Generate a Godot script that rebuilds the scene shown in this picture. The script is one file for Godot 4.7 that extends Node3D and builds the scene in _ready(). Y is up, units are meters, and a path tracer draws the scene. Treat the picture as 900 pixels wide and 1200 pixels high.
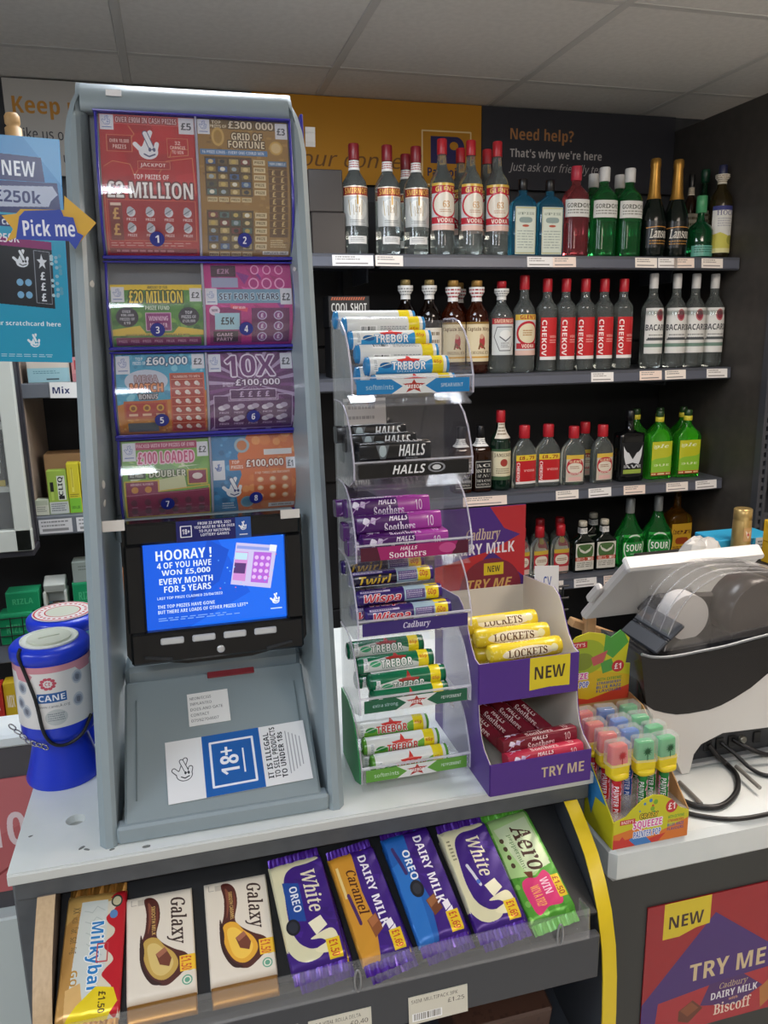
extends Node3D
# A shop counter: scratchcard dispenser, mint trays, chocolate rack, till end and the spirits shelves behind.

var taken := {}
var mats := {}
var fonts := {}
var glyphs := {}
var atlases: Array[Image] = []
var pen := Vector3i(0, 0, 0)      # x, y, height of the shelf being packed in the last atlas
var rng := RandomNumberGenerator.new()


# ---------------------------------------------------------------- printed paper: small canvases packed into shared textures
class Canvas:
	var im: Image
	var w: float
	var h: float
	var host

	func r(x: float, y: float, rw: float, rh: float, c) -> void:
		im.fill_rect(Rect2i(roundi(x * w / 100), roundi(y * h / 100), maxi(1, roundi(rw * w / 100)), maxi(1, roundi(rh * h / 100))), Color(c))

	func fill(cs: Array, c) -> void:   # even-odd fill of contours in pixels
		var col := Color(c)
		var y0 := INF
		var y1 := -INF
		for q in cs:
			for p in q:
				y0 = minf(y0, p.y)
				y1 = maxf(y1, p.y)
		var a := maxi(0, floori(y0))
		var b := mini(int(h) - 1, ceili(y1))
		if b < a:
			return
		var rows := []
		for y in b - a + 1:
			rows.append([])
		for q in cs:
			var n: int = q.size()
			for k in n:
				var p: Vector2 = q[k]
				var s: Vector2 = q[(k + 1) % n]
				if p.y == s.y:
					continue
				if p.y > s.y:
					var t := p
					p = s
					s = t
				var dx := (s.x - p.x) / (s.y - p.y)
				for y in range(maxi(a, ceili(p.y - 0.5)), mini(b, ceili(s.y - 0.5) - 1) + 1):
					rows[y - a].append(p.x + (y + 0.5 - p.y) * dx)
		for y in rows.size():
			var xs: Array = rows[y]
			xs.sort()
			for k in range(0, xs.size() - 1, 2):
				var x0 := roundi(xs[k])
				var x1 := maxi(x0 + 1, roundi(xs[k + 1]))
				im.fill_rect(Rect2i(x0, y + a, x1 - x0, 1), col)

	func p(f: Array, c) -> void:       # polygon from a flat list of percentages
		var q := PackedVector2Array()
		for k in range(0, f.size(), 2):
			q.append(Vector2(f[k] * w / 100, f[k + 1] * h / 100))
		fill([q], c)

	func sp(f: Array, c) -> void:      # the same with its corners rounded to a flowing line
		var q := []
		for k in range(0, f.size(), 2):
			q.append(Vector2(f[k] * w / 100, f[k + 1] * h / 100))
		var o := PackedVector2Array()
		var n := q.size()
		for k in n:
			for j in 8:
				o.append(q[k].cubic_interpolate(q[(k + 1) % n], q[(k - 1 + n) % n], q[(k + 2) % n], j / 8.0))
		fill([o], c)

	func e(x: float, y: float, rx: float, ry: float, c, x0 := 0.0, x1 := TAU) -> void:
		var q := PackedVector2Array()
		for k in 33:
			var a := lerpf(x0, x1, k / 32.0)
			q.append(Vector2((x + cos(a) * rx) * w / 100, (y + sin(a) * ry) * h / 100))
		fill([q], c)

	func disc(x: float, y: float, rx: float, c) -> void:   # round on paper
		e(x, y, rx, rx * w / h, c)

	func l(f: Array, wide: float, c, closed := false) -> void:   # line, width in percent of the canvas width
		var q := PackedVector2Array()
		for k in range(0, f.size(), 2):
			q.append(Vector2(f[k] * w / 100, f[k + 1] * h / 100))
		if closed:
			q.append(q[0])
		fill(Geometry2D.offset_polyline(q, maxf(0.5, wide * w / 200), Geometry2D.JOIN_ROUND, Geometry2D.END_ROUND), c)

	func t(s: String, x: float, y: float, tw: float, th: float, c, style := "b", turn := 0, edge = null, ew := 0.0) -> void:
		# text stretched to fill the box x, y, tw, th; turn in quarter turns clockwise
		var cs: Array = host.outline(s, style)
		var lo := Vector2(INF, INF)
		var hi := -lo
		for q in cs:
			for v in q:
				lo = lo.min(v)
				hi = hi.max(v)
		var done := []
		for q in cs:
			var o := PackedVector2Array()
			for v in q:
				var u: Vector2 = (v - lo) / (hi - lo).max(Vector2(0.001, 0.001))
				if turn == 1:
					u = Vector2(1 - u.y, u.x)
				elif turn == 3:
					u = Vector2(u.y, 1 - u.x)
				o.append(Vector2((x + u.x * tw) * w / 100, (y + u.y * th) * h / 100))
			done.append(o)
		if edge != null:
			var d := ew * w / 100
			for k in 8:
				var off := Vector2.from_angle(k * TAU / 8) * d
				var moved := []
				for q in done:
					moved.append(Transform2D(0, off) * q)
				fill(moved, edge)
		fill(done, c)

	func lines(x: float, y: float, lw: float, lh: float, n: int, c, thick := 0.45) -> void:   # small print too fine to read
		for k in n:
			var at := x
			var step := lh / n
			while at < x + lw * host.rng.randf_range(0.75, 1.0):
				var word: float = host.rng.randf_range(0.04, 0.12) * lw
				r(at, y + k * step, minf(word, x + lw - at), step * thick, c)
				at += word + 0.025 * lw

	func bars(x: float, y: float, bw: float, bh: float, c) -> void:   # a bar code, upright
		r(x, y, bw, bh, "fafafa")
		var at := x + bw * 0.05
		while at < x + bw * 0.93:
			var s: float = host.rng.randf_range(0.01, 0.035) * bw
			r(at, y + bh * 0.06, s, bh * 0.8, c)
			at += s + host.rng.randf_range(0.012, 0.03) * bw

	func specks(n: int, c, s := 0.6, x := 0.0, y := 0.0, bw := 100.0, bh := 100.0) -> void:
		for k in n:
			var q: float = s * host.rng.randf_range(0.5, 1.5)
			r(x + host.rng.randf() * bw, y + host.rng.randf() * bh, q, q * w / h, c)

	func hand(x: float, y: float, s: float, c, ink, fat := 0.0) -> void:   # the crossed-fingers emblem; fat draws it swollen, as an outline
		var k := w / h
		var f := fat * s
		e(x, y + 0.22 * s * k, 0.34 * s + f, 0.26 * s * k + f * k, c)
		l([x - 0.3 * s, y + 0.12 * s * k, x - 0.46 * s, y - 0.04 * s * k], 0.16 * s + 2 * f, c)
		l([x - 0.13 * s, y + 0.05 * s * k, x + 0.08 * s, y - 0.46 * s * k], 0.17 * s + 2 * f, c)
		if fat == 0.0:
			l([x + 0.1 * s, y + 0.05 * s * k, x - 0.1 * s, y - 0.42 * s * k], 0.21 * s, ink)
		l([x + 0.1 * s, y + 0.05 * s * k, x - 0.1 * s, y - 0.42 * s * k], 0.15 * s + 2 * f, c)
		l([x + 0.26 * s, y + 0.1 * s * k, x + 0.3 * s, y - 0.06 * s * k], 0.16 * s + 2 * f, c)
		if fat > 0.0:
			return
		for d in [0.05, 0.2]:
			e(x + d * s, y + 0.14 * s * k, 0.05 * s, 0.07 * s * k, ink)
		l([x - 0.15 * s, y + 0.3 * s * k, x + 0.02 * s, y + 0.38 * s * k, x + 0.22 * s, y + 0.3 * s * k], 0.05 * s, ink)


func outline(s: String, style: String) -> Array:
	var key := style + "|" + s
	if glyphs.has(key):
		return glyphs[key]
	var serif := style.contains("s")
	var bold := style.contains("b")
	var fk := ("s" if serif else "d") + ("b" if bold else "n")
	if not fonts.has(fk):
		var f := SystemFont.new()
		f.font_names = PackedStringArray(["Droid Serif" if serif else "Droid Sans"])
		f.font_weight = 700 if bold else 400
		fonts[fk] = f
	var rid: RID = fonts[fk].get_rids()[0]
	var ts := TextServerManager.get_primary_interface()
	var cs := []
	var at := 0.0
	for k in s.length():
		var g := ts.font_get_glyph_index(rid, 64, s.unicode_at(k), 0)
		var d: Dictionary = ts.font_get_glyph_contours(rid, 64, g)
		var from := 0
		for last in d.get("contours", []):
			var q := PackedVector2Array()
			for n in range(from, last + 1):
				var v: Vector3 = d.points[n]
				q.append(Vector2(at + v.x - (0.25 * v.y if style.contains("i") else 0.0), v.y))
			from = last + 1
			cs.append(q)
		at += ts.font_get_glyph_advance(rid, 64, g).x * (0.86 if style.contains("t") else 1.0)
	glyphs[key] = cs
	return cs


func canvas(w: int, h: int, bg) -> Canvas:
	var c := Canvas.new()
	c.im = Image.create_empty(w, h, false, Image.FORMAT_RGBA8)
	c.im.fill(Color(bg))
	c.w = w
	c.h = h
	c.host = self
	return c


func ink(c: Canvas) -> Dictionary:   # packs a canvas; the result says which texture and where
	var w := int(c.w)
	var h := int(c.h)
	if atlases.is_empty() or pen.x + w + 2 > 2048:
		pen = Vector3i(0, pen.y + pen.z + 2, 0)
	if atlases.is_empty() or pen.y + h + 2 > 2048:
		atlases.append(Image.create_empty(2048, 2048, false, Image.FORMAT_RGBA8))
		pen = Vector3i(0, 0, 0)
	atlases[-1].blit_rect(c.im, Rect2i(0, 0, w, h), Vector2i(pen.x, pen.y))
	var out := {"n": atlases.size() - 1, "uv": Rect2((pen.x + 0.6) / 2048.0, (pen.y + 0.6) / 2048.0, (w - 1.2) / 2048.0, (h - 1.2) / 2048.0)}
	pen = Vector3i(pen.x + w + 2, pen.y, maxi(pen.z, h))
	return out


func part_of(r: Rect2, x: float, y: float, w: float, h: float) -> Rect2:   # a piece of a print, in percent
	return Rect2(r.position.x + r.size.x * x / 100, r.position.y + r.size.y * y / 100, r.size.x * w / 100, r.size.y * h / 100)


func print_mat(p: Dictionary, finish := "paper") -> StandardMaterial3D:
	var key := "print_%d_%s" % [p.n, finish]
	if not mats.has(key):
		var m := StandardMaterial3D.new()
		m.resource_name = "printed_" + finish
		var look: Array = {"paper": [0.62, 0.4, 0.0], "card": [0.42, 0.5, 0.0], "gloss": [0.24, 0.5, 0.0], "foil": [0.3, 0.5, 0.25]}[finish]
		m.roughness = look[0]
		m.metallic_specular = look[1]
		m.metallic = look[2]
		m.set_meta("atlas", p.n)
		mats[key] = m
	return mats[key]


func bind_prints() -> void:
	var tex := []
	for a in atlases:
		tex.append(ImageTexture.create_from_image(a))
	for key in mats:
		if mats[key].has_meta("screen"):
			mats[key].emission_texture = tex[mats[key].get_meta("screen")]
		if mats[key].has_meta("atlas"):
			mats[key].albedo_texture = tex[mats[key].get_meta("atlas")]


# ---------------------------------------------------------------- plain materials
func mat(called: String, c, rough := 0.5, metal := 0.0, extra := {}) -> StandardMaterial3D:
	if not mats.has(called):
		var m := StandardMaterial3D.new()
		m.resource_name = called
		m.albedo_color = Color(c)
		m.roughness = rough
		m.metallic = metal
		for k in extra:
			m.set(k, extra[k])
		mats[called] = m
	return mats[called]


func pane(called: String, c, a: float, rough := 0.02) -> StandardMaterial3D:
	var col := Color(c)
	col.a = a
	return mat(called, col, rough, 0.0, {"transparency": BaseMaterial3D.TRANSPARENCY_ALPHA})


func glass(called: String, c, light_share := 0.13, rough := 0.0, scale := 0.045) -> StandardMaterial3D:  # small diffuse share stands in for light caught inside full bottles
	var col := Color(c)
	col.a = light_share
	return mat(called, col, rough, 0.0, {"refraction_enabled": true, "refraction_scale": scale, "transparency": BaseMaterial3D.TRANSPARENCY_ALPHA})


func noise_tex(freq: float, lo, hi, size := 256, octaves := 4, normal := false, strength := 2.0) -> NoiseTexture2D:
	var n := FastNoiseLite.new()
	n.seed = 7
	n.frequency = freq
	n.fractal_octaves = octaves
	var t := NoiseTexture2D.new()
	t.width = size
	t.height = size
	t.seamless = true
	t.noise = n
	if normal:
		t.as_normal_map = true
		t.bump_strength = strength
	else:
		var g := Gradient.new()
		g.set_color(0, Color(lo))
		g.set_color(1, Color(hi))
		t.color_ramp = g
	return t


func worn(called: String, lo, hi, rough: float, freq := 0.02, tile := 3.0) -> StandardMaterial3D:   # a surface with uneven tone
	return mat(called, "ffffff", rough, 0.0, {"albedo_texture": noise_tex(freq, lo, hi), "uv1_triplanar": true, "uv1_world_triplanar": true, "uv1_scale": Vector3(tile, tile, tile)})


# ---------------------------------------------------------------- meshes
class Shape:
	var st := SurfaceTool.new()

	func _init() -> void:
		st.begin(Mesh.PRIMITIVE_TRIANGLES)

	func v(p: Vector3, u: Vector2) -> void:
		st.set_uv(u)
		st.add_vertex(p)

	func quad(a: Vector3, b: Vector3, c: Vector3, d: Vector3, uv := Rect2(0, 0, 1, 1), smooth := -1) -> void:
		# a bottom left, b bottom right, c top right, d top left, seen from the front
		st.set_smooth_group(smooth)
		var u := [Vector2(uv.position.x, uv.end.y), uv.end, Vector2(uv.end.x, uv.position.y), uv.position]
		v(a, u[0])
		v(c, u[2])
		v(b, u[1])
		v(a, u[0])
		v(d, u[3])
		v(c, u[2])

	func tri(a: Vector3, b: Vector3, c: Vector3, uv := Vector2.ZERO, smooth := -1) -> void:   # counter-clockwise from the front
		st.set_smooth_group(smooth)
		v(a, uv)
		v(c, uv)
		v(b, uv)

	func grid(rows: Array, uv := Rect2(0, 0, 1, 1), smooth := 1, wrap := false) -> void:
		# rows from top to bottom, points from left to right, seen from the front
		st.set_smooth_group(smooth)
		var nr := rows.size() - 1
		var nc: int = rows[0].size() - (0 if wrap else 1)
		for i in nr:
			for j in nc:
				var k: int = (j + 1) % rows[0].size()
				var u0 := uv.position.x + uv.size.x * j / nc
				var u1 := uv.position.x + uv.size.x * (j + 1) / nc
				var v0 := uv.position.y + uv.size.y * i / nr
				var v1 := uv.position.y + uv.size.y * (i + 1) / nr
				var a: Vector3 = rows[i + 1][j]
				var b: Vector3 = rows[i + 1][k]
				var c: Vector3 = rows[i][k]
				var d: Vector3 = rows[i][j]
				v(a, Vector2(u0, v1))
				v(c, Vector2(u1, v0))
				v(b, Vector2(u1, v1))
				v(a, Vector2(u0, v1))
				v(d, Vector2(u0, v0))
				v(c, Vector2(u1, v0))

	func fan(ring: Array, up: bool, uv := Vector2.ZERO) -> void:   # closes a ring that runs as loft rings do
		st.set_smooth_group(-1)
		var m := Vector3.ZERO
		for p in ring:
			m += p / ring.size()
		for k in ring.size():
			var a: Vector3 = ring[k]
			var b: Vector3 = ring[(k + 1) % ring.size()]
			if up:
				tri(m, a, b, uv)
			else:
				tri(m, b, a, uv)

	func loft(rings: Array, uv := Rect2(0, 0, 1, 1), caps := true, smooth := 1, cap_uv := Vector2(-1, -1)) -> void:   # rings from top to bottom
		grid(rings, uv, smooth, true)
		if caps:
			var cu := uv.position if cap_uv.x < 0 else cap_uv
			fan(rings[0], true, cu)
			fan(rings[-1], false, cu)

	func box(c: Vector3, s: Vector3, bevel := 0.0, faces := {}, rest := Rect2(0, 0, 0, 0), b := Basis.IDENTITY) -> void:
		# faces: letter f k l r t u (front, back, left, right, top, under) -> the piece of a print on it
		var h := s / 2
		var g := minf(bevel, minf(h.x, minf(h.y, h.z)) * 0.99)
		var i := h - Vector3(g, g, g)
		var P := func(x: float, y: float, z: float) -> Vector3: return c + b * Vector3(x, y, z)
		quad(P.call(-i.x, -i.y, h.z), P.call(i.x, -i.y, h.z), P.call(i.x, i.y, h.z), P.call(-i.x, i.y, h.z), faces.get("f", rest))
		quad(P.call(i.x, -i.y, -h.z), P.call(-i.x, -i.y, -h.z), P.call(-i.x, i.y, -h.z), P.call(i.x, i.y, -h.z), faces.get("k", rest))
		quad(P.call(-h.x, -i.y, -i.z), P.call(-h.x, -i.y, i.z), P.call(-h.x, i.y, i.z), P.call(-h.x, i.y, -i.z), faces.get("l", rest))
		quad(P.call(h.x, -i.y, i.z), P.call(h.x, -i.y, -i.z), P.call(h.x, i.y, -i.z), P.call(h.x, i.y, i.z), faces.get("r", rest))
		quad(P.call(-i.x, h.y, i.z), P.call(i.x, h.y, i.z), P.call(i.x, h.y, -i.z), P.call(-i.x, h.y, -i.z), faces.get("t", rest))
		quad(P.call(-i.x, -h.y, -i.z), P.call(i.x, -h.y, -i.z), P.call(i.x, -h.y, i.z), P.call(-i.x, -h.y, i.z), faces.get("u", rest))
		if g <= 0.0:
			return
		for x in [-1, 1]:
			for y in [-1, 1]:
				var flip: bool = x * y < 0
				edge(P.call(x * h.x, y * i.y, -i.z), P.call(x * h.x, y * i.y, i.z), P.call(x * i.x, y * h.y, i.z), P.call(x * i.x, y * h.y, -i.z), not flip, rest)
				edge(P.call(x * h.x, -i.y, y * i.z), P.call(x * h.x, i.y, y * i.z), P.call(x * i.x, i.y, y * h.z), P.call(x * i.x, -i.y, y * h.z), flip, rest)
				edge(P.call(-i.x, x * h.y, y * i.z), P.call(i.x, x * h.y, y * i.z), P.call(i.x, x * i.y, y * h.z), P.call(-i.x, x * i.y, y * h.z), not flip, rest)
				for z in [-1, 1]:
					var q := [P.call(x * h.x, y * i.y, z * i.z), P.call(x * i.x, y * h.y, z * i.z), P.call(x * i.x, y * i.y, z * h.z)]
					if x * y * z > 0:
						tri(q[0], q[1], q[2], rest.position)
					else:
						tri(q[0], q[2], q[1], rest.position)

	func edge(a: Vector3, b: Vector3, c: Vector3, d: Vector3, turn: bool, uv: Rect2) -> void:
		if turn:
			quad(b, a, d, c, uv)
		else:
			quad(a, b, c, d, uv)

	func tube(path: Array, r: float, sides := 8, uv := Rect2(0, 0, 0, 0)) -> void:
		var rings := []
		var side := Vector3.ZERO
		for k in path.size():
			var d: Vector3 = (path[mini(k + 1, path.size() - 1)] - path[maxi(k - 1, 0)]).normalized()
			if side == Vector3.ZERO:
				side = d.cross(Vector3.UP if absf(d.y) < 0.9 else Vector3.RIGHT).normalized()
			side = (side - d * side.dot(d)).normalized()
			var other := side.cross(d)
			var ring := []
			for j in sides:
				var a := j * TAU / sides
				ring.append(path[k] + (side * cos(a) + other * sin(a)) * r)
			rings.append(ring)
		loft(rings, uv)

	func extrude(poly: PackedVector2Array, at: Transform3D, depth: float, uv := Rect2(0, 0, 0, 0)) -> void:
		# polygon in local x, y; thickness along local z, centred; uv covers the front by the polygon's bounds
		var q := poly
		if Geometry2D.is_polygon_clockwise(q):
			q = q.duplicate()
			q.reverse()
		var lo := q[0]
		var hi := q[0]
		for p in q:
			lo = lo.min(p)
			hi = hi.max(p)
		var U := func(p: Vector2) -> Vector2:
			var f := (p - lo) / (hi - lo)
			return Vector2(uv.position.x + uv.size.x * f.x, uv.end.y - uv.size.y * f.y)
		var idx := Geometry2D.triangulate_polygon(q)
		st.set_smooth_group(-1)
		for k in range(0, idx.size(), 3):
			var t := [q[idx[k]], q[idx[k + 1]], q[idx[k + 2]]]
			if (t[1] - t[0]).cross(t[2] - t[0]) < 0:
				t.reverse()
			for z in [1, -1]:
				for n in ([0, 2, 1] if z > 0 else [0, 1, 2]):
					v(at * Vector3(t[n].x, t[n].y, z * depth / 2), U.call(t[n]))
		for k in q.size():
			var a := q[k]
			var b := q[(k + 1) % q.size()]
			var ua: Vector2 = U.call(a)
			st.set_smooth_group(-1)
			quad(at * Vector3(b.x, b.y, depth / 2), at * Vector3(a.x, a.y, depth / 2), at * Vector3(a.x, a.y, -depth / 2), at * Vector3(b.x, b.y, -depth / 2), Rect2(ua, Vector2.ZERO))

	func done() -> ArrayMesh:
		st.generate_normals()
		return st.commit()


func ring(rx: float, rz: float, y: float, n := 20, power := 2.0, c := Vector3.ZERO) -> Array:
	# starts at the back and runs left to right across the front as seen from the front; power above 2 squares it
	var out := []
	for k in n:
		var a := k * TAU / n
		var s := -sin(a)
		var d := -cos(a)
		out.append(c + Vector3(signf(s) * pow(absf(s), 2.0 / power) * rx, y, signf(d) * pow(absf(d), 2.0 / power) * rz))
	return out


func lathe(profile: Array, n := 20, power := 2.0, flat := 1.0) -> ArrayMesh:   # [r, y] from top to bottom
	var s := Shape.new()
	var rings := []
	for p in profile:
		rings.append(ring(p[0], p[0] * (p[2] if p.size() > 2 else flat), p[1], n, power))
	s.loft(rings, Rect2(0, 0, 1, 1), true)
	return s.done()


func sheet(f: Callable, nu: int, nv: int, thick: float, uv: Rect2, back := Rect2(0, 0, 0, 0)) -> ArrayMesh:
	# f(u, v) -> Vector3, u left to right, v top to bottom, seen from the front; a sheet with thickness
	var s := Shape.new()
	var front := []
	var rear := []
	for i in nv + 1:
		var a := []
		var b := []
		for j in nu + 1:
			var u := j / float(nu)
			var w := i / float(nv)
			var p: Vector3 = f.call(u, w)
			var du: Vector3 = f.call(minf(u + 0.01, 1), w) - f.call(maxf(u - 0.01, 0), w)
			var dv: Vector3 = f.call(u, minf(w + 0.01, 1)) - f.call(u, maxf(w - 0.01, 0))
			a.append(p)
			b.append(p + du.cross(dv).normalized() * thick)
		front.append(a)
		b.reverse()
		rear.append(b)
	s.grid(front, uv)
	s.grid(rear, back if back.size != Vector2.ZERO else Rect2(uv.position, Vector2.ZERO), 2)
	for i in nv:
		var z := Rect2(uv.position, Vector2.ZERO)
		s.quad(rear[i + 1][nu], front[i + 1][0], front[i][0], rear[i][nu], z)
		s.quad(front[i + 1][nu], rear[i + 1][0], rear[i][0], front[i][nu], z)
	for j in nu:
		var z := Rect2(uv.position, Vector2.ZERO)
		s.quad(front[0][j], front[0][j + 1], rear[0][nu - j - 1], rear[0][nu - j], z)
		s.quad(front[nv][j + 1], front[nv][j], rear[nv][nu - j], rear[nv][nu - j - 1], z)
	return s.done()


# ---------------------------------------------------------------- nodes
func numbered(called: String) -> String:
	taken[called] = taken.get(called, -1) + 1
	return called if taken[called] == 0 else "%s_%03d" % [called, taken[called]]


func tag(o: Node, label: String, category: String, group := "") -> void:
	o.set_meta("label", label)
	o.set_meta("category", category)
	if group:
		o.set_meta("group", group)


func thing(called: String, label: String, category: String, at := Vector3.ZERO, group := "", turn := 0.0) -> Node3D:
	var o := Node3D.new()
	o.name = numbered(called)
	add_child(o)
	o.position = at
	o.rotation.y = turn
	tag(o, label, category, group)
	return o


func piece(parent: Node, called: String, mesh: Mesh, m: Material, at := Vector3.ZERO, b := Basis.IDENTITY, label := "") -> MeshInstance3D:
	var o := MeshInstance3D.new()
	o.name = called
	o.mesh = mesh
	o.material_override = m
	o.transform = Transform3D(b, at)
	if parent == self:
		o.name = numbered(called)
	parent.add_child(o, true)
	if label:
		o.set_meta("label", label)
	return o


func lone(called: String, label: String, category: String, mesh: Mesh, m: Material, at := Vector3.ZERO, b := Basis.IDENTITY, group := "") -> MeshInstance3D:
	var o := piece(self, called, mesh, m, at, b)
	tag(o, label, category, group)
	return o


func struct(called: String, mesh: Mesh, m: Material, at := Vector3.ZERO, b := Basis.IDENTITY) -> MeshInstance3D:
	var o := piece(self, called, mesh, m, at, b)
	o.set_meta("kind", "structure")
	return o


func copy(o: Node3D, at: Vector3, b := Basis.IDENTITY, label := "", group := "") -> Node3D:
	var c: Node3D = o.duplicate()
	var base := String(o.name)
	if base.length() > 4 and base.substr(base.length() - 4, 1) == "_" and base.right(3).is_valid_int():
		base = base.left(base.length() - 4)
	c.name = numbered(base)
	add_child(c)
	c.transform = Transform3D(b, at)
	if label:
		c.set_meta("label", label)
	if group:
		c.set_meta("group", group)
	return c


func block(s: Vector3, bevel := 0.0) -> ArrayMesh:
	var q := Shape.new()
	q.box(Vector3.ZERO, s, bevel, {}, Rect2(0, 0, 1, 1))
	return q.done()


func blocks(list: Array, bevel := 0.0) -> ArrayMesh:   # [centre, size] pairs joined into one part
	var q := Shape.new()
	for e in list:
		q.box(e[0], e[1], bevel, {}, Rect2(0, 0, 1, 1), e[2] if e.size() > 2 else Basis.IDENTITY)
	return q.done()


func pts(f: Array) -> PackedVector2Array:
	var q := PackedVector2Array()
	for k in range(0, f.size(), 2):
		q.append(Vector2(f[k], f[k + 1]))
	return q


func card(w: float, h: float, thick: float, p: Dictionary) -> ArrayMesh:   # flat print, centred
	var q := Shape.new()
	q.box(Vector3.ZERO, Vector3(w, h, thick), 0.0, {"f": p.uv}, part_of(p.uv, 2, 2, 1, 1))
	return q.done()


func rx(deg: float) -> Basis:
	return Basis(Vector3.RIGHT, deg_to_rad(deg))


func ry(deg: float) -> Basis:
	return Basis(Vector3.UP, deg_to_rad(deg))


func rz(deg: float) -> Basis:
	return Basis(Vector3.BACK, deg_to_rad(deg))


func _ready() -> void:
	rng.seed = 11
	var cam := Camera3D.new()
	cam.name = "camera"
	cam.fov = rad_to_deg(2.0 * atan(600.0 / 911.376))
	cam.near = 0.02
	cam.position = Vector3(0, 1.52, 0)
	cam.rotation = Vector3(-0.222065, -0.257716, -0.0171636)
	add_child(cam)
	cam.current = true
	var around := WorldEnvironment.new()
	around.name = "surroundings"
	var e := Environment.new()
	e.background_mode = Environment.BG_COLOR
	e.background_color = Color(0.55, 0.62, 0.7)
	e.tonemap_mode = Environment.TONE_MAPPER_LINEAR
	e.tonemap_exposure = 1.25
	e.sdfgi_enabled = true
	e.ssao_enabled = true
	e.ssil_enabled = true
	around.environment = e
	add_child(around)
	# recessed lighting panels of the suspended ceiling: column, row of the tile grid, colour, energy
	for q in [[1, 1, "eef5ff", 0.75], [0, 5, "eef5ff", 1.0], [3, 2, "fff0e2", 1.1], [3, 6, "fff0e2", 1.3], [-2, 3, "e8f2ff", 0.9]]:
		lamp_panel(q[0], q[1], Color(q[2]), q[3])
	room()
	counters()
	shelving()
	bottles()
	dispenser()
	mint_tower()
	card_stand()
	lolly_box()
	till_end()
	tins()
	promo()
	gantry()
	settle_till()
	bind_prints()


const GX := -0.07      # a grid line of the ceiling along z
const GZ := -2.42      # a grid line of the ceiling along x
const GS := 0.585      # tile size
const CEIL := 2.275


func lamp_panel(i: int, j: int, c: Color, energy: float) -> void:
	var at := Vector3(GX + (i - 0.5) * GS, CEIL, GZ + (j + 0.5) * GS)
	var o := thing("ceiling_light", "square opal light fitting on the tiled ceiling %s" % {[1, 1]: "above the spirits shelves", [0, 5]: "far in front of the dispenser", [3, 2]: "above the till counter", [3, 6]: "far in front of the till counter", [-2, 3]: "in front of the side counter"}[[i, j]], "light", at, "ceiling light fittings")
	var deep := 0.012 if j < 2 else 0.07
	piece(o, "frame", block(Vector3(0.56, 0.02, 0.56), 0.004), mat("white_metal", "e8e8e6", 0.4), Vector3(0, -0.009, 0))
	piece(o, "diffuser", block(Vector3(0.54, deep, 0.54), 0.004), mat("lit_%s" % c.to_html(false), c, 0.5, 0.0, {"emission_enabled": true, "emission": c, "emission_energy_multiplier": 5.0}), Vector3(0, -0.019 - deep / 2, 0))
	var l := AreaLight3D.new()
	l.name = "panel_light"
	l.area_size = Vector2(0.54, 0.54)
	l.light_color = c
	l.light_energy = energy
	l.area_range = 9.0
	l.shadow_enabled = true
	l.position = at + Vector3(0, -0.022 - deep, 0)
	l.rotation.x = -PI / 2
	add_child(l)


# ---------------------------------------------------------------- the room
func room() -> void:
	var x0 := GX - 4 * GS
	var x1 := GX + 6 * GS
	var z0 := -2.7
	var z1 := GZ + 10 * GS
	var mid := Vector3((x0 + x1) / 2, 0, (z0 + z1) / 2)
	var wx := x1 - x0
	var wz := z1 - z0
	struct("floor", block(Vector3(wx, 0.1, wz)), worn("floor_vinyl", "cbc7bf", "d8d4cc", 0.45), mid + Vector3(0, -0.05, 0))
	var plaster := worn("wall_paint", "d2d0cb", "dedbd6", 0.8)
	struct("wall_back", block(Vector3(wx, 2.6, 0.1)), worn("wall_slate", "34363a", "3f4145", 0.7), Vector3(mid.x, 1.3, z0 - 0.05))
	struct("wall_front", block(Vector3(wx, 2.6, 0.1)), plaster, Vector3(mid.x, 1.3, z1 + 0.05))
	struct("wall_left", block(Vector3(0.1, 2.6, wz)), plaster, Vector3(x0 - 0.05, 1.3, mid.z))
	struct("wall_right", block(Vector3(0.1, 2.6, wz)), plaster, Vector3(x1 + 0.05, 1.3, mid.z))
	var ceil_top := struct("ceiling", block(Vector3(wx, 0.1, wz)), mat("ceiling_void", "8a8884", 0.9), mid + Vector3(0, CEIL + 0.09, 0))
	var tile := block(Vector3(GS - 0.022, 0.02, GS - 0.022), 0.002)
	var short := block(Vector3(GS - 0.022, 0.02, GZ - z0 - 0.011), 0.002)
	var tm := worn("ceiling_tile", "d4d1cc", "e0ddd8", 0.9, 0.08, 2.0)
	for i in range(-3, 7):
		for j in range(-1, 10):
			var at := Vector3(GX + (i - 0.5) * GS, CEIL + 0.012, GZ + (j + 0.5) * GS if j >= 0 else (GZ + z0) / 2)
			piece(ceil_top, "tile", tile if j >= 0 else short, tm, at - ceil_top.position)
	var bm := mat("grid_bar_paint", "c4c2be", 0.6)
	for i in range(-4, 7):
		piece(ceil_top, "grid_bar", block(Vector3(0.024, 0.03, wz), 0.002), bm, Vector3(GX + i * GS, CEIL + 0.015, mid.z) - ceil_top.position)
	for j in range(0, 11):
		piece(ceil_top, "grid_bar", block(Vector3(wx, 0.026, 0.024), 0.002), bm, Vector3(mid.x, CEIL + 0.014, GZ + j * GS) - ceil_top.position)


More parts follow.
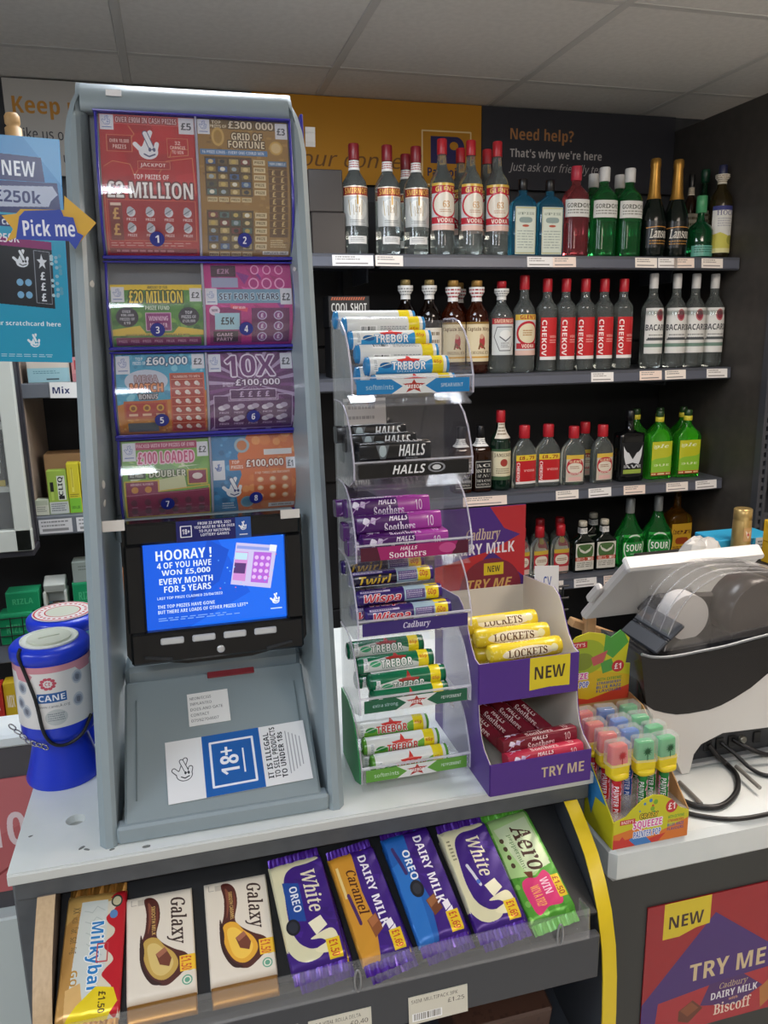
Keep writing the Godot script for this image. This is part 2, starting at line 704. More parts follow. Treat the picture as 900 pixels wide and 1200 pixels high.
# The till counter and what stands on it were laid out round the counter's own corner; here that corner is put in its place.
func settle_till() -> void:
	var corner := Vector3(0.477, 0.9, -0.74)
	var fix := Transform3D(Basis.from_scale(Vector3.ONE * 1.048), Vector3(0.4999, 0.8702, -0.7755)) * Transform3D(Basis.IDENTITY, -corner)
	for o in get_children():
		var base := String(o.name)
		for k in ["till_counter", "lolly_box", "squeeze_lolly", "ticket_printer", "black_lead", "grey_rod", "till_screen", "back_unit", "wooden_crate", "wire_basket", "plastic_bag", "jar_bottle", "blue_carton", "tobacco_pack", "price_note", "note_holder"]:
			if base.begins_with(k):
				o.transform = fix * o.transform

# ---------------------------------------------------------------- the scratchcard dispenser with its screen
const DISP := Vector3(0.0225, 0.95, -0.845)   # middle of its front foot


func disp_frame() -> Transform3D:   # the housing stands a little crooked
	return Transform3D(Basis(Vector3.RIGHT, Vector3(0.021, 1, 0), Vector3.BACK), DISP)


func rail(side: float) -> ArrayMesh:
	var s := Shape.new()
	var rings := []
	for h in [0.874, 0.871, 0.862, 0.845, 0.825, 0.8, 0.7, 0.6, 0.5, 0.4, 0.3, 0.2, 0.1, 0.03, 0.0]:
		var zf: float = -0.25 * h
		var xo := 0.144
		if h > 0.79:
			xo = 0.144 - 0.02 * pow((h - 0.79) / 0.084, 2.0)
			zf -= 0.022 * pow(maxf(0, h - 0.835) / 0.039, 2.0)
		var q := [Vector3(xo - 0.004, h, -0.262), Vector3(xo, h, -0.255), Vector3(xo, h, zf - 0.008), Vector3(xo - 0.007, h, zf), Vector3(0.129, h, zf), Vector3(0.1245, h, zf - 0.004), Vector3(0.117, h, minf(zf - 0.012, -0.222)), Vector3(0.117, h, -0.262)]
		if side < 0:
			for k in q.size():
				q[k].x = -q[k].x
		else:
			q.reverse()
		rings.append(q)
	var n: int = rings[0].size()
	for k in n:   # flat strips, so that the edges of the moulding stay crisp
		var strip := []
		for r in rings:
			strip.append([r[k], r[(k + 1) % n]])
		s.grid(strip, Rect2(0, 0, 1, 1), k + 2)
	s.fan(rings[0], true)
	s.fan(rings[-1], false)
	return s.done()


func pocket_curve(y0: float, y1: float, off: float) -> Callable:   # bellied front of a ticket pocket
	return func(u: float, v: float) -> Vector3:
		var bulge := 0.019 * pow(sin(PI * pow(v, 1.35)), 0.8) if v > 0 and v < 1 else 0.0
		return Vector3(lerpf(-0.1055, 0.1215, u), lerpf(y1, y0, v), -0.214 + off + bulge)


func disc_print(n: int) -> Dictionary:
	var c := canvas(64, 64, "27308c")
	c.t(str(n), 37, 25, 26, 50, "f4f4fa")
	return ink(c)


func dispenser() -> void:
	var t := disp_frame()
	var o := thing("ticket_dispenser", "tall grey plastic scratchcard dispenser with built-in screen, standing on white counter", "dispenser")
	o.transform = t
	var grey := mat("housing_grey", "8f9da3", 0.38)
	var dark := mat("housing_dark", "2b2f33", 0.45)
	piece(o, "side_rail", rail(-1), grey)
	piece(o, "side_rail", rail(1), grey)
	# top bridge, rounded to the front
	var s := Shape.new()
	var rows := []
	for q in [[0.836, -0.222], [0.836, -0.213], [0.84, -0.2095], [0.85, -0.2105], [0.86, -0.2165], [0.868, -0.226], [0.8735, -0.24], [0.875, -0.262]]:
		rows.push_front([Vector3(-0.1235, q[0], q[1]), Vector3(0.1235, q[0], q[1])])
	s.grid(rows, Rect2(0, 0, 1, 1), 1)
	s.quad(Vector3(0.1235, 0.836, -0.262), Vector3(-0.1235, 0.836, -0.262), Vector3(-0.1235, 0.875, -0.262), Vector3(0.1235, 0.875, -0.262))
	s.quad(Vector3(-0.1235, 0.836, -0.262), Vector3(0.1235, 0.836, -0.262), Vector3(0.1235, 0.836, -0.222), Vector3(-0.1235, 0.836, -0.222))
	piece(o, "top_bridge", s.done(), grey)
	piece(o, "back_panel", block(Vector3(0.234, 0.51, 0.03), 0.002), mat("pocket_back", "8a8f95", 0.5), Vector3(0, 0.587, -0.245))
	piece(o, "crossbar", block(Vector3(0.234, 0.03, 0.06), 0.004), grey, Vector3(0.0, 0.328, -0.22))
	# foot and sloping ticket tray
	piece(o, "foot_bar", blocks([[Vector3(0, 0.011, -0.012), Vector3(0.249, 0.022, 0.02)], [Vector3(0, 0.006, -0.13), Vector3(0.24, 0.012, 0.21)]], 0.003), grey)
	s = Shape.new()
	var la := Vector3(-0.116, 0.018, -0.008)
	var lb := Vector3(-0.116, 0.132, -0.155)
	var up := (lb - la).normalized()
	var nrm := Vector3(0, -up.z, up.y).normalized()
	if nrm.z < 0:
		nrm = -nrm
	var lid := Basis(Vector3.RIGHT, up, nrm)
	var lid_mid := (la + lb) / 2 + Vector3(0.116, 0, 0)
	piece(o, "tray_lid", block(Vector3(0.232, 0.186, 0.008), 0.003), mat("lid_grey", "8b989c", 0.2), lid_mid, lid)
	piece(o, "lid_step", blocks([[Vector3(-0.102, 0, 0.0045), Vector3(0.0016, 0.13, 0.002)], [Vector3(0.102, 0, 0.0045), Vector3(0.0016, 0.13, 0.002)]]), mat("lid_line", "667478", 0.4), lid_mid, lid)
	piece(o, "cable_cover", block(Vector3(0.232, 0.035, 0.06), 0.006), grey, Vector3(0, 0.132, -0.19))
	piece(o, "warning_strip", block(Vector3(0.062, 0.009, 0.003), 0.001), mat("dark_red", "7d2029", 0.4), lid_mid + lid * Vector3(0.02, 0.0885, 0.005), lid, "dark red strip")
	var c := canvas(300, 260, "e9eae8")
	for k in 5:
		c.t(["NEON/ECIGS", "IMPLANTED", "DOES AND GATE", "CONTACT", "07592704607"][k], 6, 12 + k * 17, [52, 52, 78, 44, 66][k], 8.5, "55585c", "n")
	piece(o, "note", card(0.052, 0.045, 0.001, ink(c)), print_mat(ink(c)), lid_mid + lid * Vector3(-0.012, 0.042, 0.0052), lid * rz(1.5), "white typed note")
	c = canvas(600, 260, "e6e8e9")
	c.r(25.5, 0, 41, 100, "1b5fae")
	c.l([31, 14, 61, 14, 61, 86, 31, 86], 1.6, "e8eef6", true)
	c.t("18", 37, 38, 13, 32, "eef3fa", "b", 3)
	c.t("+", 38, 24, 8, 14, "eef3fa", "b", 3)
	c.r(53, 30, 1.2, 40, "eef3fa")
	c.hand(12, 50, 15, "30343a", "e6e8e9", 0.035)
	c.hand(12, 50, 15, "e6e8e9", "30343a")
	c.t("IT IS ILLEGAL", 69, 12, 4, 76, "2b2e33", "b", 3)
	c.t("TO SELL PRODUCTS", 74, 4, 4, 84, "2b2e33", "b", 3)
	c.t("TO UNDER 18s", 79, 14, 4, 76, "2b2e33", "b", 3)
	for k in 5:
		c.r(85 + k * 2.4, 14 + 3 * k, 0.7, 72 - 6 * k, "9a9da2")
	var st := ink(c)
	piece(o, "age_sticker", card(0.174, 0.078, 0.001, st), print_mat(st, "gloss"), lid_mid + lid * Vector3(0.02, -0.035, 0.0055), lid * rz(1.5), "long blue and white age-limit sticker")
	# pockets
	var acry := pane("pocket_acrylic", "eeeeff", 0.02, 0.03)
	var trim := mat("pocket_trim", "3a36a0", 0.2, 0.0)
	var span := [[0.670, 0.834], [0.561, 0.664], [0.451, 0.555], [0.340, 0.446]]
	var n := 0
	for k in 4:
		var y0: float = span[k][0]
		var y1: float = span[k][1]
		var f := pocket_curve(y0, y1, 0.012)
		var pk := piece(o, "ticket_pocket", sheet(f, 6, 12, 0.0018, Rect2(0, 0, 1, 1)), acry)
		var edge := Shape.new()
		var left := []
		var right := []
		for i in 13:
			left.append(f.call(0, i / 12.0) + Vector3(-0.001, 0, -0.001))
			right.append(f.call(1, i / 12.0) + Vector3(0.001, 0, -0.001))
		edge.tube(left, 0.0018, 6)
		edge.tube(right, 0.0018, 6)
		edge.box(Vector3(0.007, y0 - 0.0005, -0.206), Vector3(0.233, 0.004, 0.022), 0.001)
		edge.box(Vector3(0.007, y1 + 0.0005, -0.206), Vector3(0.233, 0.002, 0.016), 0.0005)
		piece(pk, "trim", edge.done(), trim)
		piece(pk, "divider", sheet(func(u: float, v: float) -> Vector3: return f.call(0.5 + (u - 0.5) * 0.012, v) + Vector3(0, 0, 0.0004), 1, 12, 0.001, Rect2(0, 0, 1, 1)), pane("divider_acrylic", "d8d8ee", 0.35, 0.1))
		for side in 2:
			n += 1
			var pr: Dictionary = [ticket_1, ticket_2, ticket_3, ticket_4, ticket_5, ticket_6, ticket_7, ticket_8][n - 1].call()
			var lo: float = [0.01, 0.508][side]
			var hi: float = [0.492, 0.992][side]
			var v0: float = [0.01, 0.26, 0.02, 0.03][k]
			if n == 4 or n == 8:
				v0 = 0.0
			var g := pocket_curve(y0, y1, 0.008)
			var fs := func(u: float, v: float) -> Vector3: return g.call(lerpf(lo, hi, u), lerpf(v0, 0.985, v))
			var what: String = ["large red scratchcard with a two million top prize", "large golden scratchcard printed with a grid of pictures", "green and yellow scratchcard behind the pocket numbered three", "pink scratchcard with a blue banner behind pocket number four", "light blue scratchcard with orange panels behind number five", "purple scratchcard with white rays headed 10X", "green scratchcard with a maroon panel behind number seven", "orange scratchcard with a blue edge behind number eight"][n - 1]
			var ticket := lone("scratchcard", what, "scratchcard", sheet(fs, 4, 12, 0.0006, pr.uv), print_mat(pr, "card"), Vector3.ZERO, Basis.IDENTITY, "scratchcards in the dispenser")
			ticket.transform = t
			var dv: float = [0.875, 0.79, 0.81, 0.79][k]
			var du: float = lerpf(lo, hi, [[0.54, 0.47], [0.49, 0.45], [0.48, 0.50], [0.49, 0.50]][k][side])
			var dp := disc_print(n)
			var m: Vector3 = f.call(du, dv)
			var tilt := 0.0
			var d: Vector3 = f.call(du, dv + 0.02) - f.call(du, dv - 0.02)
			tilt = atan2(-d.z, -d.y)
			var ds := Shape.new()
			ds.extrude(round_poly(0.0088, 24), Transform3D.IDENTITY, 0.0008, part_of(dp.uv, 0, 0, 100, 100))
			piece(pk, "number_disc", ds.done(), print_mat(dp, "gloss"), m + Vector3(0, 0, 0.0012), rx(rad_to_deg(tilt)))
	screen_unit(o)
	piece(o, "side_plate", block(Vector3(0.004, 0.16, 0.02), 0.001), trim, Vector3(0.148, 0.775, -0.258), rz(2.0), "purple side plate")
	piece(o, "side_label", blocks([[Vector3(0, 0, 0), Vector3(0.013, 0.024, 0.001)], [Vector3(0, 0.006, 0.0008), Vector3(0.013, 0.0016, 0.0008)], [Vector3(0, -0.006, 0.0008), Vector3(0.013, 0.0016, 0.0008)]]), mat("label_white", "dcdcda", 0.5), Vector3(0.157, 0.828, -0.25), Basis.IDENTITY, "small white ridged tab")
	# scraps of tape and torn stickers on the rails
	var tape := mat("paper_scrap", "d9dad6", 0.7)
	for q in [[-0.12, 0.637, 0.017, 0.007, 2], [-0.119, 0.402, 0.012, 0.011, -3], [-0.119, 0.38, 0.011, 0.007, 20], [0.122, 0.655, 0.012, 0.005, -8]]:
		var inner: bool = absf(q[0]) < 0.13
		piece(o, "paper_scrap", scrap(q[2], q[3], int(q[1] * 1000)), tape, Vector3(q[0] * (1.003 if inner else 1.0), q[1], -0.25 * q[1] + (-0.05 if inner else 0.0012)) if not inner else Vector3(signf(q[0]) * 0.1217, q[1], lerpf(-0.25 * q[1], -0.222, 0.25)), (ry(-80.0 * signf(q[0])) if inner else rx(-14.0)) * rz(q[4]), "torn scrap of white sticker")
	for q in [[-0.112, 0.357, 0.026, 0.013], [0.098, 0.356, 0.024, 0.011]]:
		piece(o, "tape", block(Vector3(q[2], q[3], 0.001)), mat("masking_tape", "d8d3cb", 0.6), Vector3(q[0], q[1], -0.1005), rx(-5.0), "piece of pale tape")
	piece(o, "tape", block(Vector3(0.018, 0.010, 0.001)), mat("wall_label", "e9e9e9", 0.5), Vector3(-0.085, 0.8575, -0.2135), rx(-36.0), "small clear round scrap")


func round_poly(r: float, n: int) -> PackedVector2Array:
	var q := PackedVector2Array()
	for k in n:
		q.append(Vector2.from_angle(k * TAU / n) * r)
	return q


func scrap(w: float, h: float, sd: int) -> ArrayMesh:
	var g := RandomNumberGenerator.new()
	g.seed = sd
	var q := PackedVector2Array()
	for k in 9:
		var a := k * TAU / 9
		q.append(Vector2(cos(a) * w, sin(a) * h) * g.randf_range(0.42, 0.62))
	var s := Shape.new()
	s.extrude(q, Transform3D.IDENTITY, 0.0006)
	return s.done()


func screen_unit(o: Node3D) -> void:
	var b := rx(-6.0)
	var at := Vector3(0.005, 0.264, -0.108)
	var black := mat("bezel_black", "0d0e10", 0.22)
	var s := Shape.new()
	# frame: outline with rounded corners and a bowed lower edge, screen opening left free
	var outer := pts([-0.106, 0.091, 0.106, 0.091, 0.110, 0.086, 0.112, -0.072, 0.106, -0.082, 0.07, -0.087, 0.04, -0.092, -0.04, -0.092, -0.07, -0.087, -0.106, -0.084, -0.112, -0.074, -0.110, 0.086])
	s.extrude(outer, Transform3D(Basis.IDENTITY, Vector3(0, 0, -0.018)), 0.022)
	var unit := piece(o, "monitor", s.done(), black, at, b, "black monitor casing")
	s = Shape.new()
	for q in [[Vector3(0, 0.0775, 0), Vector3(0.212, 0.027, 0.02)], [Vector3(-0.097, 0.01, 0), Vector3(0.022, 0.11, 0.02)], [Vector3(0.097, 0.01, 0), Vector3(0.022, 0.11, 0.02)], [Vector3(0, -0.064, 0), Vector3(0.212, 0.04, 0.02)]]:
		s.box(q[0], q[1], 0.003)
	piece(unit, "bezel", s.done(), black, Vector3(0, 0, 0))
	var p := screen_print()
	var m: StandardMaterial3D = mat("lit_screen", "101010", 0.15)
	m.emission_enabled = true
	m.emission_energy_multiplier = 0.85
	m.set_meta("screen", p.n)
	piece(unit, "screen", card(0.172, 0.108, 0.002, p), m, Vector3(0, 0.01, -0.004))
	var l := AreaLight3D.new()
	l.name = "screen_light"
	l.area_size = Vector2(0.168, 0.104)
	l.light_color = Color("3f7cf0")
	l.light_energy = 0.012
	l.area_range = 4.0
	l.shadow_enabled = true
	l.transform = o.transform * Transform3D(b, at) * Transform3D(ry(180.0), Vector3(0, 0.01, 0.0125))
	add_child(l)
	for k in 4:
		piece(unit, "button", block(Vector3(0.028, 0.0085, 0.004), 0.0015), mat("button_silver", "d2d5d6", 0.25, 0.3), Vector3(-0.057 + 0.038 * k, -0.056, 0.0115), Basis.IDENTITY, "silver button")
	piece(unit, "badge", lathe([[0.003, 0.0012], [0.0048, 0.0008], [0.005, 0]], 20), mat("badge_silver", "d0d2d4", 0.25, 0.6), Vector3(0.001, -0.0735, 0.010), rx(90.0), "small round silver badge")
	s = Shape.new()
	for x in [-1, 1]:
		s.box(Vector3(0.074 * x, -0.0765, 0.0102), Vector3(0.034, 0.004, 0.003), 0.001, {}, Rect2(), rz(9.0 * x))
	piece(unit, "lower_lip", s.done(), mat("lip_gloss", "2a2d31", 0.12))
	var c := canvas(480, 140, "1f2166")
	c.l([6, 25, 20, 25, 20, 75, 6, 75], 1.4, "eeeef6", true)
	c.t("18+", 8, 38, 10, 24, "f2f2fa")
	for k in 4:
		c.t(["FROM 22 APRIL 2021", "YOU MUST BE 18 OR OVER", "TO PLAY NATIONAL", "LOTTERY GAMES"][k], [29, 24, 30, 32][k], 10 + 18 * k, [44, 54, 42, 38][k], 13, "eeeef8")
	c.r(79, 0, 21, 100, "2b58a8")
	c.hand(89.5, 42, 12, "f4f6fa", "2b58a8")
	c.r(84, 80, 11, 5, "dfe6f0")
	var sp := ink(c)
	piece(unit, "age_notice", card(0.09, 0.0262, 0.001, sp), print_mat(sp, "gloss"), Vector3(-0.0005, 0.0775, 0.0108), Basis.IDENTITY, "navy age-limit notice")


func screen_print() -> Dictionary:
	var c := canvas(720, 450, "0f5ce0")
	c.p([52, 0, 100, 0, 100, 100, 30, 100, 74, 66], "1a6cf0")
	c.p([45, 0, 60, 14, 52, 50, 30, 72], "0d50cc")
	for k in 5:
		c.t(["HOORAY !", "4 OF YOU HAVE", "WON £5,000", "EVERY MONTH", "FOR 5 YEARS"][k], [8.5, 9, 12, 10, 13][k], [9, 23, 32, 41.5, 50.5][k], [39, 38, 34, 37.5, 33][k], [12, 7, 7, 7, 7.5][k], "eef5ff")
	c.t("LAST TOP PRIZE CLAIMED 23/04/2022", 8, 62.5, 46, 3.2, "dfeaff")
	c.t("THE TOP PRIZES HAVE GONE", 8, 72, 40, 4, "e6efff")
	c.t("BUT THERE ARE LOADS OF OTHER PRIZES LEFT*", 8, 78, 64, 4.2, "e6efff")
	c.lines(8, 87, 60, 5, 2, "7fa8f2")
	c.p([65.5, 6.5, 95, 14, 89, 64, 60, 55], "cfc7f0")
	c.p([66, 10, 92, 16.5, 91.6, 20, 65.5, 13.5], "8fa0e8")
	c.p([90, 12, 95, 13.5, 94, 21, 89, 19.5], "f0f4ff")
	c.p([65, 17, 74, 19, 70.5, 53, 61.5, 50], "d58fd8")
	c.p([64.8, 18, 73.5, 20, 72.6, 28, 63.9, 26], "bfe4f4")
	c.p([63.8, 30, 72, 32, 70.5, 44, 62.4, 42], "5a3a78")
	c.p([78, 19, 91, 22, 87, 58, 74.5, 54.5], "b866dc")
	for i in 3:
		for j in 4:
			c.e(79.8 + 4.2 * i - 0.9 * j, 26 + 7.6 * j + 1.1 * i, 1.5, 2.4, "e7c2f6")
	c.hand(92.5, 77, 8, "f6f9ff", "1a6cf0")
	c.r(88.5, 88, 8.5, 1.4, "cfe0ff")
	for k in 18:
		var x := rng.randf_range(52, 99)
		var y := rng.randf_range(2, 60)
		c.e(x, y, 0.5, 0.9, ["5aa0ff", "d86fae", "9fd0ff"][k % 3])
	return ink(c)


func price(c: Canvas, s: String, x := 82.0, y := 1.0, w := 17.0, h := 16.0) -> void:
	c.r(x, y, w, h, "dfe0e8")
	c.t(s, x + w * 0.16, y + h * 0.3, w * 0.66, h * 0.44, "3a3d4a")


func badge(c: Canvas, x := 1.0, y := 1.0, w := 15.0, h := 18.0) -> void:
	c.r(x, y, w, h, "e0e3ee")
	c.hand(x + w * 0.5, y + h * 0.4, w * 0.62, "4a68b0", "e0e3ee", 0.05)
	c.hand(x + w * 0.5, y + h * 0.4, w * 0.62, "e6e9f4", "4a68b0")
	c.r(x + w * 0.15, y + h * 0.8, w * 0.7, h * 0.05, "4a68b0")


func ticket_1() -> Dictionary:
	var c := canvas(420, 600, "b8161f")
	for k in 14:
		var x := rng.randf_range(0, 80)
		var y := rng.randf_range(2, 90)
		c.p([x, y, x + 22, y - 3, x + 26, y + 9, x + 6, y + 11], ["c41c26", "a9121c"][k % 2])
	for q in [[3, 38, 12, 34, 30, 36, 34, 44, 38, 40], [60, 42, 68, 33, 96, 30, 98, 56], [30, 8, 36, 14, 28, 20], [2, 58, 2, 96, 40, 97], [72, 30, 76, 22, 92, 24]]:
		c.l(q, 0.7, "d8905a")
	c.r(0, 0, 100, 7, "cf5a5c")
	c.t("OVER £90M IN CASH PRIZES", 17, 1.6, 64, 4.2, "e9c8c8", "b", 0, "7a1016", 0.8)
	badge(c, 1, 0.5, 14, 11)
	price(c, "£5", 83, 0.5, 16.5, 12)
	c.l([7, 15, 33, 15, 33, 27, 7, 27], 0.7, "cf8f62", true)
	c.r(8, 16, 24, 10, "98121a")
	c.t("OVER 18,000", 10, 18, 20, 3, "f0d8d0")
	c.t("PRIZES", 13, 22, 14, 3, "f0d8d0")
	c.l([70, 16, 92, 16, 92, 28, 70, 30], 0.7, "cf8f62", true)
	for k in 3:
		c.t(["32", "CHANCES", "TO WIN"][k], [78, 73, 75][k], 18 + 3.4 * k, [6, 16, 12][k], 2.6, "f2dcd6")
	c.hand(50, 22, 30, "eceff6", "47507c")
	c.r(38, 33.5, 34, 5.6, "a8131c")
	c.l([38, 33.5, 72, 33.5, 72, 39, 38, 39], 0.5, "d88a66", true)
	c.t("JACKPOT", 40.5, 34.7, 27, 3.4, "f3e3df")
	c.t("TOP PRIZES OF", 33, 43, 37, 3.6, "f6efee")
	c.t("£2 MILLION", 5, 48.5, 90, 11.5, "f7f4f2", "b", 0, "5c0a10", 1.5)
	c.r(4, 61.5, 93, 28, "a3121b")
	c.l([4, 61.5, 97, 61.5, 97, 89.5, 4, 89.5], 0.6, "d9764e", true)
	c.r(6, 63.5, 13, 26, "7a241a")
	c.r(7, 63.5, 11, 2, "e8d0c0")
	for j in 2:
		c.t("£", 9, 67 + 11 * j, 7, 8, "d8ab62")
		for i in 4:
			var x := 28.0 + 20 * i
			var y := 70.0 + 11 * j
			c.e(x, y, 4.6, 3.2, "dfe2ea")
			c.e(x - 1, y - 1, 3.4, 3, "b9c0cc")
			c.l([x - 4, y + 1, x + 3, y - 2], 0.8, "5b6476")
			c.t("PRIZE", x - 5, y + 4, 10, 1.8, "f0dede")
	c.lines(5, 91, 92, 3.4, 2, "d89a92", 0.35)
	c.r(3, 95, 94, 3.6, "8c1220")
	c.lines(10, 96, 80, 2.4, 1, "c0707a", 0.6)
	return ink(c)


func ticket_2() -> Dictionary:
	var c := canvas(420, 600, "9a7433")
	for k in 150:
		var x := rng.randf_range(0, 95)
		var y := rng.randf_range(0, 98)
		c.r(x, y, 5, 1.6, ["b08a44", "84612a", "8f6b2e", "a8823e"][k % 4])
	c.r(0, 0, 100, 7, "6e5424")
	c.t("TOP", 16, 1, 10, 2.4, "efe3c6")
	c.t("PRIZES OF", 14, 4, 18, 2.4, "efe3c6")
	c.t("£300 000", 34, 0.8, 50, 5.6, "e9ddc4", "b", 0, "4d3810", 1.0)
	badge(c, 0.5, 0.5, 13, 11)
	price(c, "£3", 86, 1, 13.5, 12)
	c.e(22, 13, 7, 7, "caa557")
	c.e(22, 13, 4.5, 5, "a88338")
	c.t("GRID OF", 37, 9.5, 34, 5.4, "eee2c4", "b", 0, "553c14", 1.2)
	c.t("FORTUNE", 33, 15.5, 40, 5.4, "eee2c4", "b", 0, "553c14", 1.2)
	c.disc(86, 20, 7.5, "c9a24e")
	c.disc(86, 20, 5.6, "dbc089")
	c.r(2, 22.5, 74, 4.2, "4f7fb4")
	c.t("16 PRIZE LINES - EVERY ONE COULD WIN", 4, 23.5, 68, 2.2, "e6eef6")
	for g in [29, 68]:
		var n: int = 5 if g == 29 else 5
		c.r(6, g - 1, 52, n * 5.6 + 1, "5d4520")
		for j in n:
			for i in 4:
				var x := 7.0 + 12.6 * i
				var y: float = g + 5.6 * j
				c.r(x, y, 11.4, 5.0, "3b2d18")
				c.r(x + 0.6, y + 0.5, 10.2, 4.0, ["8f7434", "4f6f6a", "6d5a35", "a58a48", "7a3a34", "3f5f8f", "54502f", "b09a62"][(i * 5 + j * 3 + int(g)) % 8])
				c.e(x + 5.7, y + 2.5, 2.8, 1.5, ["d8c48c", "2f3030", "c8b060", "e6e2d2", "9fb0b8"][(i + 2 * j) % 5])
		for j in n:
			c.r(59.5, g + 5.6 * j + 0.5, 13, 4, "dccba0")
			c.t("PRIZE", 61, g + 5.6 * j + 1.4, 10, 2, "6a5326")
		for i in 4:
			c.r(7.5 + 12.6 * i, g + n * 5.6 + 0.8, 10.6, 3.4, "d4c294")
			c.t("PRIZE", 8.4 + 12.6 * i, g + n * 5.6 + 1.6, 9, 1.8, "6a5326")
	c.r(76, 30, 21, 56, "604117")
	c.r(76, 30, 21, 4, "54789e")
	c.t("YOUR SYMBOLS", 77.5, 31, 18, 2, "e6eef4")
	for j in 9:
		c.r(76, 36 + 5.4 * j, 21, 0.4, "a5803a")
		for i in 2:
			c.t("£", 79.5 + 10 * i, 36.8 + 5.4 * j, 4, 3.6, "d6bb78")
	c.lines(77, 88, 18, 6, 4, "e0cfa0", 0.4)
	c.r(68, 96, 30, 2.6, "e6e3dc")
	c.t("DUPLICATE ONLY", 70, 96.5, 26, 1.6, "5a5a5a")
	return ink(c)


func ticket_3() -> Dictionary:
	var c := canvas(420, 320, "4d8a35")
	for k in 46:
		var x := rng.randf_range(0, 96)
		var y := rng.randf_range(20, 90)
		c.e(x, y, 4, 5, ["5f9c3f", "3d7a2d", "79a84a", "2f6a2a"][k % 4])
	c.r(0, 0, 100, 9, "e9c92a")
	c.t("AMOUNT OF FUN", 40, 2, 22, 5, "5a5220")
	c.t("£20 MILLION", 20, 10, 58, 20, "f0d23c", "b", 0, "3b4a12", 1.6)
	c.r(36, 33, 28, 9, "2f6a2c")
	c.t("PRIZE FUND", 37, 34.5, 26, 6.5, "e6f0dc")
	c.disc(17, 52, 12, "2c2a3a")
	c.disc(84, 52, 11.5, "2c2a3a")
	for k in 4:
		c.t(["OVER", "100,000", "PRIZES OF", "£10"][k], [12, 10, 9, 13][k], 41 + 6 * k, [9, 14, 16, 7][k], 4.5, "d6d6e0")
	for k in 3:
		c.t(["TOP", "PRIZES OF", "£120,000"][k], [80, 76, 77][k], 43 + 7 * k, [8, 16, 14][k], 5, "d6d6e0")
	c.r(37, 46, 27, 28, "8e2a78")
	c.l([37, 46, 64, 46, 64, 74, 37, 74], 1, "d8a8cc", true)
	c.t("WINNING", 40, 51, 21, 7, "f0cfe8")
	c.t("NUMBER", 41, 62, 19, 7, "f0cfe8")
	c.p([0, 72, 30, 66, 36, 78, 66, 78, 72, 68, 100, 74, 100, 82, 0, 82], "e3c22e")
	c.t("MATCH ANY OF YOUR NUMBERS TO WIN", 14, 79.5, 70, 3.4, "5a5220")
	c.r(3, 85, 94, 13, "8a3a6a")
	for k in 7:
		c.t("PRIZE", 6 + 13 * k, 89, 9, 4, "d8b0c6")
	badge(c, 1, 4, 14, 24)
	price(c, "£2", 86, 6, 13, 22)
	return ink(c)


func ticket_4() -> Dictionary:
	var c := canvas(420, 440, "c02a86")
	for k in 22:
		var x := rng.randf_range(0, 80)
		var y := rng.randf_range(0, 70)
		c.p([x, y, x + 16, y + 5, x + 10, y + 16], ["d2409a", "a81f74", "e05ab0", "8c2a90"][k % 4])
	c.r(8, 3, 28, 14, "4a2a3e")
	c.t("£2K", 15, 7, 14, 6, "c090b0")
	c.r(8, 18, 30, 12, "a0a8c8")
	for i in 3:
		c.e(58 + 14 * i, 8, 5, 6, "f0a8d4")
		c.e(58 + 14 * i, 8, 3.5, 4.4, "c02a86")
		c.e(56 + 15 * i, 25, 6, 7, "f0a8d4")
		c.e(56 + 15 * i, 25, 4.4, 5.2, "b02480")
	c.r(4, 32, 82, 17, "6f9cb8")
	c.t("SET FOR 5 YEARS", 16, 37, 68, 8, "2e3a58", "b", 0, "c8dcea", 0.8)
	badge(c, 0.5, 31, 13, 20)
	price(c, "£2", 86, 31, 13.5, 20)
	c.r(4, 54, 36, 44, "8a2068")
	c.disc(10, 58, 6, "e8d8ea")
	c.t("NEW", 6.6, 56, 7, 3, "5a3a60")
	c.r(10, 61, 28, 20, "a8d4e4")
	c.t("£5K", 17, 66, 15, 9, "26323e")
	c.p([28, 50, 48, 55, 47, 60, 28, 55], "e04a6a")
	c.t("EVERY MONTH", 31, 53, 14, 3, "f8e8ee")
	c.r(8, 83, 28, 13, "3a2030")
	c.t("GAME", 12, 85, 18, 4, "d8b8cc")
	c.t("PARTY", 12, 90.5, 18, 4, "d8b8cc")
	c.r(52, 55, 44, 42, "6a1a5c")
	for i in 2:
		for j in 3:
			c.e(64 + 19 * i, 64 + 13 * j, 5.6, 5.4, "c8c0e0")
			c.e(64 + 19 * i, 64 + 13 * j, 4.4, 4.2, "8a3a88")
			c.t("£", 62.4 + 19 * i, 61.5 + 13 * j, 3.4, 5, "e8def0")
	return ink(c)


